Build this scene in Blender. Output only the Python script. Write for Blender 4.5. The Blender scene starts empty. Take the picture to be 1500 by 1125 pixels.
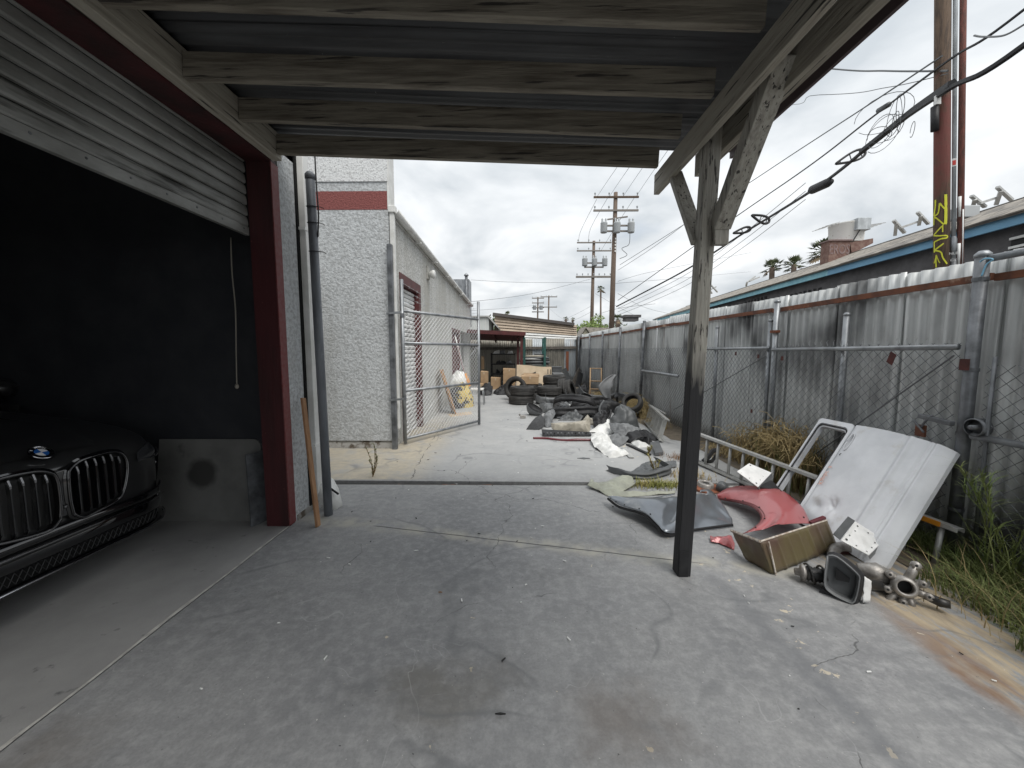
import bpy, bmesh, math, random
from mathutils import Vector, Matrix, Euler, noise
R = math.radians
random.seed(7)
scene = bpy.context.scene
COL = scene.collection

# ------------------------------------------------------------------ camera
CAM_H = 1.5; FPX = 563.0; PITCH = math.atan(50.5/FPX); YAW = math.atan(7/FPX)
cam_d = bpy.data.cameras.new('camera'); cam = bpy.data.objects.new('camera', cam_d); COL.objects.link(cam)
cam.location = (0, 0, CAM_H); cam.rotation_euler = (math.pi/2-PITCH, 0, YAW)
cam_d.sensor_width = 36; cam_d.lens = 36*FPX/1500; cam_d.clip_start = 0.05; cam_d.clip_end = 900
scene.camera = cam
CROT = Euler((math.pi/2-PITCH, 0, YAW)).to_matrix()

# ------------------------------------------------------------------ world, sun, exposure
SUN_EL, SUN_AZ = R(58), R(150)          # azimuth measured from +Y towards +X
world = bpy.data.worlds.new('World'); scene.world = world; world.use_nodes = True
def build_world():
    nt = world.node_tree; N = nt.nodes; L = nt.links; N.clear()
    out = N.new('ShaderNodeOutputWorld'); bg = N.new('ShaderNodeBackground'); bg.inputs[1].default_value = 0.1
    sky = N.new('ShaderNodeTexSky'); sky.sky_type = 'NISHITA'; sky.sun_disc = False
    sky.sun_elevation = SUN_EL; sky.sun_rotation = SUN_AZ; sky.dust_density = 2.0
    tc = N.new('ShaderNodeTexCoord'); sep = N.new('ShaderNodeSeparateXYZ'); L.new(tc.outputs['Generated'], sep.inputs[0])
    add = N.new('ShaderNodeMath'); add.operation = 'ADD'; add.inputs[1].default_value = 0.28; L.new(sep.outputs[2], add.inputs[0])
    mx = N.new('ShaderNodeMath'); mx.operation = 'MAXIMUM'; mx.inputs[1].default_value = 0.12; L.new(add.outputs[0], mx.inputs[0])
    dx = N.new('ShaderNodeMath'); dx.operation = 'DIVIDE'; L.new(sep.outputs[0], dx.inputs[0]); L.new(mx.outputs[0], dx.inputs[1])
    dy = N.new('ShaderNodeMath'); dy.operation = 'DIVIDE'; L.new(sep.outputs[1], dy.inputs[0]); L.new(mx.outputs[0], dy.inputs[1])
    cmb = N.new('ShaderNodeCombineXYZ'); L.new(dx.outputs[0], cmb.inputs[0]); L.new(dy.outputs[0], cmb.inputs[1])
    n1 = N.new('ShaderNodeTexNoise'); n1.inputs['Scale'].default_value = 1.7; n1.inputs['Detail'].default_value = 7; n1.inputs['Roughness'].default_value = 0.52; n1.inputs['Distortion'].default_value = 0.3
    L.new(cmb.outputs[0], n1.inputs['Vector'])
    r1 = N.new('ShaderNodeValToRGB'); e = r1.color_ramp.elements
    e[0].position = 0.36; e[0].color = (3.9, 4.2, 4.45, 1); e[1].position = 0.64; e[1].color = (6.9, 7.0, 7.05, 1)
    L.new(n1.outputs[0], r1.inputs[0])
    n2 = N.new('ShaderNodeTexNoise'); n2.inputs['Scale'].default_value = 1.1; n2.inputs['Detail'].default_value = 5
    mp = N.new('ShaderNodeMapping'); mp.inputs['Location'].default_value = (3.3, 1.7, 0); L.new(cmb.outputs[0], mp.inputs[0]); L.new(mp.outputs[0], n2.inputs['Vector'])
    r2 = N.new('ShaderNodeValToRGB'); e = r2.color_ramp.elements
    e[0].position = 0.28; e[0].color = (0.55,)*3+(1,); e[1].position = 0.42; e[1].color = (0.97,)*3+(1,)
    L.new(n2.outputs[0], r2.inputs[0])
    mix = N.new('ShaderNodeMix'); mix.data_type = 'RGBA'; L.new(r2.outputs[0], mix.inputs[0]); L.new(sky.outputs[0], mix.inputs[6]); L.new(r1.outputs[0], mix.inputs[7])
    # an overcast sky is brighter overhead than at the horizon
    el = N.new('ShaderNodeMapRange'); el.inputs[1].default_value = 0.0; el.inputs[2].default_value = 1.0; el.inputs[3].default_value = 0.88; el.inputs[4].default_value = 1.30; L.new(sep.outputs[2], el.inputs[0])
    vm = N.new('ShaderNodeVectorMath'); vm.operation = 'SCALE'; L.new(mix.outputs[2], vm.inputs[0]); L.new(el.outputs[0], vm.inputs['Scale'])
    L.new(vm.outputs[0], bg.inputs[0]); L.new(bg.outputs[0], out.inputs[0])
build_world()
sd = bpy.data.lights.new('sun', 'SUN'); sd.energy = 1.5; sd.angle = R(35); sd.color = (1.0, 0.97, 0.92)
sun = bpy.data.objects.new('sun', sd); COL.objects.link(sun)
sdir = Vector((math.sin(SUN_AZ)*math.cos(SUN_EL), math.cos(SUN_AZ)*math.cos(SUN_EL), math.sin(SUN_EL)))
sun.rotation_euler = sdir.to_track_quat('Z', 'Y').to_euler(); sun.location = (0, 0, 30)
scene.view_settings.view_transform = 'Standard'; scene.view_settings.look = 'None'
scene.view_settings.exposure = 0.72; scene.view_settings.gamma = 1; scene.view_settings.use_curve_mapping = False
scene.render.engine = 'CYCLES'; scene.cycles.use_denoising = True; scene.cycles.max_bounces = 6

# ------------------------------------------------------------------ placing helpers: where a sight line meets a plane of the place
def ray(px, py): return CROT @ Vector(((px-750)/FPX, -(py-562.5)/FPX, -1))
def G(px, py, z=0.0):
    d = ray(px, py); t = (z-CAM_H)/d.z; return Vector((d.x*t, d.y*t, z))
def P(px, py, y):
    d = ray(px, py); t = y/d.y; return Vector((d.x*t, y, CAM_H+d.z*t))
def X(px, py, x):
    d = ray(px, py); t = x/d.x; return Vector((x, d.y*t, CAM_H+d.z*t))

# ------------------------------------------------------------------ materials
MATS = {}
def mat(name, col, rough=0.6, metal=0.0, col2=None, scale=3.0, lo=0.4, hi=0.65, col3=None, scale3=1.0, lo3=0.55, hi3=0.7,
        bump=0.0, bscale=60.0, stretch=(1, 1, 1), stretch3=(1, 1, 1), coat=0.0, spec=0.5, local=False, detail=6, alpha=None, trans=0.0, rvar=0.0):
    m = bpy.data.materials.new(name); m.use_nodes = True; nt = m.node_tree; N = nt.nodes; L = nt.links
    b = N['Principled BSDF']; b.inputs['Base Color'].default_value = (*col, 1); b.inputs['Roughness'].default_value = rough
    b.inputs['Metallic'].default_value = metal; b.inputs['Coat Weight'].default_value = coat; b.inputs['Specular IOR Level'].default_value = spec
    b.inputs['Transmission Weight'].default_value = trans
    if local: src = N.new('ShaderNodeTexCoord').outputs['Object']
    else: src = N.new('ShaderNodeNewGeometry').outputs['Position']
    def noi(sc, st, det=detail, loc=(0, 0, 0)):
        mp = N.new('ShaderNodeMapping'); mp.inputs['Scale'].default_value = st; mp.inputs['Location'].default_value = loc; L.new(src, mp.inputs[0])
        n = N.new('ShaderNodeTexNoise'); n.inputs['Scale'].default_value = sc; n.inputs['Detail'].default_value = det; n.inputs['Roughness'].default_value = 0.6
        L.new(mp.outputs[0], n.inputs['Vector']); return n.outputs[0]
    def ramp(s, a, c):
        r = N.new('ShaderNodeMapRange'); r.inputs[1].default_value = a; r.inputs[2].default_value = c; L.new(s, r.inputs[0]); return r.outputs[0]
    cur = None
    if col2:
        mx = N.new('ShaderNodeMix'); mx.data_type = 'RGBA'; mx.inputs[6].default_value = (*col, 1); mx.inputs[7].default_value = (*col2, 1)
        L.new(ramp(noi(scale, stretch), lo, hi), mx.inputs[0]); cur = mx.outputs[2]
    if col3:
        mx = N.new('ShaderNodeMix'); mx.data_type = 'RGBA'; mx.inputs[7].default_value = (*col3, 1)
        if cur: L.new(cur, mx.inputs[6])
        else: mx.inputs[6].default_value = (*col, 1)
        L.new(ramp(noi(scale3, stretch3, 7, (5.1, 2.2, 7.7)), lo3, hi3), mx.inputs[0]); cur = mx.outputs[2]
    if cur: L.new(cur, b.inputs['Base Color'])
    if rvar:
        mr = N.new('ShaderNodeMapRange'); mr.inputs[1].default_value = 0.3; mr.inputs[2].default_value = 0.7; mr.inputs[3].default_value = rough-rvar; mr.inputs[4].default_value = rough+rvar
        L.new(noi(scale*2.3, (1, 1, 1)), mr.inputs[0]); L.new(mr.outputs[0], b.inputs['Roughness'])
    if bump:
        bp = N.new('ShaderNodeBump'); bp.inputs['Strength'].default_value = bump; bp.inputs['Distance'].default_value = 0.01
        L.new(noi(bscale, stretch, 5), bp.inputs['Height']); L.new(bp.outputs[0], b.inputs['Normal'])
    MATS[name] = m; return m

# ------------------------------------------------------------------ mesh builder
class MB:
    def __init__(s): s.v = []; s.f = []
    def add(s, vs, fs):
        o = len(s.v); s.v += [tuple(v) for v in vs]; s.f += [tuple(i+o for i in f) for f in fs]; return s
    def box(s, a, b):
        x0, y0, z0 = [min(a[i], b[i]) for i in range(3)]; x1, y1, z1 = [max(a[i], b[i]) for i in range(3)]
        return s.add([(x0,y0,z0),(x1,y0,z0),(x1,y1,z0),(x0,y1,z0),(x0,y0,z1),(x1,y0,z1),(x1,y1,z1),(x0,y1,z1)],
                     [(0,3,2,1),(4,5,6,7),(0,1,5,4),(1,2,6,5),(2,3,7,6),(3,0,4,7)])
    def bar(s, p, q, w, h, up=(0, 0, 1)):
        p = Vector(p); q = Vector(q); d = (q-p).normalized(); u = Vector(up)
        if abs(d.dot(u)) > 0.98: u = Vector((0, 1, 0))
        a = d.cross(u).normalized()*(w/2); b = a.cross(d).normalized()*(h/2)
        vs = [p-a-b, p+a-b, p+a+b, p-a+b, q-a-b, q+a-b, q+a+b, q-a+b]
        return s.add(vs, [(0,3,2,1),(4,5,6,7),(0,1,5,4),(1,2,6,5),(2,3,7,6),(3,0,4,7)])
    def tube(s, pts, r, n=8, cap=True):
        pts = [Vector(p) for p in pts]; rs = r if isinstance(r, (list, tuple)) else [r]*len(pts)
        o = len(s.v); prev = None
        for i, p in enumerate(pts):
            d = (pts[min(i+1, len(pts)-1)]-pts[max(i-1, 0)])
            d = d.normalized() if d.length > 1e-9 else Vector((0, 0, 1))
            if prev is None:
                u = d.cross(Vector((0, 0, 1)) if abs(d.z) < 0.95 else Vector((1, 0, 0))).normalized()
            else:
                u = (prev-d*prev.dot(d)); u = u.normalized() if u.length > 1e-6 else prev
            prev = u; w = d.cross(u)
            for k in range(n):
                a = 2*math.pi*k/n; s.v.append(tuple(p+(u*math.cos(a)+w*math.sin(a))*rs[i]))
        for i in range(len(pts)-1):
            for k in range(n):
                k2 = (k+1) % n; s.f.append((o+i*n+k, o+i*n+k2, o+(i+1)*n+k2, o+(i+1)*n+k))
        if cap:
            s.f.append(tuple(o+k for k in range(n-1, -1, -1))); e = o+(len(pts)-1)*n; s.f.append(tuple(e+k for k in range(n)))
        return s
    def lathe(s, prof, c=(0, 0, 0), axis='z', n=24, close=False):
        o = len(s.v); c = Vector(c)
        for (r, h) in prof:
            for k in range(n):
                a = 2*math.pi*k/n; x, y = r*math.cos(a), r*math.sin(a)
                v = {'z': (x, y, h), 'x': (h, x, y), 'y': (y, h, x)}[axis]; s.v.append(tuple(c+Vector(v)))
        m = len(prof)
        for i in range(m if close else m-1):
            j = (i+1) % m
            for k in range(n): k2 = (k+1) % n; s.f.append((o+i*n+k, o+i*n+k2, o+j*n+k2, o+j*n+k))
        return s
    def grid(s, fn, nu, nv):
        o = len(s.v)
        for i in range(nu+1):
            for j in range(nv+1): s.v.append(tuple(fn(i/nu, j/nv)))
        for i in range(nu):
            for j in range(nv):
                a = o+i*(nv+1)+j; s.f.append((a, a+1, a+nv+2, a+nv+1))
        return s
    def prism(s, pts, d):            # polygon of 3D points pushed along d
        n = len(pts); d = Vector(d); a = [Vector(p) for p in pts]
        return s.add(a+[p+d for p in a], [tuple(range(n-1, -1, -1)), tuple(range(n, 2*n))]+[(i, (i+1) % n, (i+1) % n+n, i+n) for i in range(n)])
    def ball(s, c, r, nu=10, nv=8, sq=(1, 1, 1)):
        c = Vector(c)
        return s.grid(lambda a, b: c+Vector((math.cos(2*math.pi*a)*math.sin(math.pi*b)*sq[0], math.sin(2*math.pi*a)*math.sin(math.pi*b)*sq[1], -math.cos(math.pi*b)*sq[2]))*r, nu, nv)
    def corr(s, o, u, v, nrm, W, Ln, pitch=0.1, amp=0.012, rows=3, jit=0.0, seg=8, seed=0):
        o = Vector(o); u = Vector(u); v = Vector(v); nrm = Vector(nrm); nc = max(4, int(W/pitch*seg))
        def fn(a, b):
            ph = math.sin(2*math.pi*a*W/pitch); ph = max(-0.8, min(0.8, ph*1.25))
            d = jit*noise.noise(Vector((a*1.5+seed*3.1, b*2.3, seed*1.7)))
            return o+u*(a*W)+v*(b*Ln)+nrm*(amp*ph+d)
        return s.grid(fn, nc, rows)

def mesh_of(mb, name, m, smooth=False):
    me = bpy.data.meshes.new(name); me.from_pydata(mb.v, [], mb.f)
    me.validate(); me.update()
    if m: me.materials.append(MATS[m] if isinstance(m, str) else m)
    if smooth: me.polygons.foreach_set('use_smooth', [True]*len(me.polygons)); me.update()
    return me
def fixn(me):
    bm = bmesh.new(); bm.from_mesh(me); bmesh.ops.recalc_face_normals(bm, faces=bm.faces); bm.to_mesh(me); bm.free()
def mods(o, bevel=0, sub=0, solid=0, seg=2, autosmooth=None):
    if solid:
        md = o.modifiers.new('thick', 'SOLIDIFY'); md.thickness = solid; md.offset = 0
    if bevel:
        md = o.modifiers.new('bevel', 'BEVEL'); md.width = bevel; md.segments = seg; md.limit_method = 'ANGLE'; md.angle_limit = R(40)
    if sub:
        md = o.modifiers.new('sub', 'SUBSURF'); md.levels = sub; md.render_levels = sub
    return o
def tag(o, label, cat, group=None, kind=None):
    if label: o['label'] = label
    if cat: o['category'] = cat
    if group: o['group'] = group
    if kind: o['kind'] = kind
    return o
def thing(name, label, cat, loc=(0, 0, 0), rot=None, group=None, mw=None):
    o = bpy.data.objects.new(name, None); COL.objects.link(o); o.empty_display_size = 0.2
    if mw is not None: o.matrix_world = mw
    else:
        o.location = loc
        if rot is not None: o.rotation_euler = rot
    return tag(o, label, cat, group)
WORLD_ROOTS = {}
def wthing(name, label, cat, loc=(0, 0, 0), group=None):   # parts are given in world coordinates
    o = thing(name, label, cat, loc, None, group); WORLD_ROOTS[o.name] = Matrix.Translation(-Vector(loc)); return o
def part(name, mb, m, parent, smooth=False, label=None, kind=None, fix=True, **kw):
    me = mb if isinstance(mb, bpy.types.Mesh) else mesh_of(mb, name, m, smooth)
    if fix and not isinstance(mb, bpy.types.Mesh): fixn(me)
    o = bpy.data.objects.new(name, me); COL.objects.link(o); o.parent = parent
    if parent.name in WORLD_ROOTS: o.matrix_parent_inverse = WORLD_ROOTS[parent.name]
    if label: o['label'] = label
    if kind: o['kind'] = kind
    return mods(o, **kw)
def solo(name, mb, m, label, cat, group=None, smooth=False, kind=None, loc=None, rot=None, mw=None, fix=True, **kw):
    if loc is None and mw is None:           # world coordinates: origin goes to the base
        xs = [v[0] for v in mb.v]; ys = [v[1] for v in mb.v]; zs = [v[2] for v in mb.v]
        c = Vector(((min(xs)+max(xs))/2, (min(ys)+max(ys))/2, min(zs))); mb.v = [tuple(Vector(v)-c) for v in mb.v]; loc = c
    me = mesh_of(mb, name, m, smooth)
    if fix: fixn(me)
    o = bpy.data.objects.new(name, me); COL.objects.link(o)
    if mw is not None: o.matrix_world = mw
    else:
        o.location = loc
        if rot is not None: o.rotation_euler = rot
    tag(o, label, cat, group, kind); return mods(o, **kw)
def struct(name, mb, m, **kw):
    me = mesh_of(mb, name, m); fixn(me)
    o = bpy.data.objects.new(name, me); COL.objects.link(o); o['kind'] = 'structure'; return mods(o, **kw)
def kids(o): return [c for c in bpy.data.objects if c.parent is o]
def copy_tree(o, parent=None):
    ch = kids(o); c = o.copy(); COL.objects.link(c); c.parent = parent
    if o.name in WORLD_ROOTS: WORLD_ROOTS[c.name] = WORLD_ROOTS[o.name]
    for k in ch: copy_tree(k, c)
    return c
def text_mb(s, size, depth=0.001, font_shear=0.0):      # lettering as flat mesh in local XY
    cu = bpy.data.curves.new('lettering', 'FONT'); cu.body = s; cu.size = size; cu.extrude = depth; cu.shear = font_shear; cu.align_x = 'CENTER'; cu.align_y = 'CENTER'; cu.resolution_u = 3
    o = bpy.data.objects.new('lettering', cu); COL.objects.link(o); dg = bpy.context.evaluated_depsgraph_get()
    me = bpy.data.meshes.new_from_object(o.evaluated_get(dg)); mb = MB(); mb.v = [tuple(v.co) for v in me.vertices]; mb.f = [tuple(p.vertices) for p in me.polygons]
    bpy.data.objects.remove(o); bpy.data.curves.remove(cu); bpy.data.meshes.remove(me); return mb
def frame_matrix(o, xa, ya):
    x = Vector(xa).normalized(); z = x.cross(Vector(ya)).normalized(); y = z.cross(x)
    return Matrix(((x.x, y.x, z.x, o[0]), (x.y, y.y, z.y, o[1]), (x.z, y.z, z.z, o[2]), (0, 0, 0, 1)))
def xf(mb, M):
    mb.v = [tuple(M @ Vector(v)) for v in mb.v]; return mb
def wires(mb, o, u, v, L, H, w=0.085, r=0.002, bulge=None):     # woven diamond wire
    o = Vector(o); u = Vector(u).normalized(); v = Vector(v).normalized()
    k = -math.ceil(H/w)
    nrm = u.cross(v)
    while k*w < L+H:
        for sgn in (1, -1):
            if sgn == 1: a0, b0 = k*w, 0.0; a1, b1 = k*w+H, H
            else: a0, b0 = k*w+H, 0.0; a1, b1 = k*w, H
            t0, t1 = 0.0, 1.0; da = a1-a0
            for lim, s_ in ((0.0, 1), (L, -1)):
                f0 = s_*(a0-lim); fd = s_*da
                if fd > 0: t0 = max(t0, -f0/fd)
                elif fd < 0: t1 = min(t1, -f0/fd)
            if t1-t0 > 0.01:
                pp = [o+u*(a0+da*t)+v*(b0+(b1-b0)*t)+nrm*(0.0015*sgn) for t in (t0, t1)]
                mb.tube(pp, r, 4, cap=False)
        k += 1
    return mb
def smooth_pts(pts, n=6):               # Catmull-Rom through points
    pts = [Vector(p) for p in pts]; out = []
    for i in range(len(pts)-1):
        p0, p1, p2, p3 = pts[max(i-1, 0)], pts[i], pts[i+1], pts[min(i+2, len(pts)-1)]
        for k in range(n):
            t = k/n; out.append(0.5*((2*p1)+(p2-p0)*t+(2*p0-5*p1+4*p2-p3)*t*t+(3*p1-p0-3*p2+p3)*t**3))
    out.append(pts[-1]); return out
# ------------------------------------------------------------------ palette
mat('stucco', (0.54, 0.56, 0.57), 0.9, col2=(0.39, 0.40, 0.405), scale=30, lo=0.44, hi=0.62, col3=(0.36, 0.36, 0.345), scale3=1.1, lo3=0.5, hi3=0.72, stretch3=(1, 1, 0.25), bump=1.0, bscale=30, detail=4)
mat('stucco_aged', (0.60, 0.60, 0.58), 0.9, col2=(0.36, 0.36, 0.34), scale=38, lo=0.48, hi=0.6, col3=(0.40, 0.39, 0.35), scale3=1.6, lo3=0.45, hi3=0.7, stretch3=(1, 1, 0.15), bump=1.0, bscale=30, detail=4)
mat('stucco_white', (0.72, 0.73, 0.73), 0.9, col2=(0.5, 0.5, 0.5), scale=45, lo=0.52, hi=0.62, bump=0.8, bscale=45, detail=4)
mat('stucco_red', (0.26, 0.085, 0.078), 0.9, col2=(0.19, 0.06, 0.056), scale=45, lo=0.45, hi=0.62, bump=0.8, bscale=45, detail=4)
mat('red_paint', (0.060, 0.011, 0.013), 0.6, col2=(0.020, 0.008, 0.008), scale=4, bump=0.25, bscale=30, stretch=(1, 1, 0.15), col3=(0.16, 0.05, 0.045), scale3=25, lo3=0.66, hi3=0.72)
mat('red_wood', (0.10, 0.022, 0.022), 0.6, col2=(0.06, 0.015, 0.015), scale=5, bump=0.3, bscale=30)
mat('red_edge', (0.17, 0.06, 0.06), 0.6, col2=(0.16, 0.03, 0.03), scale=30)
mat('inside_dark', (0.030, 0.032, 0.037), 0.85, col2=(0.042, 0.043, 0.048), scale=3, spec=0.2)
mat('garage_floor', (0.36, 0.355, 0.345), 0.7, col2=(0.26, 0.257, 0.252), scale=2.2, lo=0.35, hi=0.75, col3=(0.12, 0.12, 0.12), scale3=9, lo3=0.66, hi3=0.74, bump=0.25, bscale=90, detail=9)
mat('mortar', (0.55, 0.54, 0.5), 0.9, col2=(0.35, 0.34, 0.32), scale=14, bump=0.6, bscale=50)
mat('shutter', (0.36, 0.365, 0.35), 0.5, 0.2, col2=(0.20, 0.203, 0.19), scale=5, col3=(0.05, 0.05, 0.045), scale3=12, lo3=0.60, hi3=0.70, stretch3=(1, 0.10, 1.2), stretch=(1, 0.4, 1), bump=0.1)
mat('shutter_far', (0.78, 0.79, 0.78), 0.5, 0.1, col2=(0.5, 0.5, 0.49), scale=3)
mat('wood_paint', (0.25, 0.228, 0.185), 0.8, col2=(0.105, 0.09, 0.07), scale=7, lo=0.40, hi=0.68, stretch=(0.35, 5, 5), col3=(0.045, 0.04, 0.035), scale3=10, lo3=0.585, hi3=0.63, stretch3=(0.18, 4, 4), bump=0.6, bscale=14, detail=9)
mat('wood_beam', (0.38, 0.355, 0.30), 0.8, col2=(0.19, 0.17, 0.135), scale=7, lo=0.45, hi=0.8, stretch=(5, 0.35, 5), col3=(0.05, 0.045, 0.04), scale3=10, lo3=0.60, hi3=0.64, stretch3=(4, 0.18, 4), bump=0.6, bscale=14, detail=9)
mat('wood_post', (0.40, 0.385, 0.34), 0.75, col2=(0.2, 0.185, 0.16), scale=7, lo=0.45, hi=0.75, stretch=(5, 5, 0.35), col3=(0.05, 0.045, 0.04), scale3=12, lo3=0.58, hi3=0.62, stretch3=(4, 4, 0.5), bump=0.7, bscale=14, detail=9)
mat('roof_metal', (0.12, 0.125, 0.13), 0.55, 0.2, col2=(0.06, 0.06, 0.064), scale=3, stretch=(0.3, 2, 1), col3=(0.42, 0.42, 0.42), scale3=30, lo3=0.7, hi3=0.75)
mat('roof_edge', (0.09, 0.065, 0.065), 0.6)
mat('galv', (0.33, 0.345, 0.36), 0.45, 0.65, col2=(0.2, 0.21, 0.22), scale=9, stretch=(1, 1, 0.5), bump=0.1, bscale=80)
mat('galv_dark', (0.2, 0.21, 0.225), 0.5, 0.5, col2=(0.09, 0.095, 0.1), scale=7, bump=0.1)
mat('pipe_paint', (0.17, 0.185, 0.205), 0.5, 0.1, col2=(0.10, 0.108, 0.12), scale=8, stretch=(1, 1, 0.3), col3=(0.35, 0.36, 0.37), scale3=30, lo3=0.68, hi3=0.74)
mat('wire', (0.48, 0.485, 0.49), 0.5, 0.4)
mat('rust', (0.19, 0.07, 0.035), 0.85, col2=(0.09, 0.04, 0.028), scale=8, col3=(0.52, 0.38, 0.28), scale3=2.2, lo3=0.6, hi3=0.68, bump=0.4)
mat('rust_dark', (0.10, 0.03, 0.025), 0.85, col2=(0.05, 0.02, 0.018), scale=20)
mat('rust_orange', (0.25, 0.085, 0.04), 0.85, col2=(0.13, 0.05, 0.03), scale=30, bump=0.3)
mat('white_paint', (0.72, 0.72, 0.70), 0.45, col2=(0.58, 0.58, 0.55), scale=5)
mat('white_metal', (0.66, 0.66, 0.64), 0.4, col2=(0.45, 0.45, 0.43), scale=6, stretch=(1, 1, 0.3), bump=0.05)
mat('plank', (0.36, 0.20, 0.10), 0.7, col2=(0.25, 0.13, 0.065), scale=6, stretch=(6, 6, 0.4), bump=0.3, bscale=20)
mat('osb', (0.42, 0.25, 0.12), 0.8, col2=(0.26, 0.14, 0.06), scale=24, lo=0.4, hi=0.6, bump=0.4)
mat('board', (0.17, 0.17, 0.162), 0.6, col2=(0.12, 0.12, 0.115), scale=3, col3=(0.055, 0.055, 0.052), scale3=3, lo3=0.6, hi3=0.72)
mat('cardboard', (0.42, 0.29, 0.17), 0.85, col2=(0.33, 0.22, 0.13), scale=4, bump=0.1)
mat('cardboard_pale', (0.52, 0.42, 0.30), 0.85, col2=(0.42, 0.33, 0.23), scale=4)
mat('rubber', (0.022, 0.021, 0.020), 0.7, col2=(0.05, 0.047, 0.043), scale=9, lo=0.45, hi=0.8, bump=0.2)
mat('rim', (0.3, 0.3, 0.31), 0.35, 0.8)
mat('black_plastic', (0.012, 0.012, 0.013), 0.55, col2=(0.028, 0.028, 0.03), scale=6, bump=0.15, spec=0.35)
mat('grey_plastic', (0.11, 0.115, 0.12), 0.5, col2=(0.075, 0.08, 0.082), scale=5, bump=0.15)
mat('grey_soft', (0.19, 0.195, 0.2), 0.6, col2=(0.12, 0.125, 0.13), scale=5, bump=0.2)
mat('charcoal_felt', (0.065, 0.067, 0.07), 0.95, col2=(0.045, 0.046, 0.048), scale=40, bump=0.4, bscale=150)
mat('white_sheet', (0.74, 0.74, 0.72), 0.6, col2=(0.55, 0.55, 0.53), scale=5, bump=0.35, bscale=14)
mat('tan_plastic', (0.37, 0.34, 0.28), 0.55, col2=(0.24, 0.22, 0.18), scale=5, bump=0.2)
mat('olive_inner', (0.36, 0.37, 0.30), 0.55, col2=(0.25, 0.255, 0.215), scale=5, bump=0.2)
mat('car_grey', (0.20, 0.22, 0.245), 0.3, 0.45, col2=(0.15, 0.163, 0.18), scale=3, col3=(0.34, 0.34, 0.33), scale3=5, lo3=0.6, hi3=0.8, coat=0.5, bump=0.03, bscale=9)
mat('car_red', (0.40, 0.11, 0.115), 0.36, 0.1, col2=(0.32, 0.06, 0.062), scale=3.5, lo=0.5, hi=0.56, coat=0.5)
mat('car_dark_red', (0.12, 0.012, 0.018), 0.3, coat=0.6)
mat('car_white', (0.70, 0.715, 0.74), 0.30, col2=(0.58, 0.595, 0.62), scale=3, coat=0.35, col3=(0.42, 0.39, 0.34), scale3=5, lo3=0.58, hi3=0.82)
mat('car_black', (0.022, 0.022, 0.023), 0.30, coat=1.0, spec=0.5, col2=(0.032, 0.032, 0.032), scale=2)
mat('gloss_black', (0.004, 0.004, 0.005), 0.08, coat=1.0)
mat('matte_black', (0.006, 0.006, 0.006), 0.7, spec=0.2)
mat('chrome', (0.7, 0.7, 0.72), 0.12, 1.0)
mat('lens', (0.06, 0.062, 0.065), 0.08, 0.2, coat=1.0, spec=0.8)
mat('badge_blue', (0.02, 0.12, 0.42), 0.25, coat=0.5)
mat('badge_white', (0.75, 0.75, 0.75), 0.25, coat=0.5)
mat('glass_dark', (0.01, 0.011, 0.012), 0.05, coat=1.0)
mat('olive_metal', (0.135, 0.115, 0.05), 0.45, col2=(0.10, 0.062, 0.048), scale=3.0, lo=0.35, hi=0.7, col3=(0.42, 0.36, 0.24), scale3=16, lo3=0.68, hi3=0.75, stretch3=(1, 1, 0.35), coat=0.1, bump=0.15, rvar=0.12)
mat('torn_edge', (0.62, 0.58, 0.52), 0.7, col2=(0.3, 0.22, 0.16), scale=30)
mat('white_plate', (0.80, 0.80, 0.79), 0.5, col2=(0.68, 0.68, 0.67), scale=12)
mat('hole_dark', (0.02, 0.02, 0.02), 0.8)
mat('cast_iron', (0.42, 0.40, 0.375), 0.45, 0.5, col2=(0.2, 0.185, 0.17), scale=14, bump=0.25, bscale=60)
mat('strut_black', (0.03, 0.03, 0.03), 0.4, 0.3, col2=(0.06, 0.055, 0.05), scale=14)
mat('alu', (0.58, 0.58, 0.56), 0.42, 0.65, col2=(0.42, 0.42, 0.40), scale=8)
mat('alu_dull', (0.50, 0.50, 0.485), 0.5, 0.4, col2=(0.38, 0.38, 0.37), scale=8)
mat('amber', (0.75, 0.30, 0.03), 0.4)
mat('grass', (0.11, 0.155, 0.04), 0.7, col2=(0.18, 0.20, 0.065), scale=5)
mat('grass_bright', (0.23, 0.24, 0.06), 0.7, col2=(0.33, 0.28, 0.10), scale=6)
mat('dry_grass', (0.38, 0.29, 0.14), 0.8, col2=(0.25, 0.19, 0.09), scale=5)
mat('dry_leaf', (0.3, 0.18, 0.10), 0.8, col2=(0.2, 0.12, 0.07), scale=9)
mat('leaf', (0.055, 0.085, 0.03), 0.6, col2=(0.09, 0.12, 0.045), scale=2)
mat('leaf_bright', (0.16, 0.22, 0.05), 0.6, col2=(0.1, 0.15, 0.04), scale=2)
mat('palm_leaf', (0.075, 0.10, 0.045), 0.6, col2=(0.13, 0.14, 0.07), scale=2)
mat('palm_dead', (0.2, 0.15, 0.09), 0.8)
mat('bark', (0.14, 0.095, 0.065), 0.9, col2=(0.07, 0.05, 0.038), scale=9, stretch=(4, 4, 0.3), bump=0.8, bscale=18)
mat('bark_red', (0.19, 0.07, 0.055), 0.9, col2=(0.09, 0.05, 0.04), scale=14, stretch=(3, 3, 0.5), bump=0.8, bscale=18)
mat('pole_far', (0.17, 0.125, 0.095), 0.9, col2=(0.1, 0.075, 0.06), scale=9, stretch=(4, 4, 0.3))
mat('pole_grey', (0.22, 0.2, 0.18), 0.9)
mat('transformer', (0.42, 0.44, 0.45), 0.5)
mat('cable', (0.02, 0.02, 0.022), 0.6)
mat('cable_grey', (0.12, 0.125, 0.13), 0.6)
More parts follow.
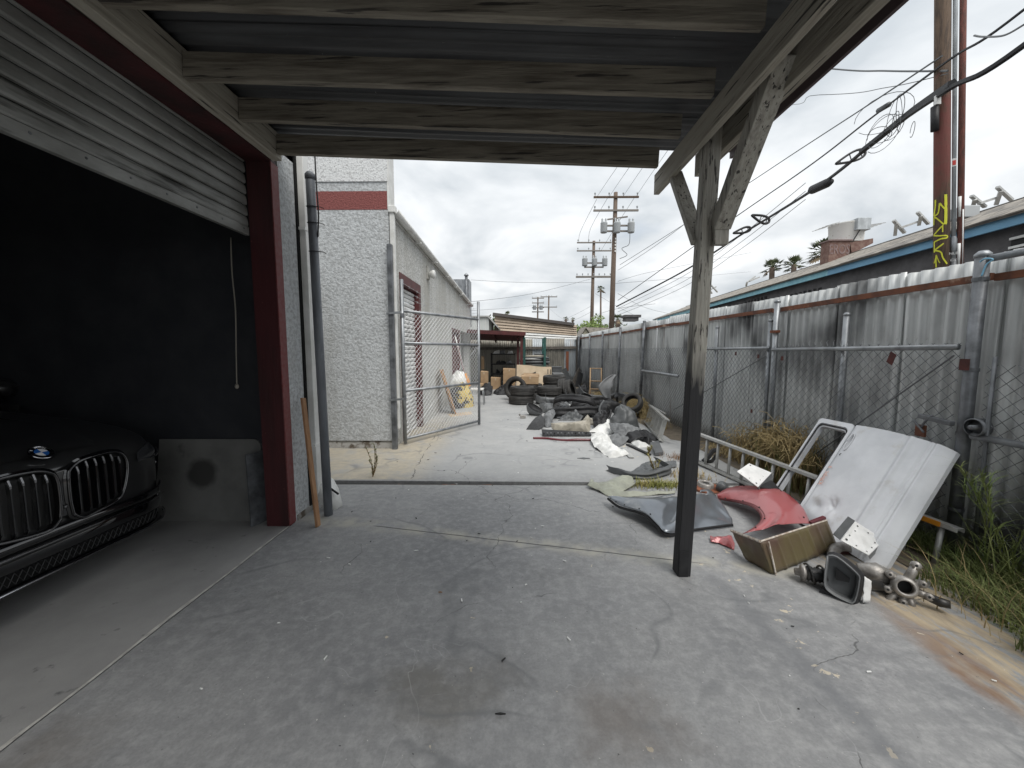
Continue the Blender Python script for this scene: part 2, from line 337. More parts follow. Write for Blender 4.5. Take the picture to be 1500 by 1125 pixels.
mat('conduit', (0.50, 0.53, 0.55), 0.5, col2=(0.3, 0.32, 0.33), scale=6, stretch=(1, 1, 0.4))
mat('spray_yellow', (0.62, 0.62, 0.04), 0.6)
mat('sticker_white', (0.78, 0.78, 0.76), 0.6)
mat('sticker_red', (0.6, 0.06, 0.05), 0.6)
mat('blue_fascia', (0.18, 0.39, 0.57), 0.6, col2=(0.14, 0.31, 0.48), scale=2, stretch=(1, 0.5, 1))
mat('cyan_fascia', (0.28, 0.55, 0.63), 0.6, col2=(0.2, 0.45, 0.55), scale=4, stretch=(4, 1, 0.3))
mat('wall_dark', (0.13, 0.124, 0.127), 0.9, col2=(0.085, 0.081, 0.083), scale=3, col3=(0.42, 0.42, 0.42), scale3=9, lo3=0.69, hi3=0.73, bump=0.6, bscale=20)
mat('shingle', (0.33, 0.30, 0.26), 0.9, col2=(0.2, 0.185, 0.165), scale=5)
mat('shingle_dark', (0.22, 0.205, 0.185), 0.9, col2=(0.14, 0.13, 0.12), scale=5)
mat('siding_tan', (0.44, 0.36, 0.28), 0.8, col2=(0.33, 0.27, 0.21), scale=2)
mat('siding_white', (0.70, 0.70, 0.68), 0.8, col2=(0.58, 0.58, 0.56), scale=2)
mat('roof_tar', (0.10, 0.09, 0.085), 0.9)
mat('cream_wall', (0.6, 0.58, 0.45), 0.8)
mat('pale_wall', (0.6, 0.62, 0.6), 0.8, col2=(0.5, 0.52, 0.5), scale=1)
mat('brick_red', (0.16, 0.085, 0.07), 0.85, col2=(0.24, 0.16, 0.13), scale=9)
mat('tag_mauve', (0.27, 0.205, 0.2), 0.85, col2=(0.18, 0.12, 0.11), scale=14)
mat('hood_white', (0.66, 0.65, 0.62), 0.6, col2=(0.42, 0.36, 0.3), scale=12, lo=0.62, hi=0.7)
mat('green_rack', (0.025, 0.10, 0.085), 0.5, col2=(0.02, 0.07, 0.06), scale=7)
mat('blue_tie', (0.2, 0.45, 0.62), 0.5)
mat('yellow_cloth', (0.52, 0.40, 0.12), 0.8, col2=(0.05, 0.045, 0.03), scale=9, lo=0.52, hi=0.56)
mat('old_timber', (0.13, 0.115, 0.10), 0.9, col2=(0.08, 0.07, 0.06), scale=8, bump=0.4)
mat('marker', (0.75, 0.42, 0.34), 0.6)
mat('rope', (0.3, 0.28, 0.24), 0.9)
mat('soil', (0.16, 0.13, 0.095), 0.95, col2=(0.10, 0.085, 0.065), scale=8, bump=0.6, bscale=25)
mat('asphalt', (0.10, 0.10, 0.10), 0.9, col2=(0.07, 0.07, 0.07), scale=2)
mat('footing', (0.30, 0.29, 0.27), 0.95, col2=(0.10, 0.08, 0.06), scale=7, lo=0.5, hi=0.6, bump=0.8, bscale=20)
mat('drain_dark', (0.03, 0.028, 0.026), 0.9)
mat('drain_steel', (0.07, 0.065, 0.06), 0.7, 0.3, col2=(0.16, 0.08, 0.05), scale=9, lo=0.55, hi=0.62)

# galvanised fence sheet: soot and rust runs in the metal itself
def fence_material(name, base, warm):
    m = mat(name, base, 0.5, 0.3); nt = m.node_tree; N = nt.nodes; L = nt.links; b = N['Principled BSDF']
    pos = N.new('ShaderNodeNewGeometry').outputs['Position']
    def noi(sc, st, loc=(0, 0, 0), det=6):
        mp = N.new('ShaderNodeMapping'); mp.inputs['Scale'].default_value = st; mp.inputs['Location'].default_value = loc; L.new(pos, mp.inputs[0])
        n = N.new('ShaderNodeTexNoise'); n.inputs['Scale'].default_value = sc; n.inputs['Detail'].default_value = det; L.new(mp.outputs[0], n.inputs['Vector']); return n.outputs[0]
    def rng(s, a, c, lo=0, hi=1):
        r = N.new('ShaderNodeMapRange'); r.inputs[1].default_value = a; r.inputs[2].default_value = c; r.inputs[3].default_value = lo; r.inputs[4].default_value = hi; L.new(s, r.inputs[0]); return r.outputs[0]
    def mixc(f, a, c):
        mx = N.new('ShaderNodeMix'); mx.data_type = 'RGBA'; L.new(f, mx.inputs[0])
        if isinstance(a, tuple): mx.inputs[6].default_value = (*a, 1)
        else: L.new(a, mx.inputs[6])
        mx.inputs[7].default_value = (*c, 1); return mx.outputs[2]
    c = mixc(rng(noi(2.2, (1, 1, 0.4)), 0.35, 0.7), base, tuple(x*0.72 for x in base))
    c = mixc(rng(noi(30, (1, 1, 0.06)), 0.5, 0.75, 0, 0.5), c, tuple(x*1.35 for x in base))
    c = mixc(rng(noi(1.3, (1, 1, 0.55), (2, 0.3, 1.1)), 0.53, 0.70, 0, 0.95), c, (0.045, 0.045, 0.047))
    c = mixc(rng(noi(6, (1, 1, 0.10), (1, 4, 0)), 0.66, 0.78, 0, warm), c, (0.22, 0.12, 0.06))
    L.new(c, b.inputs['Base Color'])
fence_material('fence_sheet', (0.60, 0.615, 0.61), 0.6)
fence_material('fence_back', (0.26, 0.245, 0.21), 0.8)
fence_material('fence_back_pale', (0.42, 0.45, 0.47), 0.8)

# the two-tone post: black bitumen paint on its lower part, worn pale paint above
def post_material():
    m = MATS['wood_post']; nt = m.node_tree; N = nt.nodes; L = nt.links; b = N['Principled BSDF']
    old = b.inputs['Base Color'].links[0].from_socket
    pos = N.new('ShaderNodeNewGeometry').outputs['Position']; sep = N.new('ShaderNodeSeparateXYZ'); L.new(pos, sep.inputs[0])
    n = N.new('ShaderNodeTexNoise'); n.inputs['Scale'].default_value = 6; n.inputs['Detail'].default_value = 8
    mp = N.new('ShaderNodeMapping'); mp.inputs['Scale'].default_value = (2, 2, 0.35); L.new(pos, mp.inputs[0]); L.new(mp.outputs[0], n.inputs['Vector'])
    ad = N.new('ShaderNodeMath'); ad.operation = 'MULTIPLY_ADD'; ad.inputs[1].default_value = 1.1; L.new(n.outputs[0], ad.inputs[0]); L.new(sep.outputs[2], ad.inputs[2])
    mr = N.new('ShaderNodeMapRange'); mr.inputs[1].default_value = 1.85; mr.inputs[2].default_value = 2.15; L.new(ad.outputs[0], mr.inputs[0])
    mx = N.new('ShaderNodeMix'); mx.data_type = 'RGBA'; mx.inputs[6].default_value = (0.022, 0.022, 0.024, 1); L.new(old, mx.inputs[7]); L.new(mr.outputs[0], mx.inputs[0])
    L.new(mx.outputs[2], b.inputs['Base Color'])
post_material()

# the worn, once-painted concrete of the yard
def slab_material():
    m = mat('slab', (0.27, 0.275, 0.28), 0.62); nt = m.node_tree; N = nt.nodes; L = nt.links; b = N['Principled BSDF']
    pos = N.new('ShaderNodeNewGeometry').outputs['Position']; sp = N.new('ShaderNodeSeparateXYZ'); L.new(pos, sp.inputs[0])
    def noi(sc, st=(1, 1, 1), loc=(0, 0, 0), det=5, rough=0.62, dist=0.0):
        mp = N.new('ShaderNodeMapping'); mp.inputs['Scale'].default_value = st; mp.inputs['Location'].default_value = loc; L.new(pos, mp.inputs[0])
        n = N.new('ShaderNodeTexNoise'); n.inputs['Scale'].default_value = sc; n.inputs['Detail'].default_value = det; n.inputs['Roughness'].default_value = rough; n.inputs['Distortion'].default_value = dist
        L.new(mp.outputs[0], n.inputs['Vector']); return n.outputs[0]
    def mth(op, a, c=None, d=None):
        n = N.new('ShaderNodeMath'); n.operation = op
        for i, s in enumerate((a, c, d)):
            if s is None: continue
            if isinstance(s, (int, float)): n.inputs[i].default_value = s
            else: L.new(s, n.inputs[i])
        return n.outputs[0]
    def rng(s, a, c, lo=0.0, hi=1.0, sm=False):
        r = N.new('ShaderNodeMapRange'); r.inputs[1].default_value = a; r.inputs[2].default_value = c; r.inputs[3].default_value = lo; r.inputs[4].default_value = hi
        if sm: r.interpolation_type = 'SMOOTHSTEP'
        L.new(s, r.inputs[0]); return r.outputs[0]
    def mixc(f, a, c):
        mx = N.new('ShaderNodeMix'); mx.data_type = 'RGBA'; L.new(f, mx.inputs[0])
        for i, s in ((6, a), (7, c)):
            if isinstance(s, tuple): mx.inputs[i].default_value = (*s, 1)
            else: L.new(s, mx.inputs[i])
        return mx.outputs[2]
    x, y = sp.outputs[0], sp.outputs[1]
    def linedist(p, q, wob=0.02, wsc=3.0):     # distance to a wobbly line
        p = Vector((p[0], p[1])); q = Vector((q[0], q[1])); d = (q-p).normalized(); nx, ny = -d.y, d.x
        s = mth('ADD', mth('MULTIPLY', mth('SUBTRACT', x, p.x), nx), mth('MULTIPLY', mth('SUBTRACT', y, p.y), ny))
        w = mth('MULTIPLY', mth('SUBTRACT', noi(wsc, det=4), 0.5), wob*2)
        return mth('ABSOLUTE', mth('ADD', s, w)), mth('ADD', mth('MULTIPLY', mth('SUBTRACT', x, p.x), d.x), mth('MULTIPLY', mth('SUBTRACT', y, p.y), d.y)), (q-p).length
    def spot(c, r, st=(1, 1)):
        dx = mth('MULTIPLY', mth('SUBTRACT', x, c[0]), st[0]); dy = mth('MULTIPLY', mth('SUBTRACT', y, c[1]), st[1])
        dd = mth('SQRT', mth('ADD', mth('MULTIPLY', dx, dx), mth('MULTIPLY', dy, dy)))
        return rng(mth('ADD', dd, mth('MULTIPLY', noi(5.0, det=8), r*1.8)), r*0.8, r*2.0, 1, 0, True)
    c = mixc(rng(noi(0.9, (1, 1, 1), (3, 1, 0)), 0.35, 0.68), (0.205, 0.208, 0.214), (0.345, 0.345, 0.342))
    c = mixc(rng(noi(4.5, (1, 1.6, 1), (0, 9, 0)), 0.42, 0.75, 0, 0.28), c, (0.205, 0.208, 0.215))
    c = mixc(rng(noi(70, (1, 1, 1), (3, 7, 0), 4, 0.75), 0.40, 0.72, 0, 0.6), c, (0.17, 0.172, 0.175))
    c = mixc(rng(noi(24, (1, 2.5, 1), (13, 7, 0), 5, 0.7), 0.55, 0.74, 0, 0.22), c, (0.40, 0.40, 0.395))
    c = mixc(rng(noi(3.1, (1, 1, 1), (23, 17, 0), 6, 0.7), 0.60, 0.70, 0, 0.45), c, (0.15, 0.15, 0.15))
    c = mixc(rng(noi(16, (1, 1, 1), (7, 0, 0), 9, 0.7), 0.45, 0.72, 0, 0.6), c, (0.43, 0.43, 0.425))
    c = mixc(rng(y, 4.25, 4.6, 0, 0.7), c, mixc(rng(noi(2.2), 0.35, 0.7), (0.345, 0.35, 0.35), (0.43, 0.43, 0.42)))
    # bare pale patches: along the far building, by the drain, under the wrecks
    bare = mth('MULTIPLY', rng(x, -0.9, -1.5, 0, 1, True), rng(y, 4.28, 4.34, 0, 1)); bare = mth('MULTIPLY', bare, rng(y, 9, 7, 0, 1))
    c = mixc(mth('MULTIPLY', bare, rng(noi(3.0, (1, 1, 1), (1, 5, 2)), 0.3, 0.5, 0.15, 1)), c, mixc(rng(noi(12), 0.4, 0.7), (0.46, 0.41, 0.32), (0.36, 0.33, 0.28)))
    ld, lt, ln = linedist(G(560, 772), G(1040, 826), 0.10, 1.6)
    c = mixc(mth('MULTIPLY', rng(ld, 0.02, 0.14, 0.8, 0, True), rng(noi(5, (1, 1, 1), (2, 2, 2)), 0.38, 0.6)), c, (0.44, 0.42, 0.36))
    # right-hand edge: paint worn off, rust and earth
    s = mth('ADD', mth('SUBTRACT', x, mth('MULTIPLY', mth('SUBTRACT', 3.0, y), 0.05)), mth('MULTIPLY', mth('SUBTRACT', noi(2.0, (1, 0.5, 1), (0, 3, 0)), 0.5), 0.45))
    band = mth('MULTIPLY', rng(s, 2.02, 2.14), rng(y, 3.0, 2.6))
    c = mixc(mth('MULTIPLY', band, rng(noi(7, (2.2, 0.45, 1), (4, 0, 0)), 0.44, 0.52)), c, mixc(rng(noi(9, (2, 0.5, 1)), 0.4, 0.65), (0.45, 0.37, 0.26), (0.30, 0.25, 0.19)))
    rst = mth('MULTIPLY', rng(mth('ABSOLUTE', mth('SUBTRACT', s, 2.09)), 0.03, 0.13, 1, 0, True), rng(y, 2.4, 1.7))
    c = mixc(mth('MULTIPLY', rst, rng(noi(6, (1, 0.4, 1), (8, 8, 0)), 0.36, 0.58, 0, 0.85)), c, (0.20, 0.115, 0.065))
    # flaking: small cream chips, thickest along a line
    fl = mth('SUBTRACT', noi(11, (1, 1, 1), (6, 6, 6), 5, 0.6, 0.4), mth('MULTIPLY', rng(linedist(G(1130, 890), G(1330, 1110), 0.12, 2.0)[0], 0.0, 0.35, 0, 1, True), 0.085))
    c = mixc(rng(fl, 0.632, 0.64), c, (0.52, 0.46, 0.36))
    c = mixc(rng(noi(60, (1, 1, 1), (1, 2, 3), 2, 0.5), 0.745, 0.755), c, (0.58, 0.57, 0.54))
    # dark damp/tyre band and stains
    c = mixc(mth('MULTIPLY', rng(linedist(G(1050, 850), G(1330, 1120), 0.16, 1.2)[0], 0.01, 0.10, 0.5, 0, True), rng(y, 2.7, 2.3)), c, (0.14, 0.145, 0.155))
    c = mixc(mth('MULTIPLY', spot(G(640, 1010), 0.28, (0.7, 1.1)), 0.62), c, (0.135, 0.125, 0.105))
    c = mixc(mth('MULTIPLY', spot(G(925, 1055), 0.26, (0.8, 1)), 0.58), c, (0.15, 0.125, 0.105))
    c = mixc(mth('MULTIPLY', spot(G(760, 990), 0.18, (0.6, 1.4)), 0.3), c, (0.14, 0.14, 0.14))
    c = mixc(mth('MULTIPLY', spot(G(60, 1110), 0.25), 0.5), c, (0.15, 0.125, 0.10))
    # scuffs: thin curling pale lines, some dark
    sc1 = rng(mth('ABSOLUTE', mth('SUBTRACT', noi(1.5, (1, 1, 1), (11, 3, 0), 3, 0.45, 0.5), 0.5)), 0.0009, 0.0022, 1, 0)
    c = mixc(mth('MULTIPLY', sc1, rng(noi(1.7, (1, 1, 1), (0, 0, 5)), 0.52, 0.60, 0, 0.24)), c, (0.55, 0.55, 0.54))
    sc2 = rng(mth('ABSOLUTE', mth('SUBTRACT', noi(2.4, (1, 1.5, 1), (21, 13, 0), 2, 0.4, 0.8), 0.5)), 0.0012, 0.003, 1, 0)
    c = mixc(mth('MULTIPLY', sc2, rng(noi(2.3, (1, 1, 1), (9, 0, 5)), 0.54, 0.62, 0, 0.24)), c, (0.52, 0.52, 0.515))
    sc3 = rng(mth('ABSOLUTE', mth('SUBTRACT', noi(1.1, (1, 1, 1), (31, 3, 0), 2, 0.4, 1.0), 0.5)), 0.002, 0.02, 1, 0)
    c = mixc(mth('MULTIPLY', sc3, rng(noi(1.2, (1, 1, 1), (19, 0, 5)), 0.48, 0.60, 0, 0.55)), c, (0.14, 0.145, 0.15))
    # cracks
    vo = N.new('ShaderNodeTexVoronoi'); vo.feature = 'DISTANCE_TO_EDGE'; vo.inputs['Scale'].default_value = 0.75
    wv = N.new('ShaderNodeVectorMath'); wv.operation = 'ADD'; nz = N.new('ShaderNodeTexNoise'); nz.inputs['Scale'].default_value = 2.5; nz.inputs['Detail'].default_value = 6
    sv = N.new('ShaderNodeVectorMath'); sv.operation = 'SCALE'; sv.inputs['Scale'].default_value = 0.35
    L.new(pos, nz.inputs['Vector']); L.new(nz.outputs['Color'], sv.inputs[0]); L.new(pos, wv.inputs[0]); L.new(sv.outputs[0], wv.inputs[1]); L.new(wv.outputs[0], vo.inputs['Vector'])
    cr = mth('MULTIPLY', rng(vo.outputs['Distance'], 0.001, 0.0033, 1, 0), rng(noi(0.9, (1, 1, 1), (4, 4, 4)), 0.5, 0.56))
    jl, jt, jn = linedist(G(545, 770), G(1000, 822), 0.012, 2.5)
    joint = mth('MULTIPLY', rng(jl, 0.003, 0.008, 1, 0), mth('MULTIPLY', rng(jt, 0.0, 0.05), rng(jt, jn+0.2, jn)))
    sl, st_, sn = linedist(G(600, 700), G(655, 610), 0.09, 3.0)
    ck = mth('MULTIPLY', rng(sl, 0.003, 0.009, 0.8, 0), rng(y, 4.3, 4.4))
    dark = mth('MAXIMUM', mth('MAXIMUM', mth('MULTIPLY', cr, 0.65), joint), mth('MULTIPLY', ck, rng(noi(3), 0.42, 0.5)))
    c = mixc(dark, c, (0.045, 0.045, 0.045))
    c = mixc(rng(noi(38, (1, 1, 1), (3, 2, 1), 3, 0.5), 0.735, 0.75, 0, 0.9), c, (0.05, 0.05, 0.05))
    L.new(c, b.inputs['Base Color'])
    L.new(rng(noi(3, (1, 1, 1), (2, 8, 0)), 0.3, 0.7, 0.45, 0.75), b.inputs['Roughness'])
    bp = N.new('ShaderNodeBump'); bp.inputs['Strength'].default_value = 0.35; bp.inputs['Distance'].default_value = 0.006
    h = mth('SUBTRACT', mth('ADD', mth('MULTIPLY', noi(45, det=6), 0.5), noi(6, (1, 2, 1))), mth('MULTIPLY', dark, 0.8))
    L.new(h, bp.inputs['Height']); L.new(bp.outputs[0], b.inputs['Normal'])
slab_material()

def spray_material():
    m = MATS['bark_red']; nt = m.node_tree; N = nt.nodes; L = nt.links; b = N['Principled BSDF']
    m2 = mat('pole_spray', (0.14, 0.095, 0.065), 0.9, col2=(0.07, 0.05, 0.038), scale=9, stretch=(4, 4, 0.3), bump=0.8, bscale=18); nt = m2.node_tree; N = nt.nodes; L = nt.links; b = N['Principled BSDF']
    old = b.inputs['Base Color'].links[0].from_socket; pos = N.new('ShaderNodeNewGeometry').outputs['Position']; sep = N.new('ShaderNodeSeparateXYZ'); L.new(pos, sep.inputs[0])
    n = N.new('ShaderNodeTexNoise'); n.inputs['Scale'].default_value = 7; n.inputs['Detail'].default_value = 8; L.new(pos, n.inputs['Vector'])
    ad = N.new('ShaderNodeMath'); ad.operation = 'MULTIPLY_ADD'; ad.inputs[1].default_value = 2.6; L.new(n.outputs[0], ad.inputs[0]); L.new(sep.outputs[2], ad.inputs[2])
    m_ = N.new('ShaderNodeMapRange'); m_.inputs[1].default_value = 7.0; m_.inputs[2].default_value = 6.3; L.new(ad.outputs[0], m_.inputs[0])
    m3 = N.new('ShaderNodeMapRange'); m3.inputs[1].default_value = 5.1; m3.inputs[2].default_value = 5.9; L.new(ad.outputs[0], m3.inputs[0])
    mu = N.new('ShaderNodeMath'); mu.operation = 'MULTIPLY'; L.new(m_.outputs[0], mu.inputs[0]); L.new(m3.outputs[0], mu.inputs[1])
    mx = N.new('ShaderNodeMix'); mx.data_type = 'RGBA'; mx.inputs[7].default_value = (0.17, 0.06, 0.05, 1); L.new(old, mx.inputs[6]); L.new(mu.outputs[0], mx.inputs[0]); L.new(mx.outputs[2], b.inputs['Base Color'])
spray_material()

for k_ in ('stucco', 'stucco_aged', 'stucco_white', 'stucco_red'):
    for n_ in MATS[k_].node_tree.nodes:
        if n_.type == 'BUMP': n_.inputs['Distance'].default_value = 0.022

def board_stain():                     # an old ring-shaped burn mark in the middle of the board
    m = MATS['board']; nt = m.node_tree; N = nt.nodes; L = nt.links; b = N['Principled BSDF']; old = b.inputs['Base Color'].links[0].from_socket
    pos = N.new('ShaderNodeNewGeometry').outputs['Position']; c = P(303, 692, 3.33)
    d = N.new('ShaderNodeVectorMath'); d.operation = 'DISTANCE'; d.inputs[1].default_value = c; L.new(pos, d.inputs[0])
    n = N.new('ShaderNodeTexNoise'); n.inputs['Scale'].default_value = 14; n.inputs['Detail'].default_value = 6; L.new(pos, n.inputs['Vector'])
    a = N.new('ShaderNodeMath'); a.operation = 'MULTIPLY_ADD'; a.inputs[1].default_value = 0.05; L.new(n.outputs[0], a.inputs[0]); L.new(d.outputs['Value'], a.inputs[2])
    r = N.new('ShaderNodeMapRange'); r.inputs[1].default_value = 0.19; r.inputs[2].default_value = 0.14; L.new(a.outputs[0], r.inputs[0])
    mx = N.new('ShaderNodeMix'); mx.data_type = 'RGBA'; mx.inputs[7].default_value = (0.045, 0.044, 0.042, 1); L.new(old, mx.inputs[6]); L.new(r.outputs[0], mx.inputs[0]); L.new(mx.outputs[2], b.inputs['Base Color'])
board_stain()
# ------------------------------------------------------------------ the ground
WX = -1.93                                  # outer face of the workshop wall
struct('ground', MB().add([(-90, -40, -0.06), (90, -40, -0.06), (90, 220, -0.06), (-90, 220, -0.06)], [(0, 1, 2, 3)]), 'asphalt')
def sheet(x0, x1, y0, y1, z, nx=1, ny=1): return MB().grid(lambda a, b: (x0+(x1-x0)*a, y0+(y1-y0)*b, z), nx, ny)
DY0, DY1 = G(600, 710).y, G(600, 705.5).y
struct('near_slab', MB().prism([(WX, -6, -0.3), (3.6, -6, -0.3), (3.6, DY0, -0.3), (-6, DY0, -0.3), (-6, 3.7, -0.3), (WX, 3.7, -0.3)], (0, 0, 0.3)), 'slab')
struct('far_slab', MB().prism([(-6, DY1+0.045, -0.3), (0.5, DY1, -0.3), (3.6, DY1-0.03, -0.3), (3.6, 18, -0.3), (-6, 18, -0.3)], (0, 0, 0.304)), 'slab')
struct('drain_channel', MB().box((-6, DY0-0.02, -0.28), (3.6, DY1+0.06, -0.035)), 'drain_dark')
mb = MB(); mb.bar((-1.6, DY0+0.012, -0.004), (-0.2, DY0+0.012, -0.004), 0.02, 0.012); struct('drain_edge', mb, 'drain_steel')
struct('garage_floor', MB().box((-8.2, -5, -0.3), (WX-0.012, 3.62, 0.004)), 'garage_floor')
mb = MB(); n = 120
for i in range(n):
    y0 = -2+5.2*i/n; y1 = -2+5.2*(i+1)/n
    w0 = 0.007+0.012*abs(noise.noise(Vector((0, y0*5, 3)))); w1 = 0.007+0.012*abs(noise.noise(Vector((0, y1*5, 3))))
    c0 = 0.012*noise.noise(Vector((7, y0*2.2, 0))); c1 = 0.012*noise.noise(Vector((7, y1*2.2, 0)))
    mb.add([(WX-0.006+c0-w0, y0, 0.007), (WX-0.006+c0+w0, y0, 0.007), (WX-0.006+c1+w1, y1, 0.007), (WX-0.006+c1-w1, y1, 0.007)], [(0, 1, 2, 3)])
struct('threshold_mortar', mb, 'mortar')
# earth strip under the weeds along the fence
def soil_edge(y): return 2.72-0.035*(y-2.0)+0.10*noise.noise(Vector((y*1.3, 4, 0)))+(0.16 if 3.2 < y < 6.3 else 0)
struct('earth_strip', MB().grid(lambda a, b: (soil_edge(-1+18*a)+(4.2-soil_edge(-1+18*a))*b, -1+18*a, 0.006+0.05*b*abs(noise.noise(Vector((a*40, b*3, 1))))+0.0), 140, 5), 'soil')

# ------------------------------------------------------------------ workshop with the open roller door
w = wthing('workshop_building', 'near stuccoed workshop with open roller door and dark interior', 'building', (-4, 1, 0))
PY0, PY1 = 3.18, 3.60
part('wall', MB().box((WX-0.2, PY0+0.035, 0), (WX, PY1, 3.4)), 'stucco', w, label='narrow stucco pier beside the red jamb')
part('wall', MB().box((WX-0.2, -5, 3.10), (WX, PY1, 4.6)), 'stucco', w)
part('wall', MB().box((-8.2, PY1-0.20, 0), (WX-0.202, PY1-0.002, 4.6)), 'stucco', w)
part('wall', MB().box((WX-0.2, -5, 0), (WX-0.002, -2.2, 3.098)), 'stucco', w)
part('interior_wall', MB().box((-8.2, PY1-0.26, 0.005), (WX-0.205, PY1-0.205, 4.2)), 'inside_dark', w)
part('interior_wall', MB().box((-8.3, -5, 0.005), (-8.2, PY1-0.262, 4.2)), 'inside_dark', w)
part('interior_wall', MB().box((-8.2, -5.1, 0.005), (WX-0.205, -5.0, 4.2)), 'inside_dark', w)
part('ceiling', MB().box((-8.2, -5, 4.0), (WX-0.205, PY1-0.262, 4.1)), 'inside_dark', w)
part('roof', MB().box((-8.4, -5.2, 4.6), (WX+0.05, PY1+0.03, 4.7)), 'roof_tar', w)
part('footing', MB().box((WX-0.1, PY0+0.06, 0), (WX+0.012, PY1+0.015, 0.05)), 'footing', w)
fr = part('door_frame', MB().box((WX-0.19, -2.2, 2.965), (WX+0.004, PY0, 3.098)), 'red_paint', w, label='dark red painted steel door header and jamb')
part('jamb', MB().box((WX-0.19, PY0-0.06, 0), (WX-0.003, PY0+0.033, 2.963)), 'red_paint', fr)
part('jamb_edge', MB().box((WX-0.002, PY0-0.058, 0.01), (WX+0.006, PY0+0.032, 2.963)), 'red_edge', fr)
part('header_face', MB().box((WX+0.0045, -2.2, 2.967), (WX+0.010, PY0-0.06, 3.2)), 'red_paint', fr)
# roller shutter, each slat a piece
sh = wthing('roller_shutter', 'half raised grey roller shutter above the dark garage opening', 'roller shutter', (WX-0.21, 0.5, 2.42))
SX = WX-0.215; sy0, sy1 = -2.2, PY0-0.06
prof = []
slat_h = 0.082
def slat_mesh():
    m_ = MB(); pr = [(0.0, 0.0), (0.013, 0.003), (0.016, 0.014), (0.014, slat_h*0.5), (0.010, slat_h-0.022), (0.004, slat_h-0.010), (-0.006, slat_h-0.002)]
    nseg = 16
    m_.grid(lambda a, b: (pr[int(round(b*(len(pr)-1)))][0]+0.002*noise.noise(Vector((a*9, b*2, 0))), sy0+(sy1-sy0)*a, pr[int(round(b*(len(pr)-1)))][1]), nseg, len(pr)-1)
    return m_
sm = mesh_of(slat_mesh(), 'slat', 'shutter')
for i in range(9):
    o = part('slat', sm, None, sh); o.location = (SX, 0, 2.47+i*slat_h); o.matrix_parent_inverse = WORLD_ROOTS[sh.name]
    mods(o, solid=0.002)
bb = part('bottom_bar', MB().box((SX-0.012, sy0, 2.40), (SX+0.022, sy1, 2.468)), 'shutter', sh, bevel=0.004)
mb = MB()
for i in range(24): mb.lathe([(0.0, 0.003), (0.006, 0.002), (0.007, 0)], (SX+0.0225, sy0+0.2+0.22*i, 2.44), 'x', 8)
part('rivets', mb, 'galv_dark', bb, kind='stuff')

# ------------------------------------------------------------------ timber canopy
cn = wthing('canopy', 'weathered timber canopy roofed with dark corrugated metal sheets', 'canopy', (0, 1, 0))
BX0 = 1.10; CY0, CY1 = -0.45, 3.14
def jz(x): return 3.0-0.038*(x+1.9)           # underside of the joists
part('ledger', MB().box((WX+0.013, CY0, 2.972), (WX+0.085, CY1, 3.165)), 'wood_beam', cn, bevel=0.005)
JY = [3.09, 2.69, 2.26, 1.83, 1.40, 0.97, 0.54, 0.11, -0.32]
for i, y in enumerate(JY):
    dz = 0.018*math.sin(i*2.3)+0.012*(3.09-y)
    part('joist', MB().bar((WX+0.088, y, jz(WX)+0.07+dz), (BX0-0.022, y, jz(BX0)+0.07+dz*0.4), 0.042, 0.14), 'wood_paint', cn, bevel=0.004)
for dx, y1, dz in ((0, CY1+0.03, 0), (0.19, CY1-0.25, 0.015)):
    part('beam', MB().bar((BX0+dx, CY0, 2.79+dz), (BX0+dx, y1, 2.79+dz), 0.042, 0.15), 'wood_beam', cn, bevel=0.004)
part('outer_beam', MB().bar((BX0+0.30, CY0, 2.875), (BX0+0.30, CY1-0.2, 2.86), 0.04, 0.09), 'wood_beam', cn, bevel=0.004)
PXc = BX0+0.095; PYc = G(998, 845).y+0.045
post = part('post', MB().bar((PXc-0.085, PYc, 0), (PXc-0.008, PYc, 2.87), 0.088, 0.088), 'wood_post', cn, bevel=0.005)
part('shim', MB().box((PXc-0.122, PYc-0.05, 0.002), (PXc-0.062, PYc-0.0445, 0.18)), 'black_plastic', post)
part('brace', MB().bar((PXc+0.035, PYc-0.06, 2.24), (PXc+0.04, PYc-0.56, 2.86), 0.085, 0.10, up=(1, 0, 0)), 'wood_post', cn, bevel=0.005, label='thick cracked diagonal brace with peeling paint')
part('brace', MB().bar((PXc-0.045, PYc+0.03, 2.17), (PXc-0.06, PYc+0.42, 2.76), 0.042, 0.09, up=(1, 0, 0)), 'wood_post', cn, bevel=0.004)
part('block', MB().box((PXc-0.01, PYc-0.09, 2.13), (PXc+0.078, PYc-0.046, 2.245)), 'wood_post', cn, bevel=0.004)
y = CY0-0.05; i = 0
while y < CY1:
    L_ = min(0.70, CY1+0.06-y)
    mb = MB().corr((WX-0.03, y, 3.187+0.012*(3.09-y)+0.004*(i % 2)), (0, 1, 0), (3.67, 0, -0.147), (0, 0, 1), L_, 1.0, 0.076, 0.009, 12, 0.012, 6, i)
    part('roof_sheet', mb, 'roof_metal', cn, True, solid=0.0012); y += 0.655; i += 1
part('eave_trim', MB().bar((1.675, CY0-0.05, 3.035), (1.675, CY1+0.04, 3.02), 0.02, 0.06), 'roof_edge', cn)

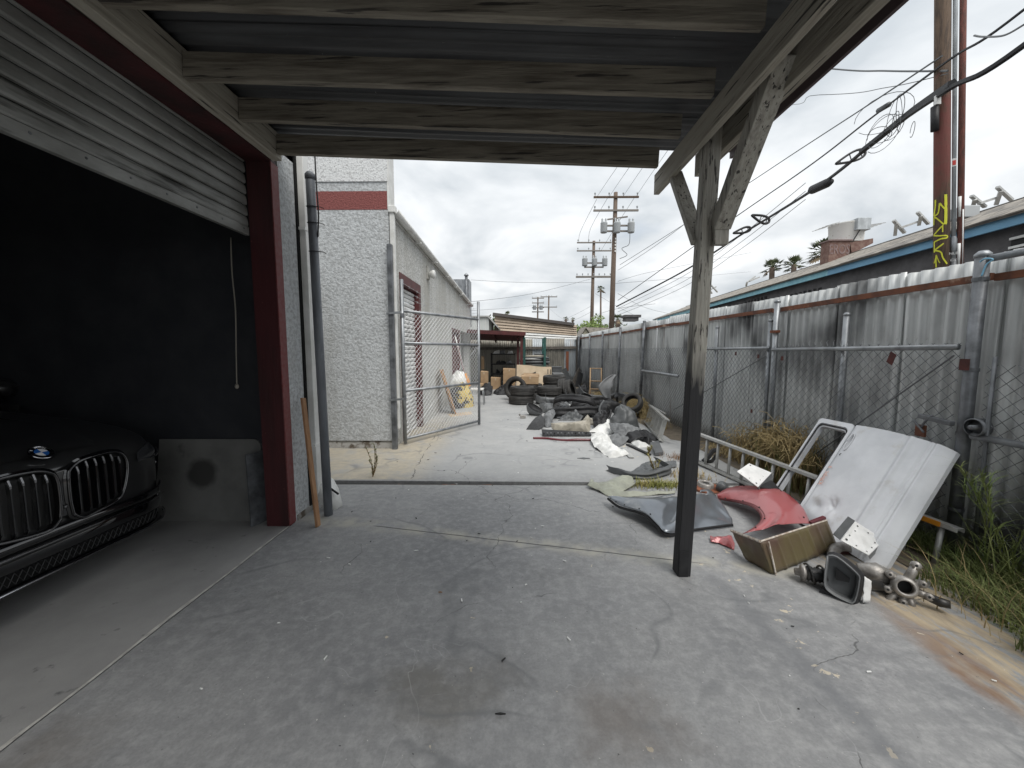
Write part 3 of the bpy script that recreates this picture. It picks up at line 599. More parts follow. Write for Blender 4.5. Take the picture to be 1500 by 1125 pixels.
# ------------------------------------------------------------------ things at the pier
b0 = Vector((WX+0.05, 3.53, 0.0))
dn = wthing('downspout', 'white square downspout on the corner of the near pier', 'downspout', b0)
part('pipe', MB().box((WX+0.003, 3.48, 0.10), (WX+0.065, 3.57, 4.4)), 'white_paint', dn, bevel=0.006)
for z in (0.6, 2.55): part('strap', MB().box((WX+0.001, 3.46, z), (WX+0.069, 3.592, z+0.025)), 'white_paint', dn)
part('seam', MB().box((WX+0.001, 3.44, 0.05), (WX+0.012, 3.475, 3.4)), 'matte_black', dn)
base = G(478, 757); base.y += 0.04
gp = wthing('steel_gate_post', 'tall slim dark grey steel pipe post beside the near pier', 'post', base)
top = P(454, 257, base.y)
part('pipe', MB().tube([base, (top.x, top.y, top.z)], 0.037, 16), 'pipe_paint', gp, True)
part('cap', MB().lathe([(0.0, 0.03), (0.025, 0.026), (0.041, 0.006), (0.041, -0.03), (0.037, -0.03)], top, 'z', 16), 'pipe_paint', gp, True)
for k, t in enumerate((0.79, 0.87, 0.915)):
    c = base.lerp(top, t); mb = MB(); ring = [(c.x+0.040*math.cos(a), c.y+0.040*math.sin(a), c.z+0.008*math.sin(a)) for a in [2*math.pi*i/14 for i in range(15)]]
    mb.tube(ring, 0.0035, 5); mb.tube([ring[0], Vector(ring[0])+Vector((0.05, 0, -0.01)), Vector(ring[0])+Vector((0.06, 0.01, -0.02))], 0.003, 5); part('tie_wire', mb, 'cable', gp)
part('loose_cable', MB().tube(smooth_pts([base.lerp(top, 0.83)+Vector((0.04, 0, 0)), base.lerp(top, 0.9)+Vector((0.055, 0, 0)), base.lerp(top, 1.0)+Vector((0.05, 0, 0)), (top.x+0.05, top.y, 3.6)]), 0.006, 6), 'cable', gp)
pb = G(466, 771); pt_ = X(444, 583, WX+0.075)
solo('timber_lath', MB().bar(pb, pt_, 0.06, 0.018, up=(1, 0, 0)), 'plank', 'bare orange brown timber lath leaning against the near pier', 'plank', bevel=0.002)
# white bumper corner behind the pipe
A = [P(479, 694, 3.62), P(489, 703, 3.62), P(496, 716, 3.60), P(500, 733, 3.58), P(502, 741, 3.55), P(495, 744, 3.50), P(493, 754, 3.48), P(482, 747, 3.44), P(470, 742, 3.42), P(462, 720, 3.5), P(463, 698, 3.6)]
mb = MB(); cen = sum(A, Vector())/len(A)+Vector((0.01, -0.07, 0.02))
mb.add(A+[cen], [(i, (i+1) % len(A), len(A)) for i in range(len(A))])
bp_ = solo('bumper_corner', mb, 'white_paint', 'torn white plastic bumper corner on the ground behind the pipe post', 'car part', smooth=True, solid=0.006)
sl = MB().bar(P(485, 716, 3.515), P(496, 724, 3.53), 0.02, 0.012); part('vent_slot', xf(sl, Matrix.Translation(-bp_.location)), 'matte_black', bp_)
# rope
rp = [X(338, 350, WX-0.30)]; rp = [P(338, 348, 3.22), P(340, 400, 3.22), P(345, 455, 3.22), P(346, 520, 3.22), P(347, 566, 3.22)]
hr = wthing('hanging_cord', 'thin pale pull cord with a knot hanging from the shutter', 'cord', rp[-1])
part('cord', MB().tube(smooth_pts(rp), 0.005, 6), 'rope', hr, True)
part('knot', MB().ball(rp[-1], 0.016, 8, 6, (1, 1, 1.4)), 'rope', hr, True)
# boards leaning inside the garage
def slab_board(name, pts, th, m, label, cat, rr):
    q = [Vector(p) for p in pts]; u = (q[1]-q[0]).normalized(); v = (q[3]-q[0]).normalized(); W = (q[1]-q[0]).length; H = (q[3]-q[0]).length; out = []
    cs = [(W, 0, rr[1], -90), (W, H, rr[2], 0), (0, H, rr[3], 90), (0, 0, rr[0], 180)]
    for (cx, cy, r, a0) in cs:
        ox = cx-r if cx > 0 else cx+r; oy = cy-r if cy > 0 else cy+r
        for k in range(5): a = R(a0+90*k/4); out.append(q[0]+u*(ox+r*math.cos(a))+v*(oy+r*math.sin(a)))
    nrm = u.cross(v).normalized()
    return solo(name, MB().prism(out, nrm*th), m, label, cat)
slab_board('panel_board', [G(230, 762), G(380, 762), P(374, 642, 3.34), P(237, 643, 3.34)], 0.025, 'board', 'dark grey flat board with rounded corners leaning in the garage', 'board', (0.005, 0.06, 0.07, 0.005))
slab_board('metal_sheet', [Vector((-2.25, 3.10, 0.005)), Vector((-2.17, 3.32, 0.005)), Vector((-2.2, 3.335, 0.62)), Vector((-2.28, 3.13, 0.62))], 0.012, 'galv_dark', 'thin metal framed sheet standing between board and red jamb', 'panel', (0.004,)*4)
# ------------------------------------------------------------------ the far stuccoed building on the left
c0 = G(581, 657); FY = c0.y; FX = c0.x-0.03
BE = 15.4                                        # its far end
sb = wthing('stucco_building', 'pale stuccoed building with red painted stripe beyond the canopy', 'building', (FX-2.5, 10, 0))
def stripe_z(py): return P(560, py, FY).z
z_par = 4.75
part('wall', MB().box((-6.5, FY, 0.12), (FX, FY+0.2, stripe_z(307))), 'stucco', sb)
part('stripe', MB().box((-6.5, FY-0.004, stripe_z(307)), (FX+0.003, FY+0.2, stripe_z(280))), 'stucco_red', sb, label='dull red painted band across the stucco')
part('wall', MB().box((-6.5, FY+0.002, stripe_z(280)), (FX, FY+0.2, stripe_z(266))), 'stucco', sb)
part('parapet', MB().box((-6.5, FY-0.012, stripe_z(266)), (FX+0.006, FY+0.22, z_par)), 'stucco_white', sb)
part('corner_trim', MB().box((FX-0.005, FY-0.006, stripe_z(307)), (FX+0.022, FY+0.24, z_par-0.02)), 'white_paint', sb)
part('footing', MB().grid(lambda a, b: (-6.5+(FX+6.5)*a, FY+0.03-0.10*(1-b)*0.5+0.012*noise.noise(Vector((a*60, b*4, 0))), 0.0+0.13*b), 160, 5), 'footing', sb)
# side wall, with openings left clear
EZ0, EZ1 = X(574, 312, FX).z, X(690, 449, FX).z
def ez(y): return EZ0+(EZ1-EZ0)*(y-FY)/(BE-FY)
D1a, D1b, D1z = X(587, 500, FX).y, X(617, 500, FX).y, 2.72
D2a, D2b, D2z = X(662, 500, FX).y, X(673, 500, FX).y, 2.12
D3a, D3b = X(674.5, 500, FX).y, BE-0.5
def wallseg(y0, y1, z0, z1f=None):
    z1a, z1b = (ez(y0), ez(y1)) if z1f is None else (z1f, z1f)
    return MB().add([(FX-0.2, y0, z0), (FX, y0, z0), (FX, y1, z0), (FX-0.2, y1, z0), (FX-0.2, y0, z1a), (FX, y0, z1a), (FX, y1, z1b), (FX-0.2, y1, z1b)],
                    [(0,3,2,1),(4,5,6,7),(0,1,5,4),(1,2,6,5),(2,3,7,6),(3,0,4,7)])
part('wall', wallseg(FY+0.201, D1a, 0), 'stucco_aged', sb)
part('wall', wallseg(D1a, D1b+0.0, D1z), 'stucco_aged', sb)
part('wall', wallseg(D1b, D2a, 0), 'stucco_aged', sb)
part('wall', wallseg(D2a, D3b, D2z), 'stucco_aged', sb)
part('wall', wallseg(D2b, D3a, 0, D2z), 'stucco_aged', sb)
part('wall', wallseg(D3b, BE, 0), 'stucco_aged', sb)
part('wall', MB().box((-6.5, BE-0.2, 0), (FX-0.2, BE, EZ1)), 'stucco_aged', sb)
part('roof', MB().add([(-6.5, FY+0.2, EZ0+0.4), (FX+0.05, FY+0.2, EZ0+0.02), (FX+0.05, BE+0.1, EZ1+0.02), (-6.5, BE+0.1, EZ1+0.4)], [(0, 1, 2, 3)]), 'roof_tar', sb, solid=0.06)
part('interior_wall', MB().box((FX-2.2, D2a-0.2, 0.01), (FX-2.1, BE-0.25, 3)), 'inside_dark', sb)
def doorframe(y0, y1, z, w, m, proud=0.03):
    f = part('door_frame', MB().box((FX-0.17, y0+0.001, z-w), (FX+proud, y1-0.001, z-0.002)), m, sb)
    part('jamb', MB().box((FX-0.17, y1-w, 0.005), (FX+proud, y1-0.001, z-w-0.001)), m, f)
    part('jamb', MB().box((FX-0.17, y0+0.001, 0.005), (FX+proud, y0+w*0.5, z-w-0.001)), m, f)
    return f
doorframe(D1a, D1b, D1z, 0.16, 'red_wood', 0.012)
doorframe(D2a, D2b, D2z, 0.12, 'red_wood', 0.012)
part('door', MB().box((FX-0.10, D2a+0.07, 0.01), (FX-0.05, D2b-0.125, D2z-0.122)), 'red_wood', sb, label='dark red plain side door')
fsh = wthing('roller_shutter', 'closed white roller shutter in the red framed side doorway', 'roller shutter', (FX-0.1, (D1a+D1b)/2, 0.0))
nsl = 34; hh = (D1z-0.17)/nsl
m_ = MB(); prf = [(0, 0), (0.022, 0.010), (0.026, hh*0.5), (0.016, hh-0.018), (-0.012, hh-0.004)]
m_.grid(lambda a, b: (prf[int(round(b*4))][0], D1a+0.08+(D1b-D1a-0.24)*a, prf[int(round(b*4))][1]), 1, 4)
fm = mesh_of(m_, 'slat', 'shutter_far')
for i in range(nsl):
    o = part('slat', fm, None, fsh); o.location = (FX-0.10, 0, 0.006+i*hh); mods(o, solid=0.002)
# gutter and fascia of the side wall
gt = wthing('roof_gutter', 'long white roof gutter along the stuccoed building eave', 'gutter', (FX+0.06, (FY+BE)/2, EZ1))
def gut(a, b):
    y = FY+0.05+(BE-FY)*a; an = math.pi*(1.0+b); return (FX+0.075+0.06*math.cos(an), y, ez(y)+0.01+0.065*math.sin(an))
part('trough', MB().grid(gut, 12, 8), 'white_paint', gt, True, solid=0.004)
part('fascia', MB().bar((FX+0.008, FY+0.25, ez(FY)+0.0), (FX+0.008, BE, ez(BE)+0.0), 0.014, 0.14), 'white_paint', gt)
for i in range(1, 7):
    y = FY+(BE-FY)*i/7; part('bracket', MB().box((FX+0.016, y, ez(y)-0.075), (FX+0.14, y+0.03, ez(y)-0.052)), 'white_paint', gt)
dp = wthing('downspout', 'white downspout below the gutter at the building corner', 'downspout', (FX+0.04, FY+0.05, 0))
part('pipe', MB().box((FX+0.012, FY+0.01, 0.3), (FX+0.075, FY+0.085, ez(FY)-0.02)), 'white_paint', dp, bevel=0.006)
part('outlet', MB().box((FX+0.0, FY-0.012, ez(FY)-0.05), (FX+0.10, FY+0.11, ez(FY)+0.05)), 'white_paint', dp, bevel=0.01)
lamp = X(626, 402, FX)
wl = wthing('wall_lamp', 'small round floodlight on the stucco wall above the side doorway', 'lamp', lamp)
part('base', MB().box((FX+0.001, lamp.y-0.10, lamp.z-0.10), (FX+0.03, lamp.y+0.10, lamp.z+0.16)), 'stucco_aged', wl)
part('head', MB().lathe([(0, 0.17), (0.06, 0.165), (0.085, 0.15), (0.09, 0.12), (0.05, 0.04), (0.03, 0.03)], (FX, lamp.y, lamp.z), 'x', 14), 'white_metal', wl, True)
wl2 = X(672, 432, FX)
solo('vent_stub', MB().tube([(FX, wl2.y, wl2.z), (FX+0.16, wl2.y, wl2.z+0.02)], 0.04, 10), 'white_metal', 'short white pipe stub sticking out under the far gutter', 'pipe')
# rooftop box with vent at the building's far end
rb = P(683, 440, 16.5)
vb = wthing('roof_vent', 'grey sheet metal box with a capped vent pipe above the gutter end', 'vent', (rb.x-0.2, 16.5, 0))
part('housing', MB().box((rb.x-0.85, 16.3, 2.5), (rb.x+0.15, 17.1, P(683, 409, 16.3).z)), 'galv', vb)
tp = P(683, 404, 16.2); part('pipe', MB().tube([(tp.x, 16.2, 2.6), (tp.x, 16.2, tp.z)], 0.06, 10), 'galv_dark', vb, True)
part('cap', MB().lathe([(0, 0.12), (0.09, 0.05), (0.10, 0.0), (0.06, -0.02)], tp, 'z', 12), 'galv', vb, True)

# ------------------------------------------------------------------ open chain link gate
hp = G(579, 658); htop = P(577, 358, hp.y).z
hps = wthing('gate_hinge_post', 'square grey steel hinge post at the stucco building corner', 'post', hp)
part('tube', MB().box((hp.x-0.035, hp.y-0.035, 0), (hp.x+0.035, hp.y+0.035, htop)), 'galv_dark', hps, bevel=0.004)
for z in (0.75, 2.02): part('hinge', MB().bar((hp.x-0.06, hp.y-0.04, z), (hp.x+0.15, hp.y-0.03, z+0.02), 0.03, 0.03), 'galv', hps)
ga = G(594, 652); gb = G(702, 623)
g = wthing('chain_link_gate', 'open chain link gate swung into the alley with strands of barbed wire', 'gate', ga)
gu = (gb-ga); GL = gu.length; gu.normalize(); up = Vector((0, 0, 1))
gz = [0.10, 0.86, 1.60, 2.09]
part('stile', MB().tube([ga+up*0.03, ga+up*2.56], 0.027, 10), 'galv', g, True)
part('stile', MB().tube([gb+up*0.02, gb+up*2.42], 0.027, 10), 'galv', g, True)
for z in gz: part('rail', MB().tube([ga+up*z+gu*0.02, gb+up*(z-0.01)], 0.022, 10), 'galv', g, True)
mb = wires(MB(), ga+up*0.10+gu*0.03, gu, up, GL-0.06, 2.02, 0.080, 0.0034); part('chain_link_mesh', mb, 'wire', g, kind='stuff', fix=False)
for k, z in enumerate((2.22, 2.32, 2.42)):
    mb = MB(); a_ = ga+up*(z+0.10*(1-0)); b_ = gb+up*(z-0.02)
    pts = [a_.lerp(b_, t)-up*(0.16*4*t*(1-t)*(0.6+0.2*k)) for t in [i/12 for i in range(13)]]; mb.tube(pts, 0.0022, 4)
    for i in range(1, 12):
        for s in (1, -1): mb.tube([pts[i]+Vector((0.012*s, 0, 0.02)), pts[i]-Vector((0.012*s, 0, 0.02))], 0.0018, 3)
    part('barbed_wire', mb, 'wire', g)
part('brace_rod', MB().tube([ga+up*0.12+gu*0.03, gb+up*1.58], 0.004, 5), 'wire', g)
for z in (0.75, 2.02): part('hinge_collar', MB().lathe([(0.034, -0.03), (0.034, 0.03)], ga+up*z, 'z', 10), 'galv_dark', g)

# ------------------------------------------------------------------ corrugated fence on the right
F0 = Vector((3.40, -0.6, 0)); F1 = Vector((2.80, 17.05, 0)); FU = (F1-F0).normalized(); FN = Vector((-FU.y, FU.x, 0))
if FN.x > 0: FN = -FN
def fx(y): return F0.x+(F1.x-F0.x)*(y-F0.y)/(F1.y-F0.y)
def fp(y, z=0.0, off=0.0): return Vector((fx(y), y, z))+FN*off
def fpx(px, py, off=0.0):                            # point of the fence plane on a sight line
    d = ray(px, py); n2 = FN; t = (F0+FN*off).dot(n2); t = t/(d.dot(n2)); return Vector((d.x*t, d.y*t, CAM_H+d.z*t))
cf = wthing('corrugated_fence', 'long weathered galvanised corrugated metal fence on the right', 'fence', fp(8))
shm = []
random.seed(3)
for k in range(5):
    shm.append(mesh_of(MB().corr((0, 0, 0), (1, 0, 0), (0, 0, 1), (0, 1, 0), 0.685, 2.145, 0.098, 0.019, 8, 0.012, 8, k), 'sheet', 'fence_sheet', True))
ang = math.atan2(FU.y, FU.x); yy = 0.0; i = 0; TOT = (F1-F0).length
while yy < TOT-0.1:
    o = bpy.data.objects.new('sheet', shm[i % 5]); COL.objects.link(o); o.parent = cf; o.matrix_parent_inverse = WORLD_ROOTS[cf.name]
    p_ = F0+FU*yy; o.location = (p_.x-FN.x*0.004*(i % 2), p_.y, random.uniform(-0.018, 0.02)); o.rotation_euler = (random.uniform(-0.004, 0.004), random.uniform(-0.004, 0.004), ang)
    mods(o, solid=0.0015); yy += 0.655; i += 1
rz = fpx(1290, 432).z
for k, (ya, yb) in enumerate(((-0.5, 2.70), (2.72, 4.86), (4.88, 7.6), (7.62, 11.0), (11.02, 16.9))):
    part('rail', MB().bar(fp(ya, rz+0.01*(k % 2), 0.042), fp(yb, rz-0.01*(k % 2), 0.042), 0.028, 0.048), 'rust', cf)
posts = [(1440, 374, 0.038, 2.83), (1241, 461, 0.028, None), (1129, 470, 0.024, None), (1139, 442, 0.03, None), (1051, 480, 0.026, None), (944, 471, 0.034, None), (909, 480, 0.034, None), (883, 486, 0.034, None), (864, 490, 0.034, None), (848, 493, 0.045, None)]
PY = []
for k, (px, py, r, _) in enumerate(posts):
    q = fpx(px, py, 0.10); PY.append(q.y); zt = q.z
    lean = 0.05 if px in (944, 909) else 0.0
    po = part('post', MB().tube([(q.x-lean, q.y, -0.1), (q.x, q.y, zt)], r, 14), 'galv' if 950 < px < 1400 else 'galv_dark', cf, True)
    part('cap', MB().lathe([(0, r*0.9), (r*0.6, r*0.8), (r*1.12, r*0.25), (r*1.12, -r*0.3), (r, -r*0.35)], (q.x, q.y, zt), 'z', 14), 'galv', po, True)
    if px == 1440:
        for z in (0.35, 0.9, 1.36, 1.98): part('band', MB().lathe([(r+0.004, -0.012), (r+0.004, 0.012)], (q.x, q.y, z), 'z', 14), 'galv_dark', po)
        BIGP = q.copy()
    if px == 1139:
        part('rust_clamp', MB().box((q.x-0.05, q.y-0.05, 1.70), (q.x+0.02, q.y+0.03, 1.73)), 'rust_orange', po)
# sliding chain link gate parked against the fence
sg = wthing('sliding_gate', 'chain link gate panel hanging along the corrugated fence', 'gate', fp(4, 0, 0.12))
zr = fpx(1300, 509, 0.14).z
part('top_rail', MB().tube([fp(PY[0]+0.06, zr, 0.14), fp(PY[3]-0.02, zr-0.02, 0.14)], 0.022, 10), 'galv', sg, True)
part('top_rail', MB().tube([fp(PY[3]+0.05, zr, 0.14), fp(PY[4]+0.3, zr-0.01, 0.14)], 0.02, 10), 'galv', sg, True)
L1 = PY[3]-PY[0]
def fabric(y0, y1, z0, z1, off=0.13, w=0.085, r=0.0022): return wires(MB(), fp(y0, z0, off), FU, (0, 0, 1), y1-y0, z1-z0, w, r)
part('chain_link_mesh', fabric(PY[0]+0.05, PY[3], 0.08, zr+0.03), 'galv_dark', sg, kind='stuff', fix=False)
part('chain_link_mesh', fabric(PY[3]+0.05, 16.9, 0.08, zr+0.02, r=0.0026), 'galv_dark', sg, kind='stuff', fix=False)
part('brace_wire', MB().tube([fp(PY[0]+0.08, zr-0.06, 0.14), fp(PY[0]+1.55, 0.12, 0.14)], 0.006, 6), 'cable_grey', sg)
part('brace_wire', MB().tube([fp(PY[3]+0.1, zr-0.1, 0.14), fp(PY[3]+2.6, 0.35, 0.14)], 0.006, 6), 'cable_grey', sg)
ra, rb2 = fpx(941, 543, 0.16), fpx(993, 551, 0.16)
part('drop_rail', MB().tube([ra, rb2], 0.028, 8), 'galv', sg, True)
for (px, py, w_) in ((1306, 525, 0.05), (1413, 534, 0.05), (1146, 525, 0.03), (1111, 522, 0.03), (1078, 518, 0.03), (1101, 602, 0.03)):
    q = fpx(px, py, 0.15); c, s = FU*w_*0.6, Vector((0, 0, w_*0.8))
    if px == 1306: c, s = c*0.8+s*0.35, s*1.1-c*0.5
    part('tag_plate', MB().prism([q-c-s, q+c-s, q+c+s, q-c+s], FN*0.004), 'rust_dark', sg)
mb = MB()
for i in range(26):
    y = PY[0]+0.12+L1*i/26; b = fp(y, zr+0.02, 0.13); mb.tube([b, b+Vector((0, 0.012, 0.035)), b+Vector((0, -0.004, 0.055))], 0.0022, 4)
part('wire_ends', mb, 'wire', sg, kind='stuff')
# nearer panel with roller
ng = wthing('roller_gate', 'chain link panel with roller wheel at the right picture edge', 'gate', fp(1.5, 0, 0.14))
part('top_pipe', MB().tube([fp(PY[0]-0.04, BIGP.z-0.03, 0.10), fp(-0.4, BIGP.z-0.02, 0.10)], 0.024, 10), 'galv', ng, True)
zl = fpx(1485, 652, 0.12).z
part('low_pipe', MB().tube([fp(PY[0]-0.06, zl+0.01, 0.12), fp(-0.4, zl, 0.12)], 0.024, 10), 'galv', ng, True)
part('chain_link_mesh', fabric(-0.4, PY[0]-0.10, 0.05, 1.40, 0.12), 'galv_dark', ng, kind='stuff', fix=False)
part('stile', MB().tube([fp(PY[0]-0.14, 0.05, 0.12), fp(PY[0]-0.14, 1.45, 0.12)], 0.012, 8), 'galv_dark', ng, True)
wc = fp(PY[0]-0.085, zl+0.075, 0.12)
part('roller_wheel', MB().lathe([(0.055, -0.03), (0.062, -0.03), (0.062, 0.035), (0.05, 0.035), (0.045, 0.0), (0.016, 0.0), (0.016, -0.05), (0.0, -0.05)], wc, 'x', 20), 'galv_dark', ng, True)
part('latch', MB().bar(fp(PY[0]+0.02, zl+0.08, 0.17), fp(PY[0]+0.24, zl+0.10, 0.17), 0.04, 0.035), 'galv_dark', ng, bevel=0.006)
part('latch_plate', MB().box(fp(PY[0]+0.20, zl-0.06, 0.15), fp(PY[0]+0.27, zl+0.03, 0.165)), 'rust', ng)
lk = fp(PY[0]+0.14, zl+0.12, 0.185); part('chain', MB().tube(smooth_pts([lk, lk+Vector((0, 0.05, -0.06)), lk+Vector((0.01, 0.09, -0.11)), lk+Vector((0, 0.13, -0.06)), lk+Vector((0, 0.05, -0.14))]), 0.008, 6), 'galv_dark', ng, True)
tq = Vector((BIGP.x-0.03, BIGP.y-0.06, BIGP.z-0.05))
solo('blue_twine', MB().tube(smooth_pts([tq+Vector((-0.02, 0.03, 0)), tq+Vector((-0.035, -0.01, 0.012)), tq+Vector((-0.02, -0.04, 0.0)), tq+Vector((-0.03, -0.015, -0.03)), tq+Vector((-0.035, 0.0, -0.1))]), 0.005, 6), 'blue_tie', 'light blue twine knotted at the fence post top', 'twine', smooth=True)

# ------------------------------------------------------------------ back fence
BY = 17.1
bf = wthing('back_fence', 'patched corrugated metal fence closing off the alley', 'fence', (0.5, BY, 0))
xs = -2.6; i = 0
kinds = ['fence_back']*6+['fence_back', 'fence_back_pale', 'fence_back', 'fence_back_pale', 'fence_back_pale']
bms = {}
while xs < 2.75:
    kd = 'fence_back_pale' if (i in (7, 10, 11)) else 'fence_back'
    if kd not in bms: bms[kd] = mesh_of(MB().corr((0, 0, 0), (1, 0, 0), (0, 0, 1), (0, -1, 0), 0.50, 1.98, 0.085, 0.014, 4, 0.01, 6, 1), 'sheet', kd, True)
    o = bpy.data.objects.new('sheet', bms[kd]); COL.objects.link(o); o.parent = bf; o.matrix_parent_inverse = WORLD_ROOTS[bf.name]; o.location = (xs, BY-0.003*(i % 2), random.uniform(-0.03, 0.03)); mods(o, solid=0.0015)
    xs += 0.47; i += 1
part('rail', MB().bar((-2.6, BY-0.06, P(800, 511, BY).z), (2.75, BY-0.06, P(830, 509, BY).z), 0.06, 0.11), 'old_timber', bf)
part('corner_post', MB().box((2.62, BY-0.12, 0), (2.74, BY-0.02, 2.05)), 'old_timber', bf)
q = P(831, 540, BY-0.04); part('rust_strip', MB().box((q.x-0.06, BY-0.03, 0.55), (q.x+0.06, BY-0.02, 1.42)), 'rust_orange', bf)
# ------------------------------------------------------------------ scrap car parts
def seg_dist(p, poly):
    best = 1e9
    for i in range(len(poly)):
        a, b = poly[i], poly[(i+1) % len(poly)]; d = b-a; t = max(0, min(1, (p-a).dot(d)/max(d.length_squared, 1e-9))); best = min(best, (p-(a+d*t)).length)
    return best
def crumple_mb(pts, disp=0.02, sc=7, cuts=3, bulge=0.0, seed=0, zmin=0.004, bend=0.3, ridge=0.0):
    pts = [Vector(p) for p in pts]; bm = bmesh.new(); vs = [bm.verts.new(p) for p in pts]; f = bm.faces.new(vs)
    bmesh.ops.triangulate(bm, faces=[f])
    for _ in range(cuts):
        L = sorted((e.calc_length() for e in bm.edges), reverse=True); th = L[0]*0.5
        bmesh.ops.subdivide_edges(bm, edges=[e for e in bm.edges if e.calc_length() > th], cuts=1, use_grid_fill=False)
        bmesh.ops.triangulate(bm, faces=bm.faces[:])
    nrm = Vector((0, 0, 0))
    for i in range(len(pts)): nrm += (pts[i]-pts[0]).cross(pts[(i+1) % len(pts)]-pts[0])
    nrm.normalize()
    if nrm.z < 0 or (abs(nrm.z) < 0.2 and nrm.y > 0): nrm = -nrm
    bm.verts.ensure_lookup_table(); ds = [seg_dist(v.co, pts) for v in bm.verts]; dm = max(max(ds), 1e-4)
    for v, d in zip(bm.verts, ds):
        q = v.co*sc+Vector((seed*3.7, seed*1.3, 0)); k = noise.noise(q)+0.5*noise.noise(q*2.3)
        r_ = ridge*abs(noise.noise(q*0.8+Vector((9, 9, 9))))
        t = min(1, d/dm); v.co += nrm*(disp*k*(0.35+0.65*t)-r_+bulge*math.sin(t*math.pi/2)); v.co.z = max(v.co.z, zmin)
    mb = MB(); mb.v = [tuple(v.co) for v in bm.verts]; mb.f = [tuple(v.index for v in f.verts) for f in bm.faces]; bm.free(); return mb
def lay(pts, s, dy=0.0):                        # sight-line outline -> points; s=1 flat on the ground, s=0 upright
    ym = max(p[1] for p in pts); cx = sum(p[0] for p in pts)/len(pts); y0 = G(cx, ym).y+dy; out = []
    for (px, py) in pts:
        yg = G(px, min(py, ym)).y+dy if py > 530 else y0; out.append(P(px, py, y0+s*(yg-y0)))
    return out
def junk(name, pts, s, m, label, cat='car part', dy=0.0, group=None, thick=0.004, **kw):
    return solo(name, crumple_mb(lay(pts, s, dy), **kw), m, label, cat, group, smooth=True, solid=thick, fix=False)
def Z(ox, oy, k, L): return [(ox+u/k, oy+v/k) for u, v in L]
def quad(p00, p10, p11, p01, nu=8, nv=6, fn=None):
    p00, p10, p11, p01 = map(Vector, (p00, p10, p11, p01))
    def f(a, b):
        q = (p00*(1-a)+p10*a)*(1-b)+(p01*(1-a)+p11*a)*b
        return q if fn is None else q+fn(a, b)
    return MB().grid(f, nu, nv)
# ---- crumpled grey fender
fr_ = smooth_pts([P(891, 728, 3.58), P(908, 740, 3.40), P(942, 750, 3.20), P(963, 768, 3.03), P(977, 780, 2.95), P(1012, 779, 3.05), P(1074, 773, 3.16)], 6)
bk_ = smooth_pts([P(891, 726.5, 3.62), P(920, 729, 3.56), P(950, 729, 3.52), P(985, 724, 3.56), P(1022, 717, 3.72), P(1046, 722, 3.72), P(1072, 762, 3.32)], 6)
def fend(a, b):
    i = a*(len(fr_)-1); k = min(int(i), len(fr_)-2); t = i-k
    f = fr_[k].lerp(fr_[k+1], t); g_ = bk_[k].lerp(bk_[k+1], t); q = f.lerp(g_, b)
    e = 1-abs(2*a-1)**3
    dent = -0.05*math.exp(-(((a-0.62)/0.07)**2+((b-0.35)/0.25)**2))-0.035*math.exp(-(((a-0.86)/0.05)**2+((b-0.5)/0.3)**2))+0.03*math.exp(-(((a-0.74)/0.05)**2+((b-0.5)/0.4)**2))
    cr = 0.02*noise.noise(Vector((a*9, b*5, 2)))*(1 if a > 0.5 else 0.4)
    q.z += (0.055*math.sin(math.pi*min(b*1.1, 1))*e+dent+cr)*min(1, 6*b+0.3); q.z = max(q.z, 0.006); return q
mb = MB(); NU, NV = 72, 18; mb.grid(fend, NU, NV)
keep = []
for f in mb.f:
    c = sum((Vector(mb.v[i]) for i in f), Vector())/4; ii = f[0]; a, b = (ii//(NV+1))/NU, (ii % (NV+1))/NV
    if not (((a-0.60)/0.19)**2+((b-0.84)/0.12)**2 < 1): keep.append(f)
mb.f = keep
gf = solo('grey_fender', mb, 'car_grey', 'crumpled metallic grey car fender lying beyond the canopy post', 'car fender', smooth=True, solid=0.003, fix=False)
mb = MB(); lip = [Vector(p)+Vector((0.0, 0.012, -0.022)) for p in fr_]
mb.tube([Vector((p.x, p.y, max(p.z, 0.014))) for p in lip], 0.012, 5); part('edge_flange', xf(mb, Matrix.Translation(-gf.location)), 'black_plastic', gf)
# ---- inner fender piece behind, grey-green
junk('bumper_skin', Z(860, 640, 6.82, [(0, 485), (45, 412), (78, 455), (190, 448), (330, 392), (450, 400), (480, 470), (360, 545), (620, 548), (880, 540), (880, 562), (420, 602), (210, 598), (100, 525)]), 0.72, 'olive_inner', 'torn grey green bumper skin lying just behind the grey fender', cuts=7, disp=0.03, sc=9, bulge=0.05, seed=2)
junk('liner_shard', Z(860, 640, 6.82, [(400, 375), (560, 265), (640, 238), (760, 250), (890, 240), (895, 295), (700, 300), (640, 385), (520, 440)]), 0.85, 'grey_plastic', 'broken dark grey wheel liner shards beside the yellowish grass', cuts=6, disp=0.04, sc=12, seed=5)
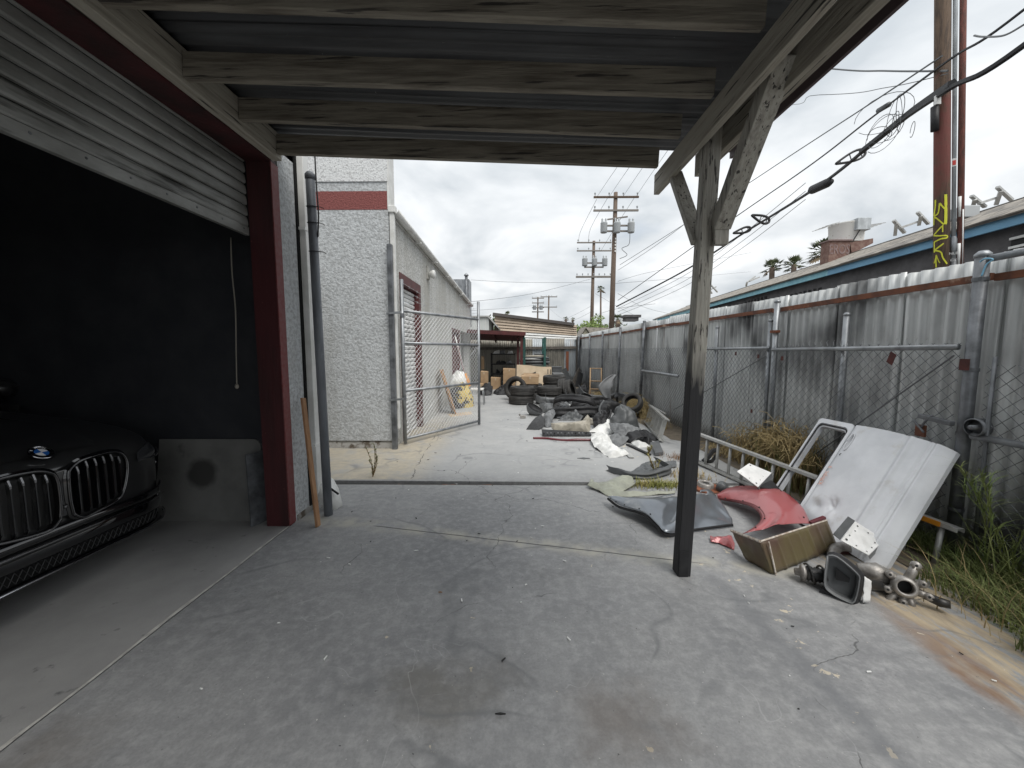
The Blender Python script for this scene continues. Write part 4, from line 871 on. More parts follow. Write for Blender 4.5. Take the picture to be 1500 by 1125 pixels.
# ---- red fender
O_ = [P(1049, 725, 3.75), P(1064, 716, 3.78), P(1085, 711.5, 3.72), P(1106, 712, 3.62), P(1128, 714, 3.52), P(1146, 719, 3.42), P(1162, 730, 3.30), P(1176, 744, 3.18), P(1183, 757, 3.08), P(1187, 767, 3.0)]
I_ = [P(1051, 730, 3.70), P(1064, 731, 3.62), P(1078, 733, 3.52), P(1092, 736, 3.40), P(1104, 740, 3.28), P(1114, 747, 3.16), P(1119, 755, 3.06), P(1117, 763, 2.98), P(1108, 771, 2.92), P(1091, 781, 2.86)]
O2, I2 = smooth_pts(O_, 5), smooth_pts(I_, 5)
def redf(a, b):
    i = a*(len(O2)-1); k = min(int(i), len(O2)-2); t = i-k; o = O2[k].lerp(O2[k+1], t); q = I2[k].lerp(I2[k+1], t).lerp(o, b)
    q += Vector((-0.02, -0.05, 0.05))*(math.sin(math.pi*b)*(0.4+0.6*a))
    if a > 0.55:
        cr = (a-0.55)/0.45; q += Vector((0, -0.015, 0.02))*math.exp(-((b-0.42)/0.07)**2)*cr-Vector((0, -0.015, 0.02))*math.exp(-((b-0.25)/0.10)**2)*cr*0.9
    return q
rf = solo('red_fender', MB().grid(redf, 60, 22), 'car_red', 'faded red car fender with wheel arch leaning on the ladder', 'car fender', smooth=True, solid=0.004, fix=False)
arch = [Vector(p)+Vector((0.005, 0.03, -0.03)) for p in I2]; mb = MB()
mb.grid(lambda a, b: I2[min(int(a*(len(I2)-1)), len(I2)-1)]+Vector((0.006, 0.05, -0.035))*b, 44, 2); part('arch_flange', xf(mb, Matrix.Translation(-rf.location)), 'car_red', rf, True, fix=False, solid=0.003)
part('end_flange', xf(MB().bar(P(1187, 766, 3.0), P(1208, 758, 3.02), 0.03, 0.025), Matrix.Translation(-rf.location)), 'car_dark_red', rf, bevel=0.004)
junk('red_panel_scrap', Z(1040, 700, 6.82, [(0, 580), (30, 590), (110, 585), (215, 580), (245, 660), (240, 725), (170, 690), (90, 650), (10, 640)]), 0.8, 'car_red', 'small torn red body panel scrap under the olive tray', cuts=5, disp=0.02, sc=16, bulge=0.03, seed=8)
# ---- olive metal tray
FBL, FBR = G(1131, 842), G(1227, 806); FTL, FTR = P(1114, 793, FBL.y+0.02), P(1211, 762, FBR.y+0.03); BBL = G(1093, 821); BTL = P(1071, 777, 2.86)
FBL.z = 0.008; FBR.z = 0.02; BBL.z = 0.008
tr = wthing('metal_tray', 'ribbed olive brown sheet metal tray cut from a car body', 'car part', (FBL+FBR)/2)
inn = Vector((0.02, 0.06, 0))
rib = lambda a, b: Vector((0.3, -1, 0)).normalized()*(0.007*max(0, math.sin(a*math.pi*2*6.5))**4*(1 if b < 0.97 else 0))+Vector((0, 0, 0.006))*noise.noise(Vector((a*7, b*3, 1)))
part('front_wall', quad(FBL, FBR, FTR, FTL, 80, 8, rib), 'olive_metal', tr, True, solid=0.006)
part('side_wall', quad(BBL, FBL, FTL, BTL, 20, 8, lambda a, b: Vector((-1, -0.4, 0))*(0.012*noise.noise(Vector((a*4, b*4, 3))))), 'olive_metal', tr, True, solid=0.006)
part('floor', quad(FBL+Vector((0, 0.006, 0.004)), FBR+Vector((0, 0.006, 0.0)), FBR+Vector((0.02, 0.08, 0.0)), BBL, 6, 4), 'olive_metal', tr, solid=0.004)
mb = MB(); mb.tube([FTL.lerp(FTR, t)+Vector((0, 0, 0.006*noise.noise(Vector((t*30, 0, 0))))) for t in [i/30 for i in range(31)]], 0.006, 5); mb.tube([BTL.lerp(FTL, t)+Vector((0.004*noise.noise(Vector((t*40, 3, 0))), 0, 0.012*noise.noise(Vector((t*20, 5, 0))))) for t in [i/20 for i in range(21)]], 0.010, 5)
part('torn_edge', mb, 'torn_edge', tr)
part('corner_seam', MB().tube([FBL+Vector((0.02, -0.008, 0.0)), FTL+Vector((0.05, -0.008, 0))], 0.006, 5), 'torn_edge', tr)
# ---- perforated white plates
def plate(corners, tip, label, th=0.006, end=None):
    q = [Vector(c) for c in corners]; n_ = (q[1]-q[0]).cross(q[3]-q[0]).normalized()
    if n_.z < 0: n_ = -n_
    poly = q[:]; r_ = wthing('mounting_plate', label, 'bracket', (q[0]+q[2])/2, 'white perforated mounting plates')
    part('plate', MB().prism(poly, n_*th), 'white_plate', r_, bevel=0.002)
    u, v = q[1]-q[0], q[3]-q[0]
    random.seed(int(q[0].x*1000))
    for a in (0.12, 0.38, 0.62, 0.88):
        for b in (0.14, 0.5, 0.86):
            c = q[0]*(1-a)*(1-b)+q[1]*a*(1-b)+q[2]*a*b+q[3]*(1-a)*b+n_*(th+0.0008)
            c += (u*random.uniform(-0.04, 0.04)+v*random.uniform(-0.04, 0.04)); rr = 0.008 if (b != 0.5 and a in (0.12, 0.88)) else 0.005
            e1 = u.normalized(); e2 = n_.cross(e1); part('hole', MB().add([c+e1*rr*math.cos(t)+e2*rr*math.sin(t) for t in [i*math.pi/5 for i in range(10)]], [tuple(range(10))]), 'hole_dark', r_, fix=False)
    return r_, q, n_
r1_, q, n_ = plate([P(1079, 691, 3.58), P(1097, 679, 3.70), P(1130, 693, 3.64), P(1110, 714, 3.48)], None, 'white perforated plate resting on the ladder above the red fender')
part('side_flange', MB().prism([q[3]+n_*0.004, q[2]+n_*0.004, q[2]+Vector((0.012, 0, -0.045)), q[3]+Vector((0.02, 0, -0.05))], Vector((0.004, 0.002, 0))), 'grey_soft', r1_)
part('lower_bracket', MB().prism([P(1110, 713, 3.50), P(1130, 703, 3.56), P(1148, 722, 3.44), P(1128, 716, 3.46)], Vector((0, 0, -0.02))), 'black_plastic', r1_)
r2_, q, n_ = plate([P(1231, 792, 2.58), P(1252, 764, 2.72), P(1295, 791, 2.70), P(1272, 814, 2.52)], None, 'white perforated plate propped against the white door')
part('grey_end', MB().prism([P(1220, 783, 2.58), P(1242, 757, 2.73), P(1252.5, 763.5, 2.725), P(1230.5, 791.5, 2.583)], Vector((0, 0, 0.005))), 'grey_plastic', r2_, bevel=0.002)
part('side_flange', MB().prism([P(1272, 815, 2.52), P(1294, 793, 2.70), P(1293, 799, 2.71), P(1274, 819, 2.54)], Vector((0.004, 0.002, -0.004))), 'grey_soft', r2_)
# ---- white door leaning on the fence
D0 = Vector((2.46, 2.54, 0.0)); Dtop = X(1393, 655, 3.08); Dl = X(1203, 614, 3.08)
ua = (Dl-Dtop); ua.z = 0; WA = ua.length; ua.normalize(); ub = (Dtop-D0); HB = ub.length; ub.normalize(); un = ua.cross(ub).normalized()
if un.x > 0: un = -un
AB = 0.735/1.15*WA
dr = wthing('car_door', 'white car door with empty window frame leaning on the fence', 'car door', D0)
def D(a, b, n=0.0): return D0+ua*a+ub*b+un*n
def body_n(a, b):
    n = 0.045*math.sin(math.pi*min(1, max(0, (a-0.02)/(AB+0.1))))
    n -= 0.06*max(0, 1-a/0.085)**2
    n -= 0.012*math.exp(-((a-0.095)/0.006)**2)+0.008*math.exp(-((a-0.125)/0.008)**2)
    n += 0.010*math.exp(-((a-0.235)/0.020)**2)-0.006*math.exp(-((a-0.275)/0.016)**2)
    n -= 0.020*max(0, 1-((a-(AB-0.045))/0.020)**2-((b-HB*0.82)/0.085)**2)**0.5 if abs(a-(AB-0.045)) < 0.020 and abs(b-HB*0.82) < 0.085 else 0
    n -= 0.022*math.exp(-(((a-0.50)/0.05)**2+((b-0.26)/0.06)**2))*(1+0.5*noise.noise(Vector((a*30, b*30, 0))))
    n -= 0.016*math.exp(-(((a-0.64)/0.07)**2+((b-0.20)/0.05)**2)); n += 0.010*math.exp(-(((a-0.46)/0.03)**2+((b-0.16)/0.07)**2))
    n += 0.002*noise.noise(Vector((a*6, b*6, 0))); return n
part('skin', MB().grid(lambda a, b: D(a*AB, b*HB, body_n(a*AB, b*HB)), 110, 90), 'car_white', dr, True, fix=False)
part('inner_shell', MB().box((0, 0, 0), (1, 1, 1)), 'grey_soft', dr)
ish = dr.children[-1] if dr.children else None
mb = MB(); mb.prism([D(0.02, 0.004, -0.06), D(AB-0.004, 0.004, -0.03), D(AB-0.004, HB-0.004, -0.03), D(0.02, HB-0.004, -0.06)], un*-0.05)
for o in kids(dr):
    if o.name.startswith('inner_shell'): o.data = mesh_of(mb, 'inner_shell', 'car_white'); fixn(o.data)
part('top_edge', MB().grid(lambda a, b: D(a*AB, HB, body_n(a*AB, HB)-0.11*b), 40, 2), 'car_white', dr, fix=False)
part('hem', MB().grid(lambda a, b: D(0, a*HB, body_n(0, a*HB)-0.03*b), 20, 2), 'car_white', dr, fix=False)
# window frame: outer and inner rounded outlines
def rrect(a0, a1, b0, b1, r, skew=0.0, n=6):
    out = []
    for (ca, cb, s0) in ((a1-r, b1-r, 0), (a0+r, b1-r, 90), (a0+r, b0+r, 180), (a1-r, b0+r, 270)):
        for k in range(n): t = R(s0+90*k/(n-1)); out.append((ca+r*math.cos(t), cb+r*math.sin(t)))
    return out
Wo = rrect(AB+0.002, WA, 0.03, HB-0.004, 0.035); Wi = rrect(AB+0.045, WA-0.055, 0.12, HB-0.085, 0.05); Wm = rrect(AB+0.025, WA-0.03, 0.09, HB-0.055, 0.05)
def curve_n(a): return 0.03-0.02*((a-AB)/(WA-AB))**1.5
mb = MB(); rings = [(Wo, -0.05), (Wo, 0.0), (Wm, 0.004), (Wm, -0.010), (Wi, -0.012), (Wi, -0.05)]; n = len(Wo)
vs = [D(a, b, curve_n(a)+off) for ring, off in rings for (a, b) in ring]
fs = [(i*n+k, i*n+(k+1) % n, ((i+1) % 6)*n+(k+1) % n, ((i+1) % 6)*n+k) for i in range(6) for k in range(n)]
wf = part('window_frame', mb.add(vs, fs), 'car_white', dr)
part('seal', MB().tube([D(a, b, curve_n(a)-0.002) for (a, b) in rrect(AB+0.033, WA-0.04, 0.10, HB-0.068, 0.05)]+[D(*rrect(AB+0.033, WA-0.04, 0.10, HB-0.068, 0.05)[0], curve_n(WA-0.04)-0.002)], 0.006, 6), 'black_plastic', wf)
hc = [D(AB-0.045+0.021*math.cos(t), HB*0.82+0.088*math.sin(t), body_n(AB-0.07, HB*0.82)+0.002) for t in [i*math.pi/12 for i in range(25)]]
part('handle_rim', MB().tube(hc, 0.004, 6), 'car_white', dr, True)
part('lock', MB().lathe([(0, 0.003), (0.010, 0.002), (0.012, 0)], (0, 0, 0), 'z', 10), 'hole_dark', dr)
for o in kids(dr):
    if o.name.startswith('lock'):
        for v in o.data.vertices: v.co = frame_matrix(D(AB-0.035, HB*0.69, body_n(AB-0.035, HB*0.69)+0.002), ua, ub) @ v.co
tm = text_mb('Kaplac  a', 0.055, 0.0006, 0.25); part('handwriting', xf(tm, frame_matrix(D(AB-0.03, HB*0.46, body_n(AB-0.03, 0.45)+0.012), ub, -ua)), 'marker', dr, label='faded orange handwriting on the white door', fix=False)
# ---- long ladder on its side
def ladder(name, label, A, B, A2, B2, n, m, cat='ladder', flat=False, tread=0.0):
    A, B, A2, B2 = Vector(A), Vector(B), Vector(A2), Vector(B2); upv = (A2-A).normalized(); l_ = wthing(name, label, cat, (A+B)/2); d = (B-A)
    side = d.cross(upv).normalized()
    for k in (0, 1):
        p, q_ = (A, B) if k == 0 else (A2, B2); mb = MB(); mb.bar(p, q_, 0.075 if not flat else 0.05, 0.012, up=upv)
        for s in (-1, 1): mb.bar(p+side*s*0.034+upv*(0.011 if k == 0 else -0.011), q_+side*s*0.034+upv*(0.011 if k == 0 else -0.011), 0.007, 0.022, up=upv)
        part('rail', mb, m, l_)
    for i in range(n):
        t = (i+0.5)/n; c = A.lerp(B, t); c2 = A2.lerp(B2, t); mb = MB()
        if tread: mb.bar(c, c2, tread, 0.02, up=d)
        else: mb.tube([c, c2], 0.017, 10)
        part('tread' if tread else 'rung', mb, 'alu' if tread else m, l_, not tread)
    return l_
ld = ladder('extension_ladder', 'long aluminium ladder lying on its side along the fence weeds', (2.33, 5.08, 0.04), (2.95, 2.52, -0.03), (2.36, 5.12, 0.41), (3.02, 2.55, 0.28), 14, 'alu_dull')
part('amber_sticker', MB().bar((2.955, 2.62, 0.283), (2.93, 2.72, 0.288), 0.006, 0.035), 'amber', ld)
ladder('step_ladder', 'white aluminium stepladder lying on its side by the far scrap', (2.62, 7.75, 0.04), (2.32, 6.1, 0.04), (2.71, 7.75, 0.38), (2.41, 6.1, 0.38), 6, 'alu', tread=0.07)
solo('ladder_strut', MB().tube([P(953, 594, 7.9), P(975, 606, 7.2)], 0.015, 6), 'alu', 'thin aluminium strut sticking up above the stepladder', 'strut')
# ---- suspension strut
st = wthing('suspension_strut', 'black shock absorber with coil spring lying beside the mirror', 'car part', G(1200, 850))
sA = G(1172, 838, 0.06); sB = G(1292, 858, 0.075); sd_ = (sB-sA).normalized(); Ls = (sB-sA).length
def alongp(t): return sA+sd_*Ls*t
def ax_lathe(prof, n=18):
    mb = MB().lathe(prof, (0, 0, 0), 'z', n); z = sd_; x = z.orthogonal().normalized(); y = z.cross(x); M_ = Matrix(((x.x, y.x, z.x, sA.x), (x.y, y.y, z.y, sA.y), (x.z, y.z, z.z, sA.z), (0, 0, 0, 1))); return xf(mb, M_)
part('top_mount', ax_lathe([(0, -0.03), (0.02, -0.03), (0.025, 0.0), (0.05, 0.005), (0.052, 0.02), (0.035, 0.03), (0.03, 0.05)]), 'cast_iron', st, True)
part('bellows', ax_lathe([(0.038+0.009*(i % 2), 0.03+i*0.010) for i in range(18)]), 'strut_black', st, True)
part('tube', ax_lathe([(0.028, 0.2), (0.028, Ls), (0.0, Ls)]), 'strut_black', st, True)
M_ = None
z = sd_; x_ = z.orthogonal().normalized(); y_ = z.cross(x_)
part('coil_spring', MB().tube([sA+z*(0.03+0.19*t)+x_*0.057*math.cos(t*2*math.pi*2.6)+y_*0.057*math.sin(t*2*math.pi*2.6) for t in [i/60 for i in range(61)]], 0.0065, 7), 'strut_black', st, True)
# ---- steering knuckle
kc = P(1326, 860, 2.20); kn = wthing('steering_knuckle', 'cast metal steering knuckle with bolt ears at the weed edge', 'car part', Vector((kc.x, kc.y, 0)))
kn_M = frame_matrix(kc, (0.8, -0.55, 0.05), (0.1, 0.35, 1)) @ Matrix.Scale(1.2, 4)
def kpart(name, mb, m='cast_iron', **kw): part(name, xf(mb, kn_M), m, kn, **kw)
kpart('hub_ring', MB().lathe([(0.031, -0.05), (0.031, 0.02), (0.036, 0.022), (0.048, 0.012), (0.052, -0.02), (0.045, -0.05)], (0, 0, 0), 'z', 22), smooth=True)
kpart('bore', MB().lathe([(0, -0.04), (0.031, -0.04)], (0, 0, 0), 'z', 22), 'hole_dark')
arms = [(25, 0.072, 0.017), (68, 0.12, 0.020), (140, 0.068, 0.017), (205, 0.07, 0.017), (262, 0.075, 0.018), (285, 0.11, 0.018), (345, 0.085, 0.018), (232, 0.12, 0.016)]
for (a, l, r) in arms:
    a = R(a); e = Vector((l*math.cos(a), l*math.sin(a), -0.012)); mb = MB(); mb.tube([Vector((0.04*math.cos(a), 0.04*math.sin(a), -0.02)), e], [r*1.1, r*0.85], 8); mb.lathe([(0.006, 0.012), (r, 0.011), (r, -0.02), (0.006, -0.02)], e+Vector((0, 0, 0.004)), 'z', 10); kpart('ear', mb, smooth=True)
    kpart('bolt_hole', MB().lathe([(0, 0), (0.006, 0)], e+Vector((0, 0, 0.0175)), 'z', 8), 'hole_dark')
mb = MB(); mb.tube([(-0.05, 0.02, -0.07), (-0.10, 0.035, -0.06), (-0.17, 0.03, -0.05)], [0.04, 0.05, 0.035], 8); mb.tube([(-0.05, -0.02, -0.07), (-0.12, -0.03, -0.05), (-0.16, -0.015, -0.05)], [0.03, 0.028, 0.03], 8); kpart('body', mb, smooth=True)
kpart('ball_joint', MB().tube([(0.07, -0.02, -0.02), (0.12, -0.035, -0.01), (0.15, -0.035, 0.0)], [0.018, 0.022, 0.018], 8), 'strut_black', smooth=True)
# ---- door mirror
mc = P(1233, 851, 2.22); mi = wthing('door_mirror', 'black door mirror shell with empty glass opening on the concrete', 'mirror', Vector((mc.x, mc.y, 0)))
mM = frame_matrix(mc, (0.75, -0.62, -0.10), (0.10, 0.22, 1)); mouth = [(-0.07, 0.095), (-0.035, 0.105), (0.045, 0.062), (0.06, 0.03), (0.058, -0.07), (0.03, -0.085), (-0.04, -0.07), (-0.062, -0.03)]
mo = [Vector((a, b, 0)) for a, b in mouth]; mM = mM @ Matrix.Scale(1.2, 4); mo = smooth_pts(mo+[mo[0]], 3)[:-1]; nM = len(mo); cM = sum(mo, Vector())/nM
lay_ = [(1.0, 0.0), (1.10, -0.006), (1.16, -0.03), (1.10, -0.07), (0.8, -0.10), (0.3, -0.115)]
vs = [mM @ (cM+(p-cM)*s+Vector((0.035*(-zz/0.115), 0, zz))) for s, zz in lay_ for p in mo]
fs = [(i*nM+k, i*nM+(k+1) % nM, (i+1)*nM+(k+1) % nM, (i+1)*nM+k) for i in range(len(lay_)-1) for k in range(nM)]+[tuple(range(5*nM, 6*nM))]
part('shell', MB().add(vs, fs), 'black_plastic', mi, True)
vs = [mM @ (cM+(p-cM)*s+Vector((0, 0, zz))) for s, zz in ((1.0, 0.001), (0.9, -0.004), (0.86, -0.045)) for p in mo]
part('recess', MB().add(vs, [(i*nM+k, i*nM+(k+1) % nM, (i+1)*nM+(k+1) % nM, (i+1)*nM+k) for i in range(2) for k in range(nM)]+[tuple(range(2*nM, 3*nM))]), 'grey_plastic', mi)
part('rim', MB().tube([mM @ (p*1.02+Vector((0, 0, 0.003))) for p in mo+[mo[0]]], 0.0045, 6), 'grey_soft', mi, True)
part('motor_plate', xf(MB().prism([(-0.03, 0.05, -0.035), (0.03, 0.02, -0.035), (0.03, 0.0, -0.035), (-0.02, -0.01, -0.035)], (0, 0, 0.01)), mM), 'black_plastic', mi)
part('scraped_patch', xf(quad((0.075, 0.055, -0.03), (0.105, 0.04, -0.055), (0.115, -0.06, -0.055), (0.088, -0.07, -0.03), 6, 8, lambda a, b: Vector((0.004+0.004*noise.noise(Vector((a*5, b*9, 0))), 0, 0))), mM), 'white_plate', mi, True, solid=0.003, label='white scraped patch on the mirror shell')
part('foot', xf(MB().prism([(-0.07, -0.075, -0.02), (0.09, -0.115, -0.03), (0.085, -0.128, -0.03), (-0.075, -0.105, -0.02)], (0.01, 0, -0.08)), mM), 'black_plastic', mi, bevel=0.004)
# ---- ring lamp bezel, brake disc
rc = P(1258, 832, 2.62); bz = wthing('round_bezel', 'round dark lamp bezel with bright rim under the white door', 'car part', Vector((rc.x, rc.y, 0)))
bM = frame_matrix(rc, (1, 0.3, 0.0), (-0.2, 0.75, 0.62))
part('rim', xf(MB().lathe([(0.125, 0.0), (0.165, 0.006), (0.19, -0.004), (0.195, -0.03), (0.165, -0.03), (0.125, -0.02)], (0, 0, 0), 'z', 36, True), bM), 'cast_iron', bz, True)
part('bowl', xf(MB().lathe([(0.13, -0.01), (0.10, -0.05), (0.05, -0.07), (0.0, -0.075)], (0, 0, 0), 'z', 36), bM), 'rust_dark', bz, True)
dc = G(1033, 712, 0.03); bd = wthing('brake_disc', 'rusty orange brake disc lying behind the red fender', 'brake disc', Vector((dc.x, dc.y, 0)))
bM = frame_matrix(dc, (1, 0, -0.05), (0, 1, 0.12))
part('rotor', xf(MB().lathe([(0.085, 0.0), (0.155, 0.0), (0.157, -0.012), (0.155, -0.024), (0.085, -0.024)], (0, 0, 0), 'z', 32, True), bM), 'rust_orange', bd)
part('hat', xf(MB().lathe([(0.085, 0.0), (0.08, 0.04), (0.072, 0.045), (0.038, 0.045), (0.038, 0.03)], (0, 0, 0), 'z', 28), bM), 'cast_iron', bd, True)
part('bore', xf(MB().lathe([(0, 0.031), (0.038, 0.031)], (0, 0, 0), 'z', 20), bM), 'hole_dark', bd)
q = G(1056, 716, 0.05); solo('oil_filter', MB().tube([q, q+Vector((0.05, 0.06, 0.015))], 0.05, 14), 'grey_plastic', 'round dark canister between brake disc and ladder', 'car part', smooth=True)
q = G(1068, 716, 0.03)
cl = wthing('brake_caliper', 'small greyish caliper block left of the ladder foot', 'car part', q)
part('body', MB().tube([q, q+Vector((0.06, 0.01, 0.0)), q+Vector((0.10, 0.03, 0.01))], [0.03, 0.035, 0.025], 8), 'cast_iron', cl, True); part('piston', MB().tube([q+Vector((0.02, -0.02, 0.0)), q+Vector((0.03, -0.06, 0.0))], 0.02, 10), 'cast_iron', cl, True)
q = G(1030, 676, 0.03)
jn = wthing('wiring_bracket', 'black broken bracket at the near end of the ladder weeds', 'car part', q)
part('arm', MB().tube(smooth_pts([q, q+Vector((0.08, 0.03, 0.05)), q+Vector((0.16, 0.08, 0.12)), q+Vector((0.22, 0.08, 0.13))]), 0.03, 6), 'black_plastic', jn); part('arm', MB().tube(smooth_pts([q+Vector((0.05, 0, 0)), q+Vector((0.13, 0.03, 0.0)), q+Vector((0.2, 0.05, 0.07))]), 0.022, 6), 'black_plastic', jn)

# ------------------------------------------------------------------ the heap of bumpers, liners and sheets
Z5 = lambda L: Z(760, 575, 11.54, L)
Z6 = lambda L: Z(860, 560, 9.373, L)
q = G(766, 613); bo = wthing('bracket_block', 'small grey metal bracket lying alone left of the scrap heap', 'car part', q)
part('block', MB().box((q.x-0.06, q.y-0.04, 0.005), (q.x+0.06, q.y+0.05, 0.07)), 'cast_iron', bo, bevel=0.01); part('ear', MB().tube([q+Vector((-0.06, 0, 0.06)), q+Vector((-0.08, 0, 0.10))], 0.02, 8), 'cast_iron', bo)
q0 = G(800, 608)
mh = wthing('mirror_shell', 'grey mirror shell with dark oval opening at the heap left end', 'mirror', q0)
oc = P(784, 597.5, 8.6); oM = frame_matrix(oc, (0.75, -0.15, -0.42), (0.3, 0.55, 0.5))
part('shell', xf(MB().lathe([(0.19, 0.0), (0.205, -0.02), (0.2, -0.1), (0.15, -0.22), (0.06, -0.32), (0.0, -0.33)], (0, 0, 0), 'z', 24), oM @ Matrix.Diagonal((1, 0.45, 1, 1))), 'grey_soft', mh, True)
part('opening', xf(MB().lathe([(0, -0.05), (0.16, -0.03), (0.19, 0.0)], (0, 0, 0), 'z', 24), oM @ Matrix.Diagonal((1, 0.45, 1, 1))), 'black_plastic', mh, True)
junk('wheel_liner', Z5([(125, 622), (180, 540), (250, 455), (400, 398), (440, 450), (430, 560), (340, 637)]), 0.35, 'charcoal_felt', 'charcoal felt wheel liner at the lower left of the scrap heap', cuts=5, bulge=0.12, disp=0.02, seed=1)
junk('plastic_scrap', Z5([(400, 420), (480, 330), (600, 300), (620, 360), (560, 480), (560, 560), (470, 600), (430, 560)]), 0.3, 'grey_soft', 'pale grey curled scrap between felt liner and tan bumper', cuts=5, bulge=0.08, disp=0.05, seed=4)
junk('lamp_housing', Z5([(330, 200), (470, 190), (600, 190), (600, 330), (470, 370), (400, 330)]), 0.2, 'grey_plastic', 'mid grey lamp housing behind the mirror shell', dy=0.1, cuts=5, bulge=0.12, disp=0.05, seed=5)
junk('plastic_sheet', Z5([(620, 348), (640, 300), (700, 240), (850, 215), (930, 260), (880, 300), (760, 300), (720, 345)]), 0.3, 'white_sheet', 'crumpled white plastic sheet in the middle of the scrap heap', dy=0.15, cuts=5, bulge=0.10, disp=0.04, seed=6)
junk('plastic_sheet', Z5([(970, 200), (1060, 150), (1180, 165), (1380, 205), (1370, 240), (1200, 240), (1060, 250)]), 0.45, 'white_sheet', 'flat white plastic sheet at the back of the scrap heap', dy=0.9, cuts=5, bulge=0.05, disp=0.04, seed=7)
junk('bumper_piece', Z5([(960, 215), (1100, 240), (1380, 250), (1370, 330), (1120, 300), (1010, 270)]), 0.3, 'black_plastic', 'black bumper piece under the rear white sheet', dy=0.2, cuts=5, bulge=0.05, disp=0.04, seed=9)
junk('fender_liner', Z5([(660, 490), (700, 420), (780, 345), (900, 300), (1020, 275), (1060, 350), (1110, 440), (1060, 490), (850, 500)]), 0.25, 'grey_plastic', 'dark grey fender liner on top of the tan bumper', dy=0.1, cuts=6, bulge=0.10, disp=0.07, sc=9, seed=10)
junk('trim_strip', Z5([(930, 370), (1020, 290), (1110, 430), (1070, 440)]), 0.1, 'black_plastic', 'black angular trim strip across the dark liner', dy=0.08, cuts=3, bulge=0.03, disp=0.02, seed=11)
junk('bumper_cover', Z5([(545, 520), (620, 500), (900, 495), (1080, 470), (1160, 370), (1200, 420), (1215, 600), (1180, 690), (1000, 660), (880, 695), (640, 680), (560, 600)]), 0.18, 'tan_plastic', 'dirty tan bumper cover along the front of the scrap heap', cuts=6, bulge=0.10, disp=0.04, ridge=0.05, seed=12)
junk('panel_scrap', Z5([(1190, 430), (1320, 440), (1330, 540), (1270, 570), (1210, 540)]), 0.1, 'tan_plastic', 'small tan panel scrap right of the tan bumper', dy=0.1, cuts=4, bulge=0.04, disp=0.02, seed=13)
q = [P(px, py, yy) for px, py, yy in [(877, 611, 7.9), (884, 602, 8.0), (890, 606, 7.9), (895, 601, 7.8), (892, 612, 7.7), (880, 617, 7.6)]]
solo('wire_harness', MB().tube(smooth_pts(q), 0.02, 6), 'cable', 'tangled black wiring harness right of the tan bumper', 'wiring', smooth=True)
p0, p1 = G(794, 639), G(866, 639); jb = wthing('grille_strip', 'black perforated grille strip lying in front of the heap', 'car part', (p0+p1)/2)
part('strip', quad(p0+Vector((0, -0.06, 0.02)), p1+Vector((0, -0.06, 0.02)), p1+Vector((0, 0.10, 0.05)), p0+Vector((0, 0.14, 0.09)), 30, 3, lambda a, b: Vector((0, 0, 0.012*noise.noise(Vector((a*30, b*3, 0)))))), 'black_plastic', jb, solid=0.01)
for i in range(14):
    c = p0.lerp(p1, (i+0.5)/14)+Vector((0, -0.02, 0.06)); part('clip', MB().box(c-Vector((0.012, 0.01, 0.012)), c+Vector((0.012, 0.01, 0.012))), 'grey_soft' if i % 3 else 'black_plastic', jb)
q = [G(781, 642, 0.015), G(800, 642, 0.02), G(815, 644, 0.015), G(830, 645, 0.015), G(845, 644, 0.03), G(866, 644.5, 0.02)]
solo('red_trim_strip', MB().tube(smooth_pts(q), 0.022, 6), 'car_dark_red', 'long dark red trim strip on the concrete before the heap', 'car part', smooth=True)
def cloth(name, pts, s, label, m='white_sheet', **kw): return junk(name, Z6(pts), s, m, label, 'plastic sheet', **kw)
cloth('plastic_film', [(50, 740), (110, 705), (200, 690), (280, 715), (320, 790), (360, 850), (420, 900), (500, 955), (585, 995), (450, 1030), (310, 1045), (200, 960), (100, 885), (55, 810)], 0.8, 'white foam sheet spread on the concrete nearest the camera', cuts=7, disp=0.07, sc=7, bulge=0.07, seed=21)
cloth('plastic_film', [(20, 680), (120, 610), (250, 520), (300, 500), (330, 560), (380, 700), (290, 715), (200, 695)], 0.45, 'white foam sheet draped up against the grey bag', cuts=6, disp=0.05, sc=6, bulge=0.05, seed=22)
cloth('plastic_film', [(300, 780), (330, 730), (430, 740), (590, 770), (520, 830), (430, 900), (360, 860)], 0.6, 'silvery plastic sheet folded beside the white foam', m='grey_soft', cuts=6, disp=0.07, sc=7, bulge=0.08, seed=23)
cloth('plastic_film', [(560, 800), (700, 825), (850, 865), (862, 890), (700, 902), (640, 860)], 0.8, 'narrow white foam strip right of the silvery sheet', cuts=5, disp=0.03, bulge=0.06, seed=24)
cloth('plastic_film', [(640, 740), (720, 720), (800, 770), (790, 800), (680, 810), (610, 780)], 0.6, 'clear bunched plastic film below the grey bag', m='alu_dull', cuts=5, disp=0.05, bulge=0.08, seed=25)
def heap(name, c, rx, ry, rz, m, label, cat, seed, sq=0.0):
    mb = MB()
    def f(a, b):
        th = 2*math.pi*a; ph = math.pi/2*b; v = Vector((math.cos(th)*math.cos(ph), math.sin(th)*math.cos(ph), math.sin(ph)))
        q = v*2.2+Vector((seed, seed*2, 0)); k = 1+0.16*noise.noise(q)+0.10*noise.noise(q*2.7)+0.05*noise.noise(q*6); pl = 0.05*math.sin(th*7+3*noise.noise(q*1.5))*(1-b)
        return Vector(c)+Vector((v.x*rx*(k+pl), v.y*ry*(k+pl), max(0.003, v.z*rz*k)))
    mb.grid(f, 44, 16); return solo(name, mb, m, label, cat, smooth=True, fix=False)
heap('bin_bag', G(914, 630)+Vector((0.02, 0.12, 0)), 0.27, 0.24, 0.44, 'grey_plastic', 'big dark grey bagged bumper standing up in the heap', 'bag', 3.3)
